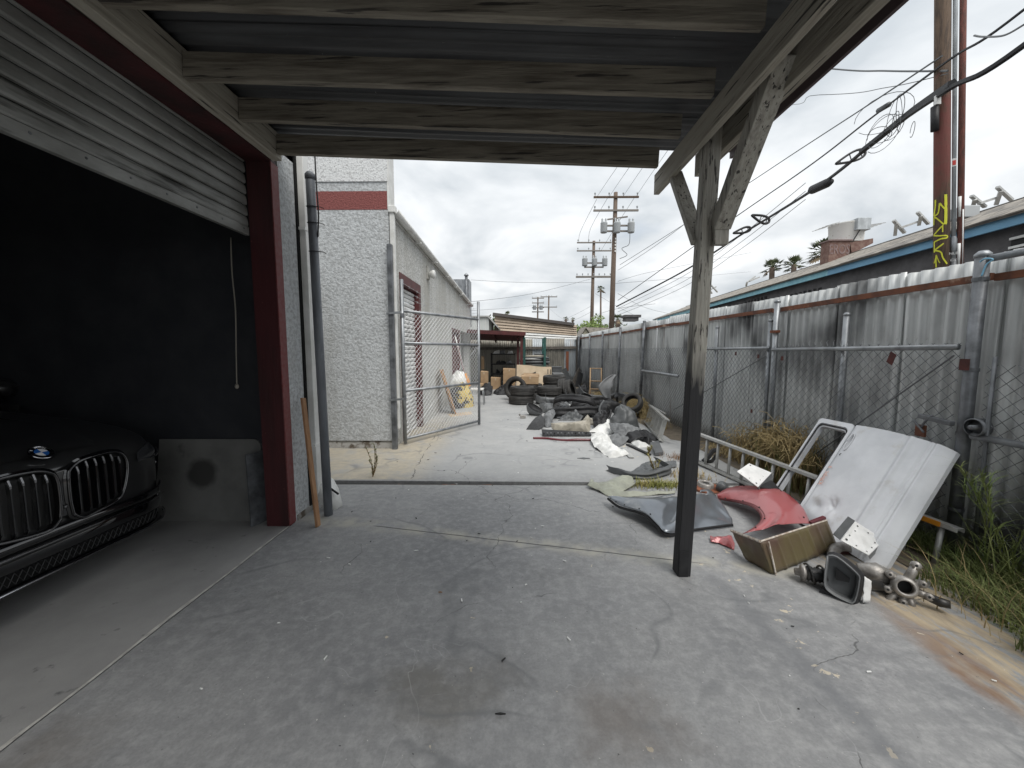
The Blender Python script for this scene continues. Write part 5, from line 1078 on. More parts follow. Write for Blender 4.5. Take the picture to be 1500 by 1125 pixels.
junk('bag_skirt', Z6([(300, 560), (560, 580), (740, 640), (735, 720), (640, 745), (540, 770), (400, 730), (320, 640)]), 0.3, 'grey_soft', 'grey crinkled plastic hanging below the dark bag', 'plastic sheet', cuts=6, disp=0.05, sc=10, bulge=0.10, seed=27)
junk('black_cover', Z6([(170, 250), (300, 255), (400, 275), (500, 310), (430, 350), (330, 395), (300, 520), (180, 560), (175, 400)]), 0.12, 'black_plastic', 'matt black engine cover behind the grey bag', dy=0.1, cuts=5, bulge=0.10, disp=0.03, seed=28)
part_c = Z6([(235, 250), (180, 330), (175, 420), (230, 500)])
solo('cover_pipe', MB().tube(smooth_pts([P(px, py, 7.35) for px, py in part_c]), 0.02, 6), 'grey_soft', 'grey curved pipe along the edge of the black cover', 'pipe', smooth=True)
junk('sill_trim', Z6([(735, 650), (860, 690), (985, 790), (940, 815), (830, 780), (760, 700)]), 0.7, 'black_plastic', 'black sill trim lying between grey bag and stepladder', cuts=5, bulge=0.05, disp=0.02, seed=29)
b4 = [G(860+u/9.373, 560+v/9.373, zz) for u, v, zz in ((935, 1015, 0.01), (1050, 1000, 0.01), (980, 838, 0.07), (862, 868, 0.08))]
bx_ = wthing('board_offcut', 'dark grey rectangular panel lying in front of the stepladder', 'panel', b4[0]); part('panel', MB().prism(b4, (0, 0, 0.05)), 'grey_plastic', bx_, bevel=0.008)
solo('metal_strip', MB().bar(G(914, 656, 0.02), G(925, 670, 0.02), 0.07, 0.012), 'alu_dull', 'short grey metal strip beside the white foam corner', 'strip')
solo('metal_strip', MB().bar(G(919, 651, 0.02), G(952, 666, 0.02), 0.05, 0.02), 'black_plastic', 'thin dark strip on the concrete before the dark panel', 'strip')
q = P(895, 560, 9.3)
tp_ = [P(889, 586, 9.3), P(884, 575, 9.3), P(884, 566, 9.3), P(888, 557, 9.35), P(897, 549, 9.4)]
mb = MB(); tq_ = smooth_pts(tp_, 6); mb.grid(lambda a, b: tq_[int(round(a*(len(tq_)-1)))]+Vector((0.05+(0.05+0.13*(1-abs(2*a-1)))*(b-0.5)*2, 0.04*math.cos(math.pi*(b-0.5)), 0)), len(tq_)-1, 6)
solo('quarter_trim', mb, 'grey_soft', 'tall upright grey curved body trim at the fence', 'car part', smooth=True, solid=0.02)

extra = [('liner_scrap', [(800, 590), (812, 584), (822, 588), (826, 598), (812, 603)], 0.3, 'black_plastic', 'black liner scrap behind the grey lamp housing'),
 ('liner_scrap', [(832, 586), (845, 580), (856, 584), (850, 592), (838, 594)], 0.4, 'grey_plastic', 'grey liner scrap at the back left of the heap'),
 ('cover_scrap', [(818, 596), (830, 588), (838, 600), (830, 612), (820, 610)], 0.2, 'grey_soft', 'pale grey cover scrap left of the white sheet'),
 ('cover_scrap', [(846, 600), (858, 592), (872, 596), (876, 606), (862, 612), (850, 610)], 0.25, 'black_plastic', 'black cover scrap behind the tan bumper'),
 ('duct_scrap', [(868, 612), (880, 600), (890, 606), (892, 622), (880, 630), (870, 626)], 0.2, 'black_plastic', 'black duct scrap between tan bumper and grey bag'),
 ('duct_scrap', [(862, 590), (876, 584), (884, 592), (878, 602), (866, 600)], 0.3, 'grey_plastic', 'dark grey duct scrap below the rear white sheet'),
 ('trim_scrap', [(934, 632), (946, 638), (958, 650), (950, 652), (938, 644)], 0.6, 'black_plastic', 'black trim scrap under the stepladder near end')]
for k, (nm, pts, s_, m_, lab) in enumerate(extra): junk(nm, pts, s_, m_, lab, cuts=5, bulge=0.08, disp=0.07, sc=9, seed=60+k)

# shaped pieces that fill the heap: bumper covers, wheel arch liners
def bumper_cover(c, L_, rz, tilt, m, lab, h=0.22):
    M_ = Matrix.Translation(c) @ Matrix.Rotation(rz, 4, 'Z') @ Matrix.Rotation(tilt, 4, 'X'); pts = smooth_pts([Vector((-L_, 0.32, 0)), Vector((-L_*0.88, 0.02, 0)), Vector((-L_*0.4, -0.10, 0)), Vector((L_*0.4, -0.10, 0)), Vector((L_*0.88, 0.02, 0)), Vector((L_, 0.32, 0))], 6); n = len(pts)-1
    def f(a, b):
        p_ = pts[int(round(a*n))]; k = abs(2*a-1); prof = 0.05*math.sin(b*math.pi)+0.03*math.sin(b*3*math.pi)*(1-k)
        q = M_ @ (p_+Vector((0, -prof, h*(b-0.5)*(1-0.25*k)))); q += Vector((0, 0, 0.02*noise.noise(q*6))); q.z = max(q.z, 0.004); return q
    return solo('bumper_shell', MB().grid(f, n, 14), m, lab, 'bumper', 'bumper shells thrown on the scrap heap', smooth=True, solid=0.004, fix=False)
def arch_liner(c, r, w, rz, tilt, m, lab):
    M_ = Matrix.Translation(c) @ Matrix.Rotation(rz, 4, 'Z') @ Matrix.Rotation(tilt, 4, 'X')
    def f(a, b):
        t = math.pi*(0.02+0.96*a); rr = r*(1+0.05*math.sin(9*t)*(b > 0.3)); q = M_ @ Vector((rr*math.cos(t), w*(b-0.5), rr*math.sin(t)*0.8)); q += Vector((0, 0, 0.015*noise.noise(q*8))); q.z = max(q.z, 0.004); return q
    return solo('arch_liner', MB().grid(f, 36, 8), m, lab, 'wheel liner', 'wheel arch liners thrown on the scrap heap', smooth=True, solid=0.004, fix=False)
bumper_cover(G(848, 614)+Vector((0, 0.1, 0.14)), 0.62, R(8), R(-20), 'black_plastic', 'black bumper shell lying behind the tan bumper cover')
bumper_cover(G(832, 600)+Vector((0, 0.1, 0.13)), 0.6, R(-14), R(30), 'grey_plastic', 'dark grey bumper shell in the back left of the heap')
bumper_cover(G(872, 606)+Vector((0, 0.2, 0.22)), 0.55, R(30), R(-35), 'black_plastic', 'black tilted bumper shell near the black engine cover')
bumper_cover(G(858, 596)+Vector((0.1, 0.2, 0.12)), 0.6, R(-5), R(60), 'grey_soft', 'pale grey bumper shell under the rear white sheet')
arch_liner(G(820, 612)+Vector((0, 0, 0.0)), 0.26, 0.24, R(20), R(10), 'black_plastic', 'black arch liner left of the tan bumper')
arch_liner(G(868, 622)+Vector((0.05, 0.15, 0.0)), 0.24, 0.22, R(-35), R(-15), 'charcoal_felt', 'charcoal arch liner right of the tan bumper')
arch_liner(G(893, 603)+Vector((0, 0.1, 0.05)), 0.30, 0.26, R(60), R(25), 'black_plastic', 'black arch liner standing behind the grey bag')
arch_liner(G(842, 590)+Vector((0, 0.1, 0.0)), 0.28, 0.22, R(-10), R(0), 'grey_plastic', 'grey arch liner at the very back of the heap')
bumper_cover(G(925, 612)+Vector((0.05, 0.1, 0.12)), 0.45, R(50), R(20), 'grey_plastic', 'dark bumper shell right of the big grey bag')
arch_liner(G(935, 648)+Vector((0, 0.05, 0.0)), 0.2, 0.2, R(15), R(20), 'black_plastic', 'small black arch liner between grey bag and stepladder')
bumper_cover(G(936, 700)+Vector((0.15, 0.12, 0.05)), 0.38, R(25), R(0), 'grey_plastic', 'grey bumper shell flat on the ground behind the torn bumper skin', h=0.10)

for k, (a, b) in enumerate(((0.10, 0.03), (0.30, 0.03), (0.52, 0.03), (0.75, 0.03), (0.92, 0.04), (0.9, 0.9), (0.55, 0.95), (0.25, 0.95))):
    q = redf(a, b)+Vector((-0.004, -0.008, 0.006)); part('bolt_hole', xf(MB().lathe([(0, 0), (0.006, 0), (0.0075, -0.003)], (0, 0, 0), 'z', 8), Matrix.Translation(-rf.location) @ frame_matrix(q, (1, 0, 0), (0, 0.6, 0.8))), 'hole_dark', rf)
for k, a in enumerate((0.05, 0.12, 0.2, 0.3, 0.4, 0.9, 0.96)):
    q = fend(a, 0.06)+Vector((0, -0.004, 0.006)); part('bolt_hole', xf(MB().lathe([(0, 0), (0.006, 0), (0.0075, -0.003)], (0, 0, 0), 'z', 8), Matrix.Translation(-gf.location) @ frame_matrix(q, (1, 0, 0), (0, 0.9, 0.4))), 'hole_dark', gf)

bumper_cover(G(838, 612)+Vector((0.05, 0.15, 0.34)), 0.5, R(-20), R(-50), 'black_plastic', 'black bumper shell on top of the heap middle')
bumper_cover(G(880, 598)+Vector((0.0, 0.2, 0.32)), 0.5, R(15), R(40), 'grey_plastic', 'dark grey bumper shell on top of the heap right side')
arch_liner(G(855, 604)+Vector((0, 0.1, 0.22)), 0.26, 0.24, R(40), R(-25), 'black_plastic', 'black arch liner perched on the heap top')
arch_liner(G(905, 592)+Vector((0, 0.1, 0.0)), 0.34, 0.3, R(5), R(15), 'black_plastic', 'large black arch liner beside the propped tyre')
bumper_cover(G(812, 594)+Vector((0.0, 0.1, 0.14)), 0.42, R(25), R(10), 'grey_soft', 'silver grey bumper shell at the heap rear left')
arch_liner(G(800, 618)+Vector((0.1, 0.2, 0.0)), 0.2, 0.2, R(70), R(0), 'grey_plastic', 'small grey arch liner beside the felt liner')
# ------------------------------------------------------------------ the black car in the garage (front towards the alley)
cr = wthing('car', 'black car with large twin kidney grille parked nose out in the garage', 'car', (-4.6, 2.22, 0))
CF, CYc = -2.74, 2.20                            # front plane, centre line
def cpt(f, y, z): return Vector((CF-f, CYc+y, z))
def lerp_tab(t, x):
    for (a, va), (b, vb) in zip(t, t[1:]):
        if x <= b: k = (x-a)/(b-a); k = k*k*(3-2*k) if False else k; return va+(vb-va)*k
    return t[-1][1]
Wt = [(0, 0.52), (0.03, 0.62), (0.08, 0.70), (0.16, 0.785), (0.26, 0.86), (0.4, 0.925), (0.6, 0.965), (1.2, 1.0), (3.5, 1.0), (4.5, 0.96), (4.85, 0.86), (4.95, 0.7)]
Zt = [(0, 0.78), (0.03, 0.82), (0.08, 0.855), (0.18, 0.895), (0.4, 0.945), (0.8, 1.0), (1.3, 1.055), (1.6, 1.085), (2.2, 1.10), (4.3, 1.12), (4.8, 1.08), (4.95, 0.95)]
Zb = [(0, 0.215), (0.3, 0.215), (0.8, 0.25), (4.4, 0.27), (4.95, 0.4)]
sec = [(0.0, 1.0), (0.22, 1.0), (0.42, 0.995), (0.56, 0.988), (0.66, 0.985), (0.76, 0.965), (0.86, 0.925), (0.93, 0.86), (0.975, 0.76), (1.0, 0.62), (1.0, 0.45), (0.985, 0.28), (0.965, 0.12), (0.93, 0.0)]
fs_ = [0, 0.015, 0.04, 0.08, 0.14, 0.22, 0.32, 0.45, 0.6, 0.8, 1.05, 1.3, 1.6, 2.0, 2.6, 3.2, 3.8, 4.3, 4.6, 4.8, 4.9, 4.95]
full = [(-y, z) for y, z in reversed(sec[1:])]+sec
mb = MB(); rows = []
for f in fs_:
    w_, zt, zb = lerp_tab(Wt, f), lerp_tab(Zt, f), lerp_tab(Zb, f); rows.append([cpt(f, y*w_, zb+(zt-zb)*z) for y, z in full])
nc = len(full); vs = [p for r_ in rows for p in r_]
fc = [(i*nc+k, i*nc+k+1, (i+1)*nc+k+1, (i+1)*nc+k) for i in range(len(rows)-1) for k in range(nc-1)]
fc.append(tuple(range(nc-1, -1, -1))); fc.append(tuple((len(rows)-1)*nc+k for k in range(nc)))
body = part('body', MB().add(vs, fc), 'car_black', cr, True)
md = body.modifiers.new('sub', 'SUBSURF'); md.levels = 1; md.render_levels = 2
# bonnet crease lines: raised panel on the hood
def hood(a, b):
    f = 0.10+1.35*a; w_ = lerp_tab(Wt, f); y = (b-0.5)*2*w_*0.62*(0.86+0.14*a); zt = lerp_tab(Zt, f); k = abs(b-0.5)*2
    return cpt(f, y, zt+0.014-0.03*k**6-0.016*(k**2))
part('bonnet', MB().grid(hood, 20, 24), 'car_black', cr, True)
# cabin
gh = [(1.45, 0.80, 1.09), (2.2, 0.74, 1.55), (2.7, 0.70, 1.68), (3.6, 0.68, 1.66), (4.4, 0.70, 1.42), (4.8, 0.76, 1.10)]
vs = []
for f, w_, z in gh: vs += [cpt(f, -0.88, 1.08), cpt(f, -w_, z-0.06), cpt(f, -w_*0.85, z), cpt(f, 0, z+0.02), cpt(f, w_*0.85, z), cpt(f, w_, z-0.06), cpt(f, 0.88, 1.08)]
part('cabin', MB().add(vs, [(i*7+k, i*7+k+1, i*7+k+8, i*7+k+7) for i in range(5) for k in range(6)]), 'glass_dark', cr, True)
for s in (-1, 1):
    part('door', MB().grid(lambda a, b: cpt(1.5+2.3*a, s*(1.004-0.02*abs(b-0.5)), 0.35+0.68*b), 6, 4), 'car_black', cr, True, solid=0.01)
    m2 = part('door_mirror', MB().ball(cpt(1.75, s*1.08, 1.16), 0.12, 12, 8, (0.7, 1, 0.7)), 'car_black', cr, True)
for f in (0.92, 3.9):
    for s in (-1, 1):
        c = cpt(f, s*0.90, 0.37)
        wh = part('wheel', MB().lathe([(0.25, 0.10), (0.345, 0.105), (0.368, 0.08), (0.37, -0.08), (0.345, -0.105), (0.25, -0.10)], c, 'y', 32), 'rubber', cr, True)
        part('rim', MB().lathe([(0, 0.02*s), (0.06, 0.05*s), (0.20, 0.07*s), (0.25, 0.10*s)], c, 'y', 20), 'gloss_black', wh, True)
        part('wheel_arch', MB().lathe([(0.37, -0.06), (0.44, -0.06), (0.44, 0.105), (0.40, 0.112), (0.37, 0.10)], cpt(f, s*0.905, 0.39), 'y', 32), 'matte_black', cr, True)
def surf_f(y, z):                         # where the body skin stands at this width and height
    y = abs(y); f = 0.0
    while f < 0.6:
        w_, zt, zb = lerp_tab(Wt, f), lerp_tab(Zt, f), lerp_tab(Zb, f); k = (z-zb)/(zt-zb); fac = 0.0
        for (ya, za), (yb, zb_) in zip(sec, sec[1:]):
            if zb_ <= k <= za: fac = max(fac, ya+(yb-ya)*((za-k)/max(za-zb_, 1e-6)))
        if fac*w_ >= y: return f
        f += 0.005
    return f
# kidney grilles
def kid(sgn):
    K = [(0.018, 0.43), (0.022, 0.78), (0.06, 0.845), (0.14, 0.86), (0.30, 0.845), (0.375, 0.80), (0.395, 0.72), (0.37, 0.60), (0.32, 0.49), (0.25, 0.455), (0.09, 0.44)]
    K = [(0.035, 0.50), (0.025, 0.60), (0.03, 0.745), (0.06, 0.79), (0.13, 0.815), (0.26, 0.82), (0.345, 0.80), (0.385, 0.755), (0.392, 0.68), (0.37, 0.58), (0.33, 0.50), (0.27, 0.475), (0.12, 0.455), (0.07, 0.465)]
    return [(y*sgn, z) for y, z in K]
def front_f(y, z): return -0.030+0.16*max(0, abs(y)-0.05)**2+0.10*max(0, z-0.72)
for s in (-1, 1):
    k = smooth_pts([Vector((y, z, 0)) for y, z in kid(s)]+[Vector((*kid(s)[0], 0))], 4)[:-1]
    loop = [cpt(front_f(p.x, p.y)-0.004, p.x, p.y) for p in k]
    kd = part('kidney_grille', MB().tube(loop+[loop[0]], 0.010, 8), 'gloss_black', cr, True)
    c = sum(loop, Vector())/len(loop); inner = [p+(c-p)*0.02+Vector((-0.045, 0, 0)) for p in loop]; n = len(loop)
    part('recess', MB().add(loop+inner, [(i, (i+1) % n, (i+1) % n+n, i+n) for i in range(n)]+[tuple(range(n, 2*n))]), 'matte_black', kd)
    out2 = [p+(p-c)*0.10+Vector((0.0-0.012, 0, 0)) for p in loop]
    part('surround', MB().add([p+Vector((0.002, 0, 0)) for p in loop]+out2, [(i, (i+1) % n, (i+1) % n+n, i+n) for i in range(n)]), 'gloss_black', kd, True, fix=False)
    part('bright_edge', MB().tube([p+Vector((0.009, 0, 0)) for p in loop+[loop[0]]], 0.0014, 5), 'rim', kd)
    for i in range(6):
        y = s*(0.075+0.052*i); zt = 0.80-0.02*(i == 0)-0.03*(i == 5); zb = 0.475+0.02*(i >= 4)+0.02*(i == 5)
        f0 = front_f(y, 0.6)
        pr = [cpt(f0+0.006, y, zt), cpt(f0-0.006, y, zt-0.03), cpt(f0-0.006, y, zb+0.03), cpt(f0+0.01, y, zb)]
        sl_ = part('slat', MB().prism(pr+[cpt(f0+0.05, y-s*0.012, zb), cpt(f0+0.05, y-s*0.012, zt)], (0, s*0.006, 0)), 'gloss_black', kd)
        part('slat_tip', MB().prism([cpt(f0+0.002, y, zt+0.002), cpt(f0-0.009, y, zt-0.03), cpt(f0-0.009, y, zt-0.045), cpt(f0+0.002, y, zt-0.02)], (0, s*0.009, 0)), 'rim', kd)
# bumper: glossy bar, lower intake, corner intakes, lip
def strip(z0, z1, f0, yw, bulge, m, name, seg=30, th=0.012):
    return part(name, MB().grid(lambda a, b: cpt(f0+surf_f((2*a-1)*yw, 0.45)-bulge*math.sin(math.pi*b), (2*a-1)*yw, z0+(z1-z0)*b), seg, 6), m, cr, True, solid=th)
strip(0.405, 0.455, -0.022, 0.66, 0.012, 'gloss_black', 'bumper_bar')
strip(0.30, 0.39, -0.024, 0.68, 0.008, 'gloss_black', 'bumper')
strip(0.225, 0.298, -0.016, 0.58, 0.0, 'matte_black', 'lower_grille')
mb = MB()
for i in range(34):
    y = -0.56+1.12*i/33
    for d in (-1, 1): mb.tube([cpt(surf_f(y, 0.45)-0.024, y, 0.232), cpt(surf_f(y, 0.45)-0.024, y+0.035*d, 0.296)], 0.0025, 4)
part('grille_mesh', mb, 'black_plastic', cr, kind='stuff')
part('lip', MB().grid(lambda a, b: cpt(-0.05+0.09*b+surf_f((2*a-1)*0.84, 0.45), (2*a-1)*0.84, 0.205+0.02*b), 30, 2), 'gloss_black', cr, True, solid=0.008)
part('lip_line', MB().tube([cpt(-0.054+surf_f(t*0.84, 0.45), t*0.84, 0.212) for t in [i/15-1 for i in range(31)]], 0.0022, 4), 'chrome', cr)
part('bumper_line', MB().tube([cpt(-0.052+surf_f(t*0.70, 0.45), t*0.70, 0.392) for t in [i/15-1 for i in range(31)]], 0.0015, 4), 'chrome', cr)
for s in (-1, 1):
    I0 = [(0.62, 0.25), (0.64, 0.42), (0.69, 0.47), (0.76, 0.45), (0.79, 0.36), (0.74, 0.26)]
    lp = [cpt(surf_f(y, z)-0.015, s*y, z) for y, z in I0]; lp2 = smooth_pts(lp+[lp[0]], 4)
    ic = part('corner_intake', MB().add([p+Vector((0.012, 0, 0)) for p in lp], [tuple(range(6))]), 'matte_black', cr)
    part('intake_rim', MB().tube([p+Vector((0.014, 0, 0)) for p in lp2], 0.008, 6), 'gloss_black', ic, True)
    part('intake_fin', MB().bar(cpt(surf_f(0.64, 0.36)-0.02, s*0.64, 0.36), cpt(surf_f(0.77, 0.37)-0.02, s*0.77, 0.37), 0.02, 0.012), 'gloss_black', ic)
    H = [(0.47, 0.70, 0.05), (0.60, 0.685, 0.085), (0.72, 0.675, 0.15), (0.81, 0.69, 0.26), (0.80, 0.76, 0.30), (0.72, 0.785, 0.19), (0.60, 0.785, 0.10), (0.48, 0.76, 0.06)]
    hl = [cpt(surf_f(y, z)-0.014, s*y, z) for y, z, f in H]; c = sum(hl, Vector())/8+Vector((0.035, s*0.02, 0.01))
    h_ = part('headlight', MB().add(hl+[c], [(i, (i+1) % 8, 8) for i in range(8)]), 'lens', cr, True)
    part('light_tube', MB().tube(smooth_pts([hl[0]+Vector((0.012, 0, 0.01)), hl[1]+Vector((0.016, 0, 0.012)), hl[2]+Vector((0.018, 0, 0.015)), hl[3]+Vector((0.016, s*0.006, 0.02))]), 0.005, 6), 'chrome', h_)
    part('corner_vent', MB().prism([cpt(surf_f(0.83, 0.5)-0.006, s*0.83, 0.42), cpt(surf_f(0.83, 0.5)-0.006, s*0.83, 0.58), cpt(surf_f(0.88, 0.5)-0.006, s*0.88, 0.58), cpt(surf_f(0.88, 0.5)-0.006, s*0.88, 0.42)], (0.004, s*0.006, 0)), 'matte_black', cr)
    part('canard', MB().bar(cpt(surf_f(0.82, 0.58)-0.008, s*0.82, 0.585), cpt(surf_f(0.87, 0.6)-0.008, s*0.87, 0.62), 0.02, 0.02), 'chrome', cr, bevel=0.004)
# roundel on the nose
bc = cpt(0.082, 0.0, 0.888); bM = frame_matrix(bc, (0, 1, 0), (-0.80, 0, 0.60)) @ Matrix.Scale(1.3, 4); bdg = part('badge', xf(MB().lathe([(0.041, 0.0), (0.043, 0.004), (0.040, 0.007), (0.037, 0.004)], (0, 0, 0), 'z', 32), bM), 'chrome', cr, True)
part('badge_ring', xf(MB().lathe([(0.024, 0.004), (0.038, 0.004), (0.041, 0.0)], (0, 0, 0), 'z', 32), bM), 'gloss_black', bdg)
for qd in range(4):
    arc = [(0.024*math.cos(t), 0.024*math.sin(t), 0.005) for t in [math.pi/2*(qd+i/6) for i in range(7)]]
    part('badge_quarter', xf(MB().add([(0, 0, 0.0055)]+arc, [(0, i+1, i+2) for i in range(6)]), bM), 'badge_white' if qd % 2 == 0 else 'badge_blue', bdg, fix=False)
for ch, t in (('B', 135), ('M', 90), ('W', 45)):
    part('badge_letter', xf(text_mb(ch, 0.013, 0.0004), bM @ Matrix.Translation((0.031*math.cos(R(t)), 0.031*math.sin(R(t)), 0.0052)) @ Matrix.Rotation(R(t-90), 4, 'Z')), 'badge_white', bdg, fix=False)
part('sensor', MB().ball(cpt(-0.03, 0.0, 0.56), 0.012, 8, 6), 'lens', cr, True)
part('centre_bar', MB().box(cpt(-0.022, -0.022, 0.50), cpt(0.05, 0.022, 0.78)), 'gloss_black', cr, bevel=0.004)
# ------------------------------------------------------------------ tyres
def tyre_mesh():
    mb = MB(); Ro, Ri, hw = 0.345, 0.215, 0.118
    pr = [(Ri, -hw*0.72), (Ri+0.012, -hw*0.86), (Ri+0.05, -hw*1.0), (Ro-0.05, -hw*1.02), (Ro-0.02, -hw*0.93), (Ro-0.004, -hw*0.78)]
    for zc in (-0.06, -0.022, 0.022, 0.06):
        pr += [(Ro, zc-0.014), (Ro, zc+0.014), (Ro-0.009, zc+0.017)]
        if zc < 0.06: pr += [(Ro-0.009, zc+0.021)]
    pr += [(Ro-0.004, hw*0.78), (Ro-0.02, hw*0.93), (Ro-0.05, hw*1.02), (Ri+0.05, hw), (Ri+0.012, hw*0.86), (Ri, hw*0.72), (Ri+0.03, hw*0.5), (Ro-0.06, hw*0.55), (Ro-0.06, -hw*0.55), (Ri+0.03, -hw*0.5)]
    mb.lathe(pr, (0, 0, 0), 'z', 40, True); return mb
TM = mesh_of(tyre_mesh(), 'tyre', 'rubber', True); fixn(TM)
def tyre(loc, label, rot=(0, 0, 0), scale=1.0):
    o = bpy.data.objects.new('tyre', TM); COL.objects.link(o); o.location = loc; o.rotation_euler = rot; o.scale = (scale,)*3
    return tag(o, label, 'tyre', 'used tyres lying about the yard')
TY = G(760, 594).y+0.33
for nm, px, w_ in (('left', 764, 0), ('right', 804, 0)):
    x = P(px, 580, TY).x
    tyre((x-0.01, TY, 0.122), 'lower tyre of the %s front stack in the alley' % nm); tyre((x+0.02, TY+0.01, 0.366), 'upper tyre of the %s front stack in the alley' % nm, (0.01, 0.02, 1))
tyre((P(757, 570, TY+0.75).x-0.02, TY+0.75, 0.36), 'upright tyre leaning behind the left tyre stack', (R(78), 0, R(-25)), 1.02)
tyre((P(826, 570, TY+0.3).x, TY+0.35, 0.34), 'upright tyre leaning right of the tyre stacks', (R(80), R(0), R(72)), 0.98)
tyre((P(835, 572, TY+0.2).x, TY+0.2, 0.33), 'outermost leaning tyre right of the tyre stacks', (R(72), R(0), R(66)), 0.96)
tyre((P(812, 555, TY+1.0).x, TY+1.0, 0.60), 'tyre lying flat behind the right tyre stack', (0.04, 0, 0)); tyre((P(812, 555, TY+1.0).x, TY+1.0, 0.36), 'hidden lower tyre behind the right tyre stack', (0, 0, 0)); tyre((P(812, 555, TY+1.0).x, TY+1.0, 0.12), 'lowest tyre of the rear right stack')
tyre((P(927, 592, 7.7).x, 7.75, 0.42), 'tyre propped on the scrap heap near the fence', (R(55), R(0), R(-40)), 0.62)
solo('tyre_lever', MB().tube([P(836, 587, TY), P(843, 592, TY-0.5)], 0.02, 6), 'black_plastic', 'short black bar on the ground beside the leaning tyres', 'bar')

# ------------------------------------------------------------------ cartons
def carton(px0, px1, py0, py1, y, dep, m, label, open_=False, z0=None, rot=0.0):
    a, b = P(px0, py1, y), P(px1, py0, y); zb = a.z if z0 is None else z0
    c = wthing('cardboard_box', label, 'box', ((a.x+b.x)/2, y+dep/2, zb), 'cardboard boxes at the back of the yard')
    part('carton', MB().box((a.x, y, zb), (b.x, y+dep, b.z)), m, c, bevel=0.006)
    part('flap', quad((a.x, y, b.z), (b.x, y, b.z), (b.x, y+dep*0.47, b.z+0.012), (a.x, y+dep*0.47, b.z+0.03)), m, c, solid=0.005)
    part('flap', quad((a.x, y+dep, b.z), (b.x, y+dep, b.z), (b.x, y+dep*0.53, b.z+0.02), (a.x, y+dep*0.53, b.z+0.04)), m, c, solid=0.005)
    part('tape', MB().box(((a.x+b.x)/2-0.025, y-0.002, b.z-0.08), ((a.x+b.x)/2+0.025, y-0.0005, b.z)), 'cardboard_pale', c)
    return c
tyre((P(778, 560, TY+0.85).x, TY+0.95, 0.12), 'lower tyre under the middle cardboard box'); tyre((P(778, 560, TY+0.85).x, TY+0.95, 0.36), 'upper tyre under the middle cardboard box')
carton(764, 789, 551.5, 567, TY+0.62, 0.42, 'cardboard', 'cardboard box on top of the tyres in the alley', z0=0.49)
carton(767, 790, 549, 553, TY+1.1, 0.4, 'cardboard', 'flatter cardboard box behind the box on the tyres')
pc = [P(756, 565, 13.2), P(808, 565, 13.2), P(808, 537, 13.5), P(757, 535, 13.5)]; pc[0].z = pc[1].z = 0.005
bgc = wthing('cardboard_sheet', 'wide flattened cardboard sheet leaning upright behind the tyres', 'cardboard', (pc[0]+pc[1])/2)
part('sheet', quad(*pc, 8, 4, lambda a, b: Vector((0, 0.03*math.sin(a*3), 0.02*math.sin(a*5+1)*b))), 'cardboard_pale', bgc, solid=0.012)
tq_ = [P(775, 549, 13.30), P(785, 544, 13.33), P(784.5, 549, 13.30)]; part('printed_arrow', MB().prism([p+Vector((0, -0.012, 0)) for p in tq_], (0, -0.002, 0)), 'hole_dark', bgc)
for k in (802, 806): part('printed_mark', MB().prism([P(k, 541, 13.36), P(k+1.2, 541, 13.36), P(k+1.2, 548, 13.3), P(k, 548, 13.3)], (0, -0.003, 0)), 'hole_dark', bgc)
carton(737, 755, 541, 557, 14.2, 0.5, 'cardboard', 'sealed brown carton with dark stripe beside the flattened cardboard', z0=0.35)
carton(737, 755, 557, 570, 14.2, 0.5, 'cardboard', 'lower brown carton beneath the striped carton', z0=0.0)
carton(704, 714, 545, 563, 13.4, 0.5, 'cardboard', 'orange brown carton stacked at the shed opening', z0=0.32)
carton(700, 708, 563, 577, 12.9, 0.4, 'cardboard', 'small carton on the ground by the gate end', z0=0.0)
carton(719, 733, 554, 568, 14.4, 0.5, 'cardboard', 'low carton under the shelving unit', z0=0.0)
carton(705, 709, 523, 541, 15.6, 0.1, 'cardboard', 'tall narrow carton standing left of the shelving')
q = P(700, 535, 13.5)
# ------------------------------------------------------------------ red roofed lean-to with shelving
s0 = P(703, 487, 14.6); s1 = P(766, 489, 14.6)
le = wthing('lean_to', 'dark red timber lean-to roof at the end of the alley', 'shelter', ((s0.x+s1.x)/2, 15.5, 0))
zf = s1.z
part('roof', MB().add([(-2.6, 14.4, zf+0.16), (s1.x+0.08, 14.4, zf+0.03), (s1.x+0.08, 17.0, zf-0.22), (-2.6, 17.0, zf-0.12)], [(0, 1, 2, 3)]), 'red_wood', le, solid=0.05)
part('fascia', MB().bar((-2.6, 14.38, zf+0.12), (s1.x+0.1, 14.38, zf-0.01), 0.03, 0.14), 'red_wood', le)
for x in (-1.6, -0.9, -0.2): part('rafter', MB().bar((x, 14.45, zf+0.0), (x, 16.9, zf-0.27), 0.05, 0.1), 'red_wood', le)
xp = P(764, 520, 14.6).x
part('post', MB().box((xp-0.05, 14.5, 0), (xp+0.05, 14.6, zf-0.02)), 'red_wood', le); part('post', MB().box((xp-0.18, 15.3, 0), (xp-0.09, 15.4, zf-0.1)), 'red_wood', le)
sx0, sx1 = P(719, 520, 16).x, P(755, 520, 16).x
sv = wthing('shelving_unit', 'black shelving unit full of dark car parts under the lean-to', 'shelving', ((sx0+sx1)/2, 16.1, 0))
zs = [P(730, py, 16).z for py in (563, 548, 533.5, 519)]
for z in zs: part('shelf', MB().box((sx0, 15.9, z-0.02), (sx1, 16.5, z+0.02)), 'black_plastic', sv)
for x in (sx0+0.02, sx1-0.02):
    for y in (15.92, 16.48): part('upright', MB().box((x-0.02, y-0.02, 0), (x+0.02, y+0.02, zs[-1]+0.05)), 'black_plastic', sv)
random.seed(11)
kl = ['greyish', 'blackish', 'pale', 'silvery', 'dusty', 'scuffed', 'rounded', 'squarish', 'curved']
n_ = 0
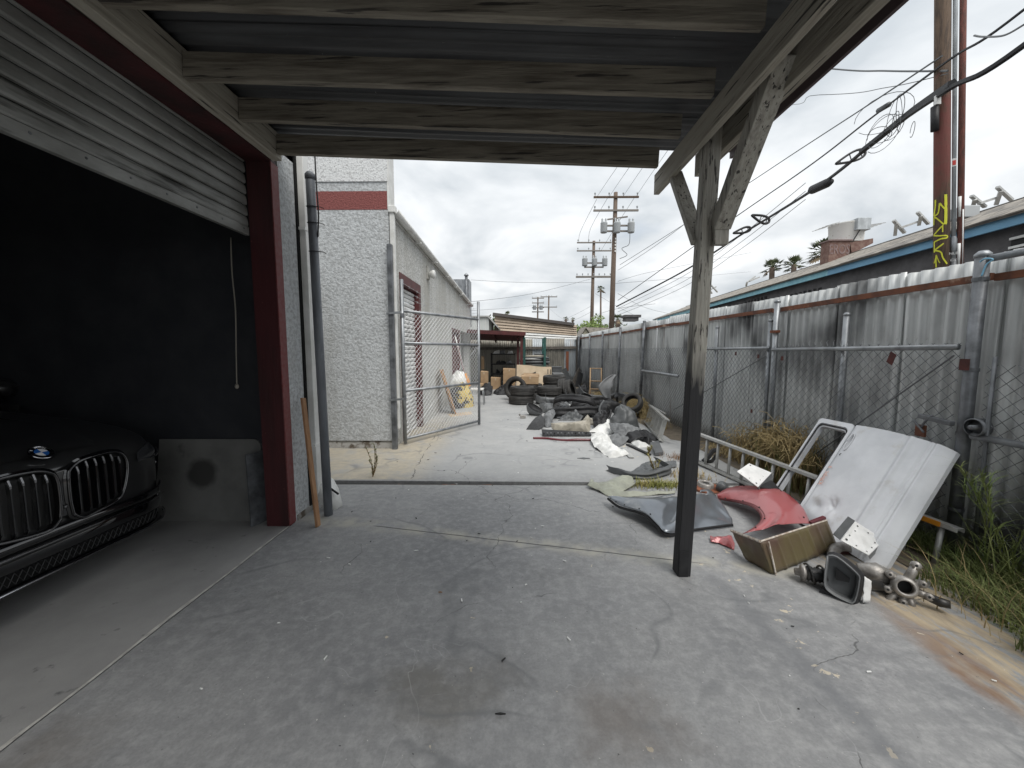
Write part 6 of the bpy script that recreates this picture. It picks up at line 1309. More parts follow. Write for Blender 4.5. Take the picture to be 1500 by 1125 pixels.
for si, z in enumerate(zs):
    for i in range(3):
        c = Vector((sx0+0.15+(sx1-sx0-0.3)*(i+0.5)/3+random.uniform(-0.05, 0.05), 15.98+random.uniform(0, 0.2), z+0.021)); w_ = random.uniform(0.09, 0.15)
        pts = [c+Vector((-w_, 0, 0)), c+Vector((w_, 0.02, 0)), c+Vector((w_*0.8, 0.12, random.uniform(0.08, 0.2))), c+Vector((-w_*0.6, 0.12, random.uniform(0.08, 0.2)))]
        lev = ['bottom', 'second', 'third', 'top'][si]; pos = ['left', 'middle', 'right'][i]
        solo('shelf_part', crumple_mb(pts, 0.04, 9, 4, 0.06, n_, z+0.021), random.choice(['black_plastic', 'grey_plastic', 'grey_soft', 'alu_dull'] if si < 3 else ['white_sheet', 'alu', 'grey_soft']), '%s car part at the %s of the %s shelf' % (random.choice(kl), pos, lev), 'car part', 'car parts on the shelving', smooth=True, solid=0.01, fix=False); n_ += 1
# green pallet rack
gx = [P(768, 520, 15.2).x, P(798, 520, 15.2).x]
gr_ = wthing('pallet_rack', 'dark green pallet rack holding a pile of bumpers', 'rack', (sum(gx)/2, 15.6, 0))
for x in gx:
    for y in (15.2, 16.2): part('upright', MB().box((x-0.045, y-0.04, 0), (x+0.045, y+0.04, P(798, 494, 15.2).z)), 'green_rack', gr_)
    for k in range(3): part('brace', MB().bar((x, 15.2, 0.3+0.5*k), (x, 16.2, 0.75+0.5*k), 0.03, 0.03), 'green_rack', gr_)
zb_ = P(780, 536, 15.2).z
for y in (15.2, 16.2): part('beam', MB().box((gx[0], y-0.03, zb_-0.1), (gx[1], y+0.03, zb_)), 'green_rack', gr_)
part('deck', MB().box((gx[0], 15.24, zb_-0.03), (gx[1], 16.16, zb_+0.005)), 'old_timber', gr_)
random.seed(5)
for i in range(6):
    z = zb_+0.02+0.055*i; c = Vector((sum(gx)/2+random.uniform(-0.06, 0.06), 15.5, z)); L_ = random.uniform(0.45, 0.62)
    m_ = ['black_plastic', 'grey_soft', 'black_plastic', 'alu_dull', 'grey_plastic', 'tan_plastic'][i]
    pts = smooth_pts([c+Vector((-L_, 0.25, 0)), c+Vector((-L_*0.8, -0.1, 0.02)), c+Vector((0, -0.24, 0.04)), c+Vector((L_*0.8, -0.1, 0.02)), c+Vector((L_, 0.25, 0))], 5)
    solo('bumper_cover', MB().grid(lambda a, b: pts[int(round(a*(len(pts)-1)))]+Vector((0, -0.05*math.sin(math.pi*b), 0.09*b)), len(pts)-1, 4), m_, '%s bumper cover, %s in the pile on the green rack' % (['black', 'grey', 'black', 'silvery', 'dark grey', 'tan'][i], ['lowest', 'second from bottom', 'third from bottom', 'fourth from bottom', 'second from top', 'topmost'][i]), 'bumper', 'bumpers piled on the rack', smooth=True, solid=0.008)
q = P(790, 521, 15.5); solo('duct_piece', MB().tube([q+Vector((-0.2, 0, 0)), q+Vector((0.25, 0, 0.02))], 0.06, 10), 'black_plastic', 'black tube lying on top of the bumper pile', 'pipe', smooth=True)
# grey crates, board stack by the corner
def crate(px0, px1, py0, py1, y, dep, m, label, z0=0.0):
    a, b = P(px0, py1, y), P(px1, py0, y); c = wthing('storage_crate', label, 'crate', ((a.x+b.x)/2, y, z0), 'grey crates at the back fence')
    part('body', MB().box((a.x, y, z0), (b.x, y+dep, b.z-0.05)), m, c, bevel=0.01); part('lid', MB().box((a.x-0.02, y-0.02, b.z-0.049), (b.x+0.02, y+dep+0.02, b.z)), m, c, bevel=0.008)
crate(811, 825, 547, 562, 15.0, 0.6, 'grey_soft', 'grey crate standing in front of the patched back fence')
crate(809, 823, 537, 547, 15.9, 0.5, 'grey_plastic', 'dark grey crate behind the front grey crate', z0=0.3)
crate(809, 815, 551, 558, 14.3, 0.3, 'black_plastic', 'small black crate beside the flattened cardboard')
q = P(796, 555, 12.6); solo('paint_can', MB().lathe([(0, 0), (0.10, 0), (0.10, 0.26), (0.09, 0.27), (0.0, 0.265)], (q.x, 12.6, 0.0), 'z', 16), 'black_plastic', 'black can standing behind the tyre stacks', 'can', smooth=False)
q = P(793, 565, 11.9); solo('plastic_tub', MB().lathe([(0, 0), (0.09, 0), (0.12, 0.3), (0.125, 0.3), (0.125, 0.32), (0.0, 0.32)], (q.x, 11.9, 0.05), 'z', 16), 'white_paint', 'white tub between the tyre stacks and cardboard', 'tub')
junk('wheel_arch_trim', [(703, 566), (712, 561), (722, 566), (721, 577), (712, 580), (704, 578)], 0.2, 'black_plastic', 'black wheel arch liner below the cartons', cuts=4, bulge=0.1, disp=0.04, seed=40)
junk('grille_scrap', [(722, 574), (735, 566), (752, 565), (758, 572), (745, 579), (728, 579)], 0.5, 'black_plastic', 'tangled black grille scrap in front of the shelving', cuts=5, bulge=0.12, disp=0.14, sc=8, seed=41)
junk('grille_scrap', [(842, 574), (852, 566), (858, 562), (863, 570), (860, 578), (848, 579)], 0.3, 'black_plastic', 'black scrap part lying before the far fence corner', cuts=5, bulge=0.12, disp=0.12, sc=8, seed=42)
for k, (a, b, lab, m_) in enumerate([((838, 566), (850, 541), 'weathered board leaning in the back fence corner', 'old_timber'), ((846, 567), (851, 546), 'dark board leaning against the long fence end', 'black_plastic'), ((836, 563), (826, 540), 'bent dark sheet leaning on the back fence', 'grey_plastic')]):
    p_ = G(*a); t_ = P(*b, 16.6 if k != 1 else 15.8); solo('leaning_board', MB().bar(p_, t_, 0.22, 0.03, up=(0, 1, 0.3)), m_, lab, 'board')
# hand truck at the fence
h0, h1 = G(864, 582), G(881, 583); ht = P(868, 540, h0.y+0.7)
hd = wthing('hand_truck', 'rusty hand truck frame leaning against the long fence', 'hand truck', (h0+h1)/2)
tA, tB = P(865, 539, h0.y+0.45), P(881, 539, h1.y+0.45)
for a, b in ((h0, tA), (h1, tB)): part('side_tube', MB().tube([a+Vector((0, 0, 0.02)), b], 0.022, 8), 'cardboard', hd, True)
for t in (0.05, 0.28, 0.55, 0.98): part('cross_bar', MB().tube([h0.lerp(tA, t), h1.lerp(tB, t)], 0.018, 8), 'cardboard', hd, True)
part('toe_plate', MB().box((h0.x-0.02, h0.y-0.22, 0.005), (h1.x+0.02, h0.y+0.02, 0.02)), 'rust_dark', hd)
# ------------------------------------------------------------------ behind the gate
ob = [G(644, 608), G(656, 606), P(653, 540, 9.0), P(637, 543, 9.0)]
oy = G(650, 608).y; o0 = X(646, 607, FX+0.42)
solo('osb_panel', MB().prism([(FX+0.45, 8.75, 0.01), (FX+0.25, 9.3, 0.01), (FX+0.05, 9.3, 1.02), (FX+0.10, 8.72, 1.04)], (0.02, 0.01, 0.004)), 'osb', 'tan chipboard panel leaning on the stucco wall behind the gate', 'board')
heap('work_bag', (FX+0.42, 10.1, 0.0), 0.30, 0.35, 0.62, 'yellow_cloth', 'yellow and black patterned bag beside the chipboard', 'bag', 9.1)
heap('white_sack', (FX+0.30, 10.4, 0.4), 0.26, 0.3, 0.5, 'white_sheet', 'white sack heaped on top behind the yellow bag', 'sack', 4.4)
tyre((FX+0.35, 9.75, 0.28), 'tyre standing behind the gate beside the chipboard', (R(75), 0, R(60)), 0.8)
fc_ = wthing('folding_chair', 'yellow seated folding chair behind the gate end', 'chair', (FX+0.75, 10.5, 0))
part('seat', MB().box((FX+0.6, 10.3, 0.40), (FX+0.95, 10.65, 0.44)), 'white_paint', fc_, bevel=0.01); part('backrest', MB().bar((FX+0.58, 10.47, 0.5), (FX+0.45, 10.47, 0.85), 0.34, 0.03, up=(1, 0, 0.4)), 'amber', fc_, bevel=0.01)
for dx, dy in ((0.62, 10.32), (0.93, 10.32), (0.62, 10.63), (0.93, 10.63)): part('leg', MB().tube([(FX+dx, dy, 0.4), (FX+dx+0.04*(1 if dx > 0.8 else -1), dy, 0.0)], 0.012, 6), 'galv', fc_, True)
solo('leaning_pole', MB().tube([(FX+0.55, 11.0, 0.0), (FX+0.08, 11.3, 1.75)], 0.025, 8), 'tag_mauve', 'pinkish pole leaning against the stucco wall', 'pole', smooth=True)
solo('leaning_pole', MB().tube([(FX+0.5, 11.6, 0.0), (FX+0.06, 11.2, 1.9)], 0.02, 8), 'alu', 'thin pale pole leaning in front of the side doorway', 'pole', smooth=True)
part_z = junk('sawdust_sheet', [(655, 607), (690, 603), (692, 607), (660, 611)], 1.0, 'cardboard_pale', 'pale flattened paper on the ground behind the gate', 'paper', cuts=3, disp=0.01, seed=50)
# ------------------------------------------------------------------ utility poles
def crossarm(parent, c, L, m='pole_grey', n=4, ins=True, w=0.10, ax=(1, 0, 0)):
    c = Vector(c); ax = Vector(ax); a = part('crossarm', MB().bar(c-ax*L/2, c+ax*L/2, w, w*1.1), m, parent)
    if ins:
        for i in range(n):
            p_ = c+ax*(L*(-0.47+0.94*i/(n-1)))+Vector((0, 0, w*0.6)); part('insulator', MB().lathe([(0.02, 0), (0.02, 0.10), (0.055, 0.12), (0.05, 0.17), (0.06, 0.19), (0.03, 0.24), (0, 0.25)], p_, 'z', 8), 'transformer', a, True)
    return a
def transformer(parent, c, r=0.26, h=0.85):
    t = part('transformer', MB().lathe([(0, 0), (r*0.9, 0), (r, 0.04), (r, h-0.08), (r*1.04, h-0.06), (r*0.9, h), (0, h+0.05)], c, 'z', 14), 'transformer', parent, True)
    for dx in (-0.5, 0.5): part('bushing', MB().lathe([(0.05, 0), (0.07, 0.06), (0.05, 0.1), (0.07, 0.16), (0.03, 0.26), (0, 0.27)], Vector(c)+Vector((dx*r, 0, h)), 'z', 8), 'transformer', t, True)
    part('hanger', MB().box(Vector(c)+Vector((-0.08, -0.05, h*0.3)), Vector(c)+Vector((0.08, r+0.25, h*0.45))), 'pole_grey', t)
# near pole with riser pipes
NP = P(1379, 395, 6.6); npx, npy = NP.x, 6.6
pz = lambda py: P(1386, py, npy).z
np_ = wthing('utility_pole', 'brown timber utility pole with yellow graffiti behind the fence', 'utility pole', (npx, npy, 0))
part('shaft', MB().tube([(npx, npy, 0), (npx, npy, 5), (npx, npy, 11.5)], [0.10, 0.096, 0.088], 20), 'pole_spray', np_, True)
ux = Vector((npy, -npx, 0)).normalized()        # sideways seen from the yard
toward = Vector((-npx, -npy, 0)).normalized()
def around(dx, rr): return Vector((npx, npy, 0))+ux*dx+toward*math.sqrt(max(0.0, rr*rr-dx*dx))
PWID = 24.0
def onpole(px, py, off=0.004):
    dx = (px-1382.5)*0.0072; dx = max(-0.096, min(0.096, dx)); q = around(dx, 0.0985+off); q.z = pz(py); return q
def stroke(pts, w):
    k = 656/70.0; L = smooth_pts([Vector((1360+u/k, 280+v/k, 0)) for u, v in pts], 5); mb = MB(); w_ = w/0.0108*1.05; ed = []
    for i, p in enumerate(L):
        d = (L[min(i+1, len(L)-1)]-L[max(i-1, 0)]).normalized(); n = Vector((-d.y, d.x, 0))*w_*(0.85+0.25*noise.noise(p*0.4)); ed.append([onpole(p.x+n.x*t, p.y+n.y*t) for t in (-1, -0.5, 0, 0.5, 1)])
    mb.grid(lambda a, b: ed[int(round(a*(len(ed)-1)))][int(round(b*4))], len(ed)-1, 4); return part('graffiti_stroke', mb, 'spray_yellow', np_, fix=False)
stroke([(120, 120), (118, 200), (105, 290), (100, 340)], 0.014); stroke([(100, 340), (160, 310), (178, 180)], 0.013); stroke([(178, 180), (215, 225), (245, 260), (265, 262)], 0.016)
stroke([(265, 75), (268, 200), (268, 400), (262, 480)], 0.026); stroke([(100, 352), (140, 380), (240, 480)], 0.013); stroke([(100, 352), (98, 460)], 0.010)
stroke([(225, 580), (225, 510), (215, 500), (95, 600)], 0.012); stroke([(95, 605), (180, 625), (285, 635), (280, 665), (200, 670), (110, 695)], 0.012)
stroke([(105, 690), (108, 840)], 0.011); stroke([(108, 810), (200, 760), (240, 735)], 0.013); stroke([(110, 812), (200, 850), (230, 930), (290, 1015)], 0.014)
stroke([(135, 880), (130, 960), (135, 1050)], 0.014); stroke([(135, 890), (105, 990)], 0.009); stroke([(140, 890), (170, 970), (190, 990)], 0.008)
cdx = 0.130
cA = around(0, 0)+ux*cdx
cdt = wthing('conduit_riser', 'pale grey metal conduit riser running up beside the pole', 'conduit', (cA.x, cA.y, 0))
part('pipe', MB().tube([(cA.x, cA.y, 2.95), (cA.x+0.0, cA.y, 11.2)], 0.027, 12), 'conduit', cdt, True)
part('pipe', MB().tube([(cA.x, cA.y, 0), (cA.x, cA.y, 2.95)], 0.04, 12), 'galv_dark', cdt, True)
part('coupling', MB().lathe([(0.03, 0), (0.038, 0.02), (0.043, 0.1), (0.043, 0.2), (0.03, 0.24)], (cA.x, cA.y, pz(371)), 'z', 12), 'galv', cdt, True)
tM = frame_matrix(Vector((cA.x, cA.y, pz(374)))+toward*0.05, ux, (0, 0, 1))
for dz, s_ in ((0, 'NLB'), (-0.105, 'CY')): part('sticker_letters', xf(text_mb(s_, 0.055, 0.001), tM @ Matrix.Translation((0, dz, 0))), 'sticker_white', cdt, fix=False)
qs = Vector((cA.x, cA.y, pz(243)))+toward*0.032; part('sticker', MB().prism([qs-ux*0.024-Vector((0, 0, 0.06)), qs+ux*0.024-Vector((0, 0, 0.06)), qs+ux*0.024+Vector((0, 0, 0.06)), qs-ux*0.024+Vector((0, 0, 0.06))], toward*0.003), 'sticker_white', cdt)
qs += toward*0.004; part('sticker_print', MB().prism([qs-ux*0.018-Vector((0, 0, 0.04)), qs+ux*0.018-Vector((0, 0, 0.04)), qs+ux*0.018+Vector((0, 0, 0.03)), qs-ux*0.018+Vector((0, 0, 0.03))], toward*0.002), 'sticker_red', cdt)
sA2 = around(0, 0)+ux*0.198-toward*0.03
p2_ = wthing('utility_pole', 'slimmer reddish timber pole right of the graffiti pole', 'utility pole', (sA2.x, sA2.y, 0))
part('shaft', MB().tube([(sA2.x, sA2.y, 0), (sA2.x+0.03, sA2.y, 11.3)], [0.042, 0.036], 14), 'bark_red', p2_, True)
for py0, py1, dx, w_ in ((293, 322, -0.005, 0.02), (360, 392, -0.01, 0.022), (312, 392, 0.03, 0.009)):
    a = Vector((sA2.x, sA2.y, 0))+toward*0.030+ux*dx; part('paint_patch', MB().tube([(a.x, a.y, pz(py0)), (a.x, a.y, pz((py0+py1)/2)), (a.x, a.y, pz(py1))], [w_, w_*0.8, w_*0.6], 8), 'sticker_white', p2_, True)
q = around(-0.08, 0.15); cbx = wthing('splice_box', 'black cable splice box strapped to the graffiti pole', 'cable box', (q.x, q.y, pz(195)))
part('case', MB().tube([(q.x, q.y, pz(193)), (q.x, q.y, pz(158))], 0.05, 10), 'cable', cbx, True); part('label', MB().box((q.x-0.035, q.y-0.06, pz(157)), (q.x+0.035, q.y-0.02, pz(144))), 'sticker_white', cbx)

# the group leans a little, as one
z395 = pz(395); kl_ = (P(1381, 0, npy).x-NP.x)/(P(1381, 0, npy).z-z395)
for root in (np_, cdt, p2_, cbx):
    for o in kids(root):
        for v in o.data.vertices: v.co.x += kl_*(v.co.z-z395)
# the transformer poles down the alley
def tpole(px, py_top, y, lab, sc):
    t = P(px, py_top, y); p_ = wthing('utility_pole', lab, 'utility pole', (t.x, y, 0), 'utility poles with transformers')
    part('shaft', MB().tube([(t.x-0.1, y, 0), (t.x, y, t.z)], [0.20, 0.13], 12), 'pole_far', p_, True); return p_, (lambda py: P(px, py, y).z), t.x
y1 = 26.0; pA, za, xa = tpole(902, 282, y1, 'nearer transformer pole rising behind the fence', 1)
crossarm(pA, (xa, y1-0.15, za(290)), 2.9, 'bark', 4); crossarm(pA, (xa, y1-0.15, za(309.5)), 2.9, 'pole_grey', 4, True)
part('crossarm', MB().bar((xa-0.55, y1-0.2, za(323)), (xa+0.75, y1-0.2, za(319)), 0.08, 0.08), 'pole_grey', pA)
for dx in (-0.82, 0.02, 0.92): transformer(pA, (xa+dx, y1-0.45, za(344)), 0.22, za(329)-za(344))
for py in (332, 340): part('transformer_beam', MB().bar((xa-0.85, y1-0.2, za(py)), (xa+0.95, y1-0.2, za(py)), 0.08, 0.10), 'pole_grey', pA)
for i in range(5): part('number_tag', MB().box((xa-0.03, y1-0.20, za(352+4.5*i)), (xa+0.05, y1-0.165, za(349.5+4.5*i))), 'sticker_white', pA)
part('drop_wire', MB().tube(smooth_pts([(xa+0.9, y1-0.3, za(344)), (xa+0.85, y1-0.3, za(360)), (xa+0.4, y1-0.3, za(366)), (xa+0.75, y1-0.3, za(375)), (xa+0.3, y1-0.2, za(380))]), 0.018, 5), 'cable', pA)
y2 = 37.0; pB, zb2, xb = tpole(870, 353, y2, 'farther transformer pole left of the nearer one', 1)
crossarm(pB, (xb, y2-0.15, zb2(356)), 3.2, 'pole_grey', 4); crossarm(pB, (xb, y2-0.15, zb2(368)), 3.2, 'pole_grey', 4); crossarm(pB, (xb, y2-0.15, zb2(406)), 3.3, 'pole_grey', 7, w=0.15)
for dx in (-0.9, 0.0, 0.95): transformer(pB, (xb+dx, y2-0.45, zb2(391)), 0.25, zb2(380)-zb2(391))
for py in (386, 392): part('transformer_beam', MB().bar((xb-0.9, y2-0.2, zb2(py)), (xb+0.9, y2-0.2, zb2(py)), 0.1, 0.12), 'pole_grey', pB)
for px, pt, lab in ((788, 435, 'thin far pole with three crossarms above the shingled roof'), (804, 433, 'far pole with two long crossarms above the shingled roof')):
    yf = 78.0; pC, zc, xc = tpole(px, pt, yf, lab, 1)
    for i, py in enumerate((437, 444, 451, 457) if px == 788 else (435, 450)): crossarm(pC, (xc, yf-0.2, zc(py)), 2.4 if px == 788 else 3.3, 'pole_grey', 4 if i == 0 else 3, i < 2, 0.16)
    if px == 788:
        for dx in (-0.7, 0.6): transformer(pC, (xc+dx, yf-0.6, zc(454)), 0.35, 0.8)

# ------------------------------------------------------------------ overhead lines
def line(name, pts, r, label, cat='cable', m='cable', group=None, n=10): return solo(name, MB().tube(smooth_pts([P(*p) for p in pts], n), r, 5), m, label, cat, group, fix=False)
line('telecom_bundle', [(2300, -560, 3.2), (1500, 66, 5.3), (1390, 130, 6.3), (1300, 192, 8.0), (1200, 272, 11), (1090, 341, 16), (1000, 398, 20.5), (903, 449, 25.8)], 0.040, 'thick black bundle of telecom cables strung between the poles')
line('telecom_bundle', [(1395, 122, 6.25), (1340, 160, 7.25), (1290, 200, 8.2), (1262, 222, 8.8)], 0.062, 'thicker lashed black cable section left of the graffiti pole', n=6)
line('aerial_cable', [(2300, -640, 3.2), (1500, 14, 5.3), (1390, 88, 6.3), (1280, 170, 8.4), (1180, 247, 11.5), (1060, 330, 17), (905, 440, 25.8)], 0.018, 'second black aerial cable just above the thick bundle')
line('aerial_cable', [(1380, 82, 6.4), (1270, 155, 8.6), (1170, 220, 12), (1060, 292, 17), (908, 388, 25.8)], 0.014, 'upper thin cable running from graffiti pole to transformer pole', m='cable_grey')
line('drop_line', [(1500, 36, 4.9), (1470, 52, 5.3), (1440, 54, 5.7), (1427, 52, 5.9)], 0.012, 'short slack cable at the upper right corner', m='cable_grey')
line('drop_line', [(1388, 104, 6.4), (1300, 104, 8), (1200, 99, 10), (1000, 75, 16), (400, -60, 30)], 0.016, 'level dark wire leaving the graffiti pole to the left', m='cable_grey')
line('drop_line', [(1388, 108, 6.4), (1300, 128, 8), (1200, 139, 10), (1000, 140, 16), (400, 60, 30)], 0.007, 'thin sagging wire below the level wire', m='cable_grey')
for k, (a, b, c) in enumerate([(300, 400, 470), (312, 412, 478), (322, 420, 484)]):
    line('service_wire', [(1180, 268+12*k, 13), (1085, 345+10*k, 17), (1000, 405+8*k, 21), (905, 452+5*k, 26)], 0.010, '%s of three thin wires hanging under the cable bundle' % ['uppermost', 'middle', 'lowest'][k], m='cable_grey', group='thin wires under the bundle')
far = [((690, 410, 30), (760, 413.5, 32), (870, 414, 37), 'level wire from building to far transformer pole'), ((690, 442, 24), (780, 430, 30), (868, 408, 37), 'wire rising from the stucco building to the far pole'), ((690, 455, 30), (760, 450, 50), (800, 445, 77), 'low wire towards the far thin poles'),
       ((905, 396, 26), (960, 360, 22), (1060, 285, 16), 'wire rising right from the transformer pole'), ((905, 412, 26), (960, 397, 34), (1100, 370, 40), 'wire leaving the transformer pole to far right'),
       ((870, 455, 37), (830, 470, 60), (805, 452, 77), 'sagging wire between far pole and thin poles'), ((870, 446, 37), (840, 462, 55), (806, 478, 76), 'lower sagging wire near the thin poles'),
       ((905, 430, 26), (960, 455, 40), (1040, 470, 60), 'wire descending right behind the blue fascia roof'), ((872, 430, 37), (930, 462, 50), (980, 480, 70), 'wire descending from the far transformer pole'),
       ((902, 415, 26), (990, 408, 40), (1100, 398, 60), 'level wire right of the transformer pole'), ((872, 462, 37), (905, 452, 26.2), (960, 445, 30), 'short linking wire between the two transformer poles'),
       ((874, 292, 26), (850, 340, 31), (848, 356, 37), 'left primary wire between the transformer poles'), ((890, 290, 26), (865, 335, 31), (862, 356, 37), 'middle primary wire between the transformer poles'), ((929, 290, 26), (900, 335, 31), (880, 368, 37), 'right primary wire between the transformer poles')]
for a, b, c, lab in far: line('far_wire', [a, b, c], 0.012, lab, m='cable_grey', group='far overhead wires', n=6)
for px, lab in ((874, 'leftmost'), (892, 'second'), (912, 'third'), (931, 'rightmost')):
    line('primary_wire', [(px, 289, 26), (px+18, 262, 20), (px+75, 180, 12), (px+160, 50, 7)], 0.009, '%s primary wire running overhead from the transformer pole' % lab, m='cable_grey', group='primary wires over the alley', n=6)
# slack loops and snowshoe frames on the bundle
def snow(px, py, y, rx, ry, rot, lab):
    c = P(px, py, y); s_ = y/FPX; g_ = wthing('cable_storage_loop', lab, 'cable loop', c, 'snowshoe cable loops'); pts = []
    for i in range(25):
        t = 2*math.pi*i/24; a, b = rx*math.cos(t)*s_, ry*math.sin(t)*s_*(0.6+0.4*math.cos(t)); pts.append(c+Vector((a*math.cos(rot)-b*math.sin(rot), 0, a*math.sin(rot)+b*math.cos(rot))))
    part('loop', MB().tube(pts, 1.6*s_, 6), 'cable', g_, True)
    for k in (3, 6, 9): part('spoke', MB().tube([pts[k], pts[24-k]], 0.7*s_, 5), 'cable_grey', g_)
snow(1246, 231, 9.4, 21, 9, R(22), 'upper snowshoe shaped cable loop on the bundle'); snow(1114, 320, 14.8, 13, 7, R(-20), 'middle snowshoe shaped cable loop on the bundle'); snow(1087, 338, 16.2, 12, 5, R(15), 'lower snowshoe shaped cable loop on the bundle')
solo('splice_case', MB().tube([P(1186, 281, 11.3), P(1190, 278, 11.2), P(1212, 268, 10.6), P(1217, 266, 10.4)], [0.06, 0.115, 0.115, 0.07], 12), 'cable', 'black cylindrical splice case hanging from the cable bundle', 'splice case', smooth=True)
solo('splice_case', MB().tube([P(1287, 162, 8.3), P(1302, 153, 8.0)], 0.05, 8), 'cable_grey', 'small grey inline splice on the second aerial cable', 'splice case', smooth=True)
random.seed(21); mb = MB()
for k in range(9):
    c = P(random.uniform(1278, 1345), random.uniform(165, 205), 7.8); r_ = random.uniform(0.15, 0.42); th = random.uniform(0, 3)
    mb.tube([c+Vector((r_*math.cos(t)*math.cos(th), r_*math.cos(t)*math.sin(th), r_*0.8*math.sin(t))) for t in [2*math.pi*i/20*0.9 for i in range(21)]], 0.006, 4)
solo('slack_wire_coils', mb, 'cable_grey', 'tangle of slack wire loops under the cables by the pole', 'wire coil', kind='stuff')

# ------------------------------------------------------------------ building with the blue fascia
EX = 8.34; Z0, Z1 = 3.545, 3.71; RXr = EX+2.4; rz_ = 4.64
BROT = Matrix.Translation((EX, 8, 0)) @ Matrix.Rotation(R(-5.1), 4, 'Z') @ Matrix.Translation((-EX, -8, 0)); BINV = BROT.inverted()
def Lb(px, py, xo=0.25):                 # sight line onto the wall, in the building's own axes
    o = BINV @ Vector((0, 0, CAM_H)); d = BINV.to_3x3() @ ray(px, py); t = (EX+xo-o.x)/d.x; return o+d*t
by0, by1 = 1.5, 29.0
bb_ = wthing('low_building', 'low dark walled building with blue fascia and shingle roof', 'building', (EX+2, 15, 0)); bb_.matrix_world = BROT @ Matrix.Translation((EX+2, 15, 0))
part('wall', MB().box((EX+0.25, by0, 0), (EX+0.45, by1, Z0+0.05)), 'wall_dark', bb_)
part('fascia', MB().box((EX, by0-0.3, Z0), (EX+0.03, 11.0, Z1-0.002)), 'blue_fascia', bb_); part('fascia', MB().box((EX, 11.002, Z0), (EX+0.03, by1+0.4, Z1-0.002)), 'cyan_fascia', bb_)
part('soffit', MB().box((EX+0.031, by0-0.3, Z0+0.05), (EX+0.30, by1+0.3, Z0+0.07)), 'blue_fascia', bb_)
part('end_wall', MB().box((EX+0.46, by1-0.2, 0), (EX+4.5, by1, Z0+0.05)), 'cyan_fascia', bb_)
part('panel', MB().box((EX+0.235, Lb(1010, 470).y, Z0-0.7), (EX+0.249, Lb(978, 470).y, Z0-0.02)), 'cyan_fascia', bb_)
# roof as courses of shingles near, plain beyond
slope = Vector((RXr-EX, 0, rz_-Z1)); SL = slope.length; su = slope.normalized(); snm = Vector((-su.z, 0, su.x))
part('roof', MB().add([Vector((EX-0.08, by0-0.3, Z1))-su*0.0, Vector((EX-0.08, by1+0.3, Z1)), Vector((RXr, by1+0.3, rz_)), Vector((RXr, by0-0.3, rz_))], [(0, 1, 2, 3)]), 'shingle_dark', bb_, solid=0.04)
part('roof', MB().add([(RXr+0.02, by0-0.3, rz_), (RXr+0.02, by1+0.3, rz_), (RXr+3, by1+0.3, Z1), (RXr+3, by0-0.3, Z1)], [(0, 1, 2, 3)]), 'shingle_dark', bb_, solid=0.04)
random.seed(31); shg = []
for v in range(4): shg.append([mesh_of(MB().prism([(0, 0, 0.0), (0.0, 0.29, 0.0), (0.20, 0.29, 0.0), (0.20, 0, 0.0)], (0, 0, 0.022)), 'shingle', mm) for mm in ('shingle', 'shingle_dark')][v % 2])
cnt = 0; rest = MB(); rows_ = int(SL/0.19)
for j in range(rows_):
    y = 5.6+0.15*(j % 2)
    while y < 28.5:
        p_ = Vector((EX-0.10, y, Z1-0.005))+su*(j*0.19)+snm*(0.012)
        if y < 10.2 and cnt < 290:
            o = bpy.data.objects.new('shingle', random.choice(shg)); COL.objects.link(o); o.parent = bb_; o.matrix_parent_inverse = WORLD_ROOTS[bb_.name]
            o.matrix_basis = Matrix.Translation(p_) @ Matrix(((su.x, 0, snm.x, 0), (0, 1, 0, 0), (su.z, 0, snm.z, 0), (0, 0, 0, 1))) @ Matrix.Rotation(R(-4+random.uniform(-1, 1)), 4, 'Y'); cnt += 1
            y += 0.30
        else:
            w_ = random.choice((0.3, 0.45, 0.6, 0.9)); z_ = snm*(0.02+random.uniform(0, 0.012)); rest.add([p_+z_*0.2, p_+Vector((0, w_-0.02, 0))+z_*0.2, p_+Vector((0, w_-0.02, 0))+su*0.2+z_, p_+su*0.2+z_][::-1], [(0, 1, 2, 3)]); y += w_
part('far_shingles', rest, 'shingle', bb_, kind='stuff', solid=0.015)
part('ridge', MB().bar((RXr, by0-0.3, rz_+0.04), (RXr, by1+0.3, rz_+0.03), 0.25, 0.05), 'shingle_dark', bb_)
for (pa, pb, pyt, pyb) in ((1156, 1203, 421, 433), (1090, 1123, 434, 444), (1482, 1560, 330, 358)):
    a, b = Lb(pa, pyb), Lb(pb, pyb); zt = Lb(pb, pyt).z; z0_ = zt-0.38
    y_a, y_b = min(a.y, b.y), max(a.y, b.y); wv_ = part('vent_window', MB().box((EX+0.236, y_a, z0_), (EX+0.249, y_b, zt)), 'hole_dark', bb_)
    nb = 7 if pa != 1482 else 2
    if pa == 1482:
        for z in (zt-0.02, zt-0.17, zt-0.32): part('bar', MB().box((EX+0.20, y_a, z-0.02), (EX+0.235, y_b, z+0.02)), 'sticker_white', wv_)
    else:
        for i in range(nb): yy_ = y_a+(y_b-y_a)*(i+0.5)/nb; part('bar', MB().box((EX+0.20, yy_-0.03, z0_), (EX+0.235, yy_+0.03, zt)), 'wall_dark', wv_)
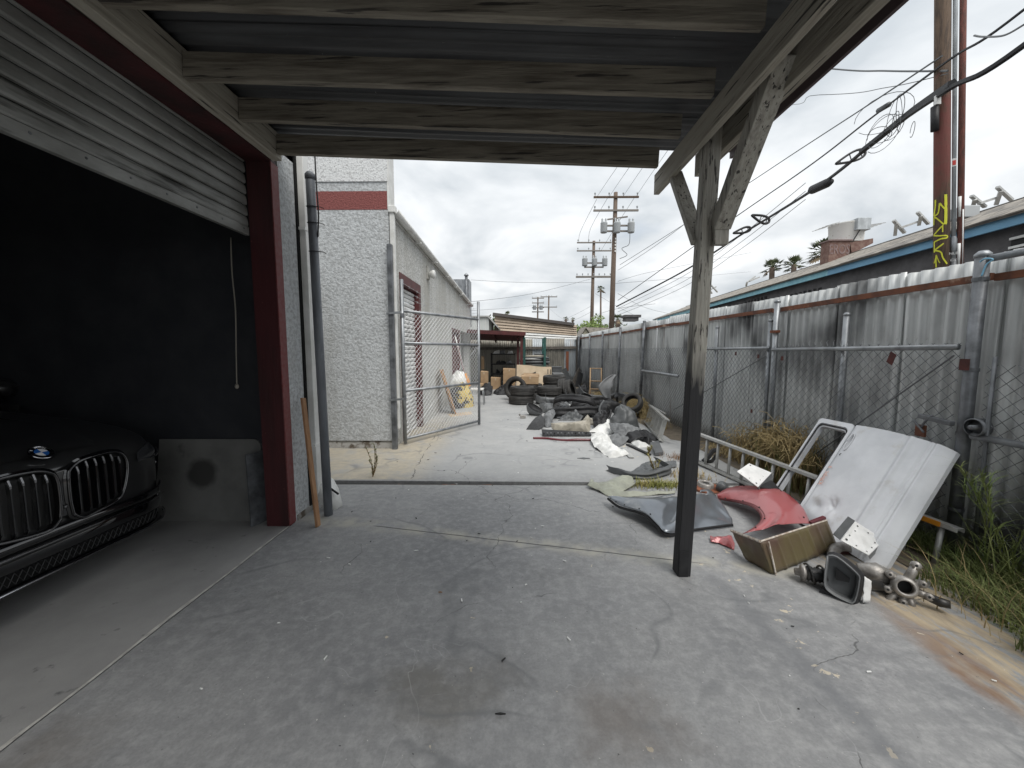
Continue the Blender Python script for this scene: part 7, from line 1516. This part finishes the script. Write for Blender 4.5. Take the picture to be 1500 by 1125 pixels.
# chimney-like curb with fan housing
cy_ = 13.2; cb0, cb1 = P(1214, 372, cy_), P(1247, 352, cy_)
ch = wthing('roof_curb', 'red brown roof curb with faded graffiti on the shingle roof', 'roof unit', (cb0.x, cy_, cb0.z))
cL, cR_ = P(1214, 372, cy_), P(1244, 372, cy_); zt_ = P(1230, 353, cy_).z
part('front', MB().box((cL.x, cy_, zt_-1.0), (cR_.x, cy_+0.05, zt_)), 'brick_red', ch); part('side', MB().box((cR_.x-0.03, cy_+0.051, zt_-1.0), (cR_.x+0.0, cy_+0.35, zt_)), 'brick_red', ch); part('side', MB().box((cL.x, cy_+0.051, zt_-1.0), (cL.x+0.03, cy_+0.35, zt_)), 'brick_red', ch)
part('flange', MB().box((cL.x-0.05, cy_-0.05, zt_), (cR_.x+0.05, cy_+0.4, zt_+0.04)), 'tag_mauve', ch)
part('graffiti', xf(text_mb('EROS', 0.40, 0.003), frame_matrix(((cL.x+cR_.x)/2, cy_-0.006, zt_-0.28), (1, 0, 0), (0, 0, 1)) @ Matrix.Diagonal((0.72, 1.1, 1, 1))), 'tag_mauve', ch, fix=False)
p_ = [P(1245, 355, cy_+0.1), P(1279, 349, cy_+0.1), P(1279, 356, cy_+0.1), P(1248, 372, cy_+0.1)]; part('ramp', MB().prism(p_, (0.05, 0.2, 0)), 'brick_red', ch)
fh0, fh1 = P(1227, 352, cy_+0.3), P(1271, 326, cy_+0.3)
fu = wthing('fan_housing', 'white sheet metal fan housing with flared top on the roof', 'roof unit', ((fh0.x+fh1.x)/2, cy_+0.5, fh0.z))
part('drum', MB().lathe([(0.46, zt_+0.04), (0.5, fh1.z-0.04), (0.52, fh1.z), (0, fh1.z+0.02)], ((fh0.x+fh1.x)/2, cy_+0.55, 0), 'z', 20), 'hood_white', fu, True)
for s, a, b in ((-1, 1210, 1230), (1, 1270, 1297)):
    q0_, q1_ = P(a, 331 if s < 0 else 330, cy_+0.4), P(b, 326 if s < 0 else 327, cy_+0.4)
    for k in range(5): part('louvre', MB().bar(q0_+Vector((0, 0.15*k, 0)), q1_+Vector((0, 0.15*k, 0.02)), 0.04, 0.015), 'alu_dull', fu)
part('motor_box', MB().box(P(1256, 336, cy_-0.05), P(1277, 318.5, cy_-0.05)+Vector((0, 0.35, 0))), 'conduit', fu, bevel=0.01)
part('stay', MB().tube([P(1260, 336, cy_), P(1250, 352, cy_)], 0.02, 5), 'cable', fu)
# roof racks
def rack(L, y, lab, r=0.035):
    g_ = wthing('roof_rack', lab, 'rack', P(L[0][0][0], L[0][0][1], y), 'metal racks on the shingle roof')
    for a, b in L: part('strut', MB().bar(P(*a, y), P(*b, y+0.15), r*2, r*1.4), 'alu_dull', g_)
rack([((1309, 323), (1325, 341)), ((1313, 327), (1311, 345)), ((1344, 311), (1360, 328)), ((1349, 316), (1346, 330)), ((1318, 334), (1347, 324))], 10.5, 'grey A frame rack on the roof left of the graffiti pole')
rack([((1423, 287), (1443, 303)), ((1428, 292), (1425, 303)), ((1461, 274), (1482, 293)), ((1466, 280), (1459, 300)), ((1434, 298), (1462, 289))], 9.3, 'grey A frame rack on the roof right of the graffiti pole')
rack([((1036, 420), (1043, 430)), ((1041, 417), (1051, 428)), ((1038, 426), (1049, 420))], 21, 'small distant A frame rack on the roof ridge')
rack([((1094, 414), (1106, 405)), ((1098, 412), (1112, 406)), ((1094, 414), (1093, 419))], 17.5, 'bent wire frame on the roof beside the palms')
a_ = P(1412, 316, 9.0); hv = wthing('duct_box', 'light grey sheet metal duct box on the roof behind the pole', 'roof unit', a_)
part('case', MB().box(P(1411, 318, 9.0), P(1437, 300, 9.0)+Vector((0, 0.3, 0))), 'transformer', hv, bevel=0.02); part('foot', MB().box(P(1412, 324, 9.05), P(1434, 317, 9.05)+Vector((0, 0.2, 0))), 'alu_dull', hv)

# ------------------------------------------------------------------ buildings beyond the back fence
sh0, sh1 = P(724, 470, 22), P(846, 478, 22)
hb = wthing('shingled_building', 'tan and white shingle clad building behind the back fence', 'building', (2, 24, 0))
zL, zR = P(724, 461, 22).z, P(846, 476, 22).z; zbm = 1.6
nrow = 11
for i in range(nrow):
    t0, t1 = i/nrow, (i+1)/nrow
    def zz(x, t): k = (x-sh0.x)/(sh1.x-sh0.x); return zbm+(zL+(zR-zL)*k-zbm)*t
    y0_ = 22.0+0.35*t0
    part('siding_course', MB().prism([(sh0.x, y0_-0.05, zz(sh0.x, t0)), (sh1.x, y0_-0.05, zz(sh1.x, t0)), (sh1.x, y0_+0.08, zz(sh1.x, t1)+0.02), (sh0.x, y0_+0.08, zz(sh0.x, t1)+0.02)], (0, 0.05, 0)), 'siding_white' if i < 6 else 'siding_tan', hb)
part('wall', MB().box((sh0.x, 22.45, 0), (sh1.x, 27, zR-0.1)), 'siding_tan', hb)
part('roof_edge', MB().bar((sh0.x-0.1, 22.3, zL+0.06), (sh1.x-0.15, 22.3, zR+0.05), 0.3, 0.16), 'roof_tar', hb)
c_ = P(710, 470, 20); wb = wthing('pale_shed', 'pale panelled outbuilding beyond the lean-to', 'building', c_)
a, b = P(690, 500, 20), P(716, 463, 20); part('wall', MB().box((a.x-0.6, 20, 0), (b.x, 24, b.z)), 'pale_wall', wb); part('roof', MB().prism([(a.x-0.7, 19.9, b.z), (b.x, 19.9, b.z+0.02), (b.x+0.5, 19.9, b.z-0.55), (b.x+0.46, 19.9, b.z-0.6), (b.x-0.05, 19.9, b.z-0.05), (a.x-0.7, 19.9, b.z-0.05)], (0, 4.2, 0)), 'alu_dull', wb)
for x in (a.x+0.15, a.x+0.45, a.x+0.75): part('batten', MB().box((x, 19.985, 0.5), (x+0.03, 19.999, b.z)), 'siding_white', wb)
a = P(860, 481, 30); hs = wthing('gabled_house', 'small cream gabled house behind the fence corner', 'house', a)
g0, g1, gp_ = P(850, 500, 30), P(866, 500, 30), P(858, 482, 30)
part('wall', MB().prism([(g0.x, 30, 0), (g1.x+0.2, 30, 0), (g1.x+0.2, 30, g0.z), (gp_.x, 30, gp_.z), (g0.x-0.1, 30, g0.z)], (0, 6, 0)), 'cream_wall', hs); b = P(905, 483, 31)
part('roof', MB().prism([(gp_.x-0.03, 29.8, gp_.z+0.12), (g1.x+0.35, 29.8, g0.z-0.1), (b.x, 30.5, g0.z), (b.x-0.4, 30.5, gp_.z+0.12)], (0, 3, 0.05)), 'shingle', hs); part('roof', MB().prism([(gp_.x, 29.8, gp_.z+0.1), (g0.x-0.3, 29.8, g0.z-0.1), (g0.x-0.3, 29.8, g0.z), (gp_.x, 29.8, gp_.z+0.2)], (0, 3, 0)), 'shingle', hs)
a = P(922, 478, 33); sm_ = wthing('dark_roof_box', 'small dark box on the roof end behind the pole', 'roof unit', a); part('case', MB().box(P(917, 470, 31), P(930, 464, 32)), 'wall_dark', sm_); part('cap', MB().box(P(915, 464.5, 30.9), P(932, 463, 32.2)), 'wall_dark', sm_)
# the roof tiles of the shed wall edge right: nothing else stands there
# ------------------------------------------------------------------ palms and trees
def palm(px, py_top, py_c, y, lab, nf=26, fl=None, skirt=True, thin=0.16, seed=0):
    random.seed(seed); c = P(px, py_c, y); s_ = y/FPX; fl = fl*s_
    t = wthing('palm_tree', lab, 'palm tree', (c.x, y, 0), 'palm trees')
    part('trunk', MB().tube([(c.x, y, 0), (c.x+0.1, y, c.z*0.5), (c.x, y, c.z)], [thin*1.4, thin, thin*0.9], 8), 'pole_far', t, True)
    mb = MB(); mbd = MB()
    for i in range(nf):
        az = 2*math.pi*i/nf*2.4+random.uniform(-0.3, 0.3); el = random.uniform(-0.7, 1.3); tgt = mbd if (skirt and el < -0.35) else mb; L_ = fl*random.uniform(0.75, 1.05)
        d = Vector((math.cos(az)*math.cos(el), math.sin(az)*math.cos(el), math.sin(el))); st_ = c+d*L_*0.5+Vector((0, 0, -0.05*L_)); tgt.tube([c, st_], 0.02*fl, 3, False)
        side = d.cross(Vector((0, 0, 1))); side = side.normalized() if side.length > 0.1 else Vector((1, 0, 0)); upv = side.cross(d)
        for k in range(9):                       # fan of leaf blades
            a = (k-4)/4*1.25; dd = (d*math.cos(a)+side*math.sin(a)).normalized(); e = st_+dd*L_*0.5*(1-0.25*abs(a))+Vector((0, 0, -0.10*L_)); w_ = side*math.cos(a)*0.045*L_-d*math.sin(a)*0.045*L_
            tgt.add([st_, st_+(e-st_)*0.55+w_+upv*0.01*L_, e, st_+(e-st_)*0.55-w_], [(0, 1, 2, 3)])
    part('crown', mb, 'palm_leaf', t, fix=False)
    if mbd.v: part('dead_fronds', mbd, 'palm_dead', t, fix=False)
palm(1131, 372, 392, 30, 'leftmost fan palm behind the blue fascia roof', 30, 19, True, 0.2, 1); palm(1163, 368, 388, 31, 'middle fan palm behind the blue fascia roof', 30, 19, True, 0.2, 2); palm(1207, 342, 368, 28, 'largest fan palm left of the roof curb', 34, 27, True, 0.22, 3)
palm(880, 415, 424, 60, 'tall thin palm between the transformer poles', 24, 9, True, 0.14, 4); palm(905, 462, 469, 45, 'shaggy palm behind the transformer pole base', 26, 14, True, 0.3, 5)
palm(743, 455, 462, 40, 'small palm above the shingled roof left end', 24, 10, False, 0.2, 6); palm(829, 462, 467, 55, 'small palm above the shingled roof right end', 20, 6, True, 0.15, 7); palm(839, 463, 468, 57, 'second small palm above the roof right end', 20, 5, True, 0.15, 8)
def tree(px, py, y, rx, rz, m, lab, seed, n=900):
    random.seed(seed); c = P(px, py, y); t = wthing('leafy_tree', lab, 'tree', (c.x, y, 0), 'trees behind the alley')
    mbt = MB().tube([(c.x, y, 0), (c.x+0.1, y, c.z)], [0.2, 0.08], 8)
    for k in range(5): a = k*1.3; mbt.tube([(c.x+0.05, y, c.z*0.7), (c.x+rx*0.6*math.cos(a), y+rx*0.6*math.sin(a), c.z+rz*0.4)], [0.06, 0.02], 5)
    part('trunk', mbt, 'bark', t, True); mb = MB(); cl = [Vector((random.gauss(0, 0.5)*rx, random.gauss(0, 0.5)*rx, random.gauss(0, 0.45)*rz)) for _ in range(16)]
    for i in range(n):
        q = c+random.choice(cl)+Vector((random.gauss(0, 0.2)*rx, random.gauss(0, 0.2)*rx, random.gauss(0, 0.2)*rz)); u = Vector((random.uniform(-1, 1), random.uniform(-1, 1), random.uniform(-1, 1))).normalized(); w_ = u.orthogonal().normalized(); s_ = 0.12+0.08*random.random()
        mb.add([q-u*s_, q+w_*s_*0.5, q+u*s_, q-w_*s_*0.5], [(0, 1, 2, 3)])
    part('crown', mb, m, t, fix=False)
tree(868, 481, 34, 1.6, 0.8, 'leaf_bright', 'bright green tree beside the transformer pole', 1); tree(853, 488, 33, 0.9, 0.5, 'leaf', 'dark bush behind the gabled house', 2); tree(730, 478, 30, 1.6, 0.9, 'leaf', 'dark tree behind the pale outbuilding', 3); tree(890, 485, 48, 2.4, 0.7, 'leaf', 'low dark tree behind the fence centre', 4)

# ------------------------------------------------------------------ weeds and grass
def blades(mb, pts, hmin, hmax, w, lean=0.6, seg=4, droop=0.5, dirbias=(0, 0)):
    for (x, y, z) in pts:
        h = random.uniform(hmin, hmax); a = random.uniform(0, 2*math.pi); d = Vector((math.cos(a)+dirbias[0], math.sin(a)+dirbias[1], 0)); d = d*lean*random.uniform(0.3, 1.0); ws = Vector((-math.sin(a), math.cos(a), 0))*w*random.uniform(0.6, 1.2)
        o = len(mb.v)
        for k in range(seg+1):
            t = k/seg; p_ = Vector((x, y, z))+d*h*t*t+Vector((0, 0, h*(t-droop*t*t*0.6))); ww = ws*(1-t)**0.7
            mb.v += [tuple(p_-ww), tuple(p_+ww)]
        for k in range(seg): mb.f.append((o+2*k, o+2*k+1, o+2*k+3, o+2*k+2))
def scatter(n, fn, keep=None):
    out = []
    while len(out) < n:
        p_ = fn()
        if keep is None or keep(p_): out.append(p_)
    return out
random.seed(41)
def grass_pt(): y = random.uniform(0.2, 3.3); return (random.uniform(2.55-0.05*y+0.10*noise.noise(Vector((y*2, 0, 0))), 3.22), y, 0.0)
mb = MB(); blades(mb, scatter(6500, grass_pt, lambda p: (p[1] < 2.45 or p[0] > 2.95) and not (1.85 < p[1] < 2.6 and p[0] < 2.62)), 0.08, 0.27, 0.0035, 0.9, dirbias=(-0.5, -0.1)); blades(mb, scatter(700, grass_pt, lambda p: p[0] > 2.95 and p[1] < 2.45), 0.30, 0.62, 0.004, 0.7)
solo('grass', mb, 'grass', 'long green grass growing along the fence foot', 'grass', kind='stuff', fix=False)
mb = MB(); blades(mb, scatter(320, grass_pt, lambda p: p[1] < 2.4), 0.12, 0.42, 0.003, 0.9, dirbias=(-0.5, -0.1)); solo('dry_grass', mb, 'dry_grass', 'straw coloured dead blades among the long green grass', 'grass', kind='stuff', fix=False)
mb = MB()
for k in range(7):
    x, y = random.uniform(3.0, 3.2), random.uniform(2.2, 2.5); h = random.uniform(0.4, 0.75); p0 = Vector((x, y, 0)); tip = p0+Vector((random.uniform(-0.25, 0.1), random.uniform(-0.2, 0.2), h)); pts = smooth_pts([p0, p0.lerp(tip, 0.5)+Vector((0.05, 0, 0.05)), tip], 5); mb.tube(pts, 0.004, 4)
    blades(mb, [tuple(p_) for p_ in pts[2:] for _ in range(4)], 0.10, 0.22, 0.004, 1.2, droop=0.9)
solo('tall_weeds', mb, 'grass', 'tall thin weed stalks between white door and big fence post', 'weed', kind='stuff', fix=False)
def dryclump(px, pyb, pyt, xx, n, spread, lab, m='dry_grass', mi=None, yb=None):
    b = X(px, pyb, xx) if yb is None else Vector((xx, yb, 0)); h = X(px, pyt, xx).z if yb is None else pyt
    b.z = 0.0; g_ = wthing('dry_weed', lab, 'weed', (b.x, b.y, 0), 'dry weed clumps along the fence'); mb = MB()
    for k in range(n):
        a = random.uniform(0, 6.28); r_ = spread*math.sqrt(random.random()); p0 = Vector((b.x+r_*0.35*math.cos(a), b.y+r_*math.sin(a), 0)); hh = h*random.uniform(0.55, 1.05)*(1-0.35*r_/spread)
        m1 = p0+Vector((random.uniform(-0.08, 0.06), random.uniform(-0.1, 0.1), hh*0.8)); tp2 = m1+Vector((random.uniform(-0.22, 0.10), random.uniform(-0.2, 0.2), random.uniform(-0.30, 0.16)*h))
        mb.tube([p0, p0.lerp(m1, 0.5)+Vector((random.uniform(-0.03, 0.03), random.uniform(-0.04, 0.04), 0)), m1, m1.lerp(tp2, 0.6)+Vector((0, 0, 0.04)), tp2], 0.0035, 3, False)
    part('stems', mb, m, g_, fix=False, kind='stuff'); mb2 = MB(); blades(mb2, [(b.x+random.gauss(0, spread*0.25), b.y+random.gauss(0, spread*0.5), 0) for _ in range(n//2)], h*0.4, h*0.9, 0.005, 0.5); part('blades', mb2, mi or m, g_, fix=False, kind='stuff')
dryclump(1152, 720, 588, 3.02, 460, 0.42, 'big straw coloured weed clump behind the long ladder', mi='grass'); dryclump(1105, 700, 600, 3.02, 150, 0.35, 'sparse straw weed left of the big dry clump'); dryclump(1060, 690, 650, 2.95, 70, 0.3, 'small dry weed behind the ladder far end')
dryclump(0, 0, 0.62, 2.75, 300, 0.45, 'yellow dry weed clump by the propped tyre', yb=8.7); dryclump(0, 0, 0.35, 2.72, 110, 0.4, 'dry weed patch between tyre and stepladder', yb=7.4); dryclump(0, 0, 0.30, 2.6, 120, 0.4, 'dry straw around the hand truck foot', yb=11.6)
def patch(px, py, rx, ry, n, h, m, lab, name='grass_tuft'):
    c = G(px, py); mb = MB(); blades(mb, [(c.x+rx*random.gauss(0, 0.45), c.y+ry*random.gauss(0, 0.45), 0) for _ in range(n)], h*0.4, h, 0.004, 0.9); return solo(name, mb, m, lab, 'grass', fix=False, kind='stuff')
patch(962, 712, 0.33, 0.12, 600, 0.11, 'grass_bright', 'yellow green grass tuft beside the bumper skin'); patch(1010, 700, 0.22, 0.25, 260, 0.14, 'dry_grass', 'dry straw tuft behind the canopy post'); patch(992, 672, 0.22, 0.2, 160, 0.10, 'dry_leaf', 'brown dead leaves at the foot of the stepladder')
def sprig(px, py, h, n, m, lab):
    c = G(px, py); g_ = wthing('weed_sprig', lab, 'weed', c); mb = MB(); lf = MB()
    for k in range(n):
        tip = c+Vector((random.uniform(-0.35, 0.35)*h, random.uniform(-0.2, 0.2)*h, h*random.uniform(0.5, 1.0))); pts = smooth_pts([c, c.lerp(tip, 0.5)+Vector((0.02, 0, 0.02)), tip], 4); mb.tube(pts, 0.0035, 4)
        blades(lf, [tuple(p_) for p_ in pts[1:] for _ in range(5)], 0.02, 0.05, 0.006, 1.2)
    part('stem', mb, 'dry_leaf', g_, True); part('leaves', lf, m, g_, fix=False)
sprig(546, 699, 0.42, 5, 'grass', 'lone thin weed growing from the slab joint'); sprig(948, 668, 0.16, 5, 'grass_bright', 'small green weed by the dark rectangular panel'); sprig(957, 700, 0.26, 5, 'grass_bright', 'upright green weed in the yellowish tuft')

# ------------------------------------------------------------------ litter on the concrete
random.seed(77); mb = MB(); mb2 = MB()
for k in range(150):
    x, y = random.uniform(-1.7, 2.3), random.choice((random.uniform(0.9, 4.2), random.uniform(4.4, 11))); s_ = random.uniform(0.002, 0.006)*(1+0.15*y); a = random.uniform(0, 3.14); u = Vector((math.cos(a), math.sin(a), 0))*s_*random.uniform(1, 2.2); v = Vector((-math.sin(a), math.cos(a), 0))*s_*0.5; c = Vector((x, y, 0.0055))
    (mb if k % 3 else mb2).prism([c-u-v, c+u-v*0.6, c+u*0.8+v, c-u*0.7+v*1.2], (0, 0, 0.004))
solo('paint_flakes', mb, 'sticker_white', 'scattered pale paint flakes and chips on the concrete', 'debris', kind='stuff'); solo('dark_crumbs', mb2, 'hole_dark', 'scattered dark crumbs and leaves on the concrete', 'debris', kind='stuff')
for (px, py, lx, ly, lab, m_) in ((733, 1048, 0.022, 0.0025, 'small curved dark twig on the foreground concrete', 'hole_dark'), (855, 672, 0.09, 0.03, 'small flat grey scrap on the concrete', 'grey_plastic'), (645, 869, 0.012, 0.002, 'thin dark twig in the middle of the slab', 'dry_leaf')):
    c = G(px, py); solo('litter_scrap', MB().prism([c+Vector((-lx, 0, 0.004)), c+Vector((0, -ly*1.5, 0.005)), c+Vector((lx, 0, 0.004)), c+Vector((0, ly, 0.006))], (0, 0, 0.006)), m_, lab, 'debris')
c = G(1300, 876); solo('bolt', MB().tube([c+Vector((0, 0, 0.01)), c+Vector((0.04, 0.01, 0.012))], 0.008, 8), 'cast_iron', 'small metal bolt in front of the steering knuckle', 'bolt')
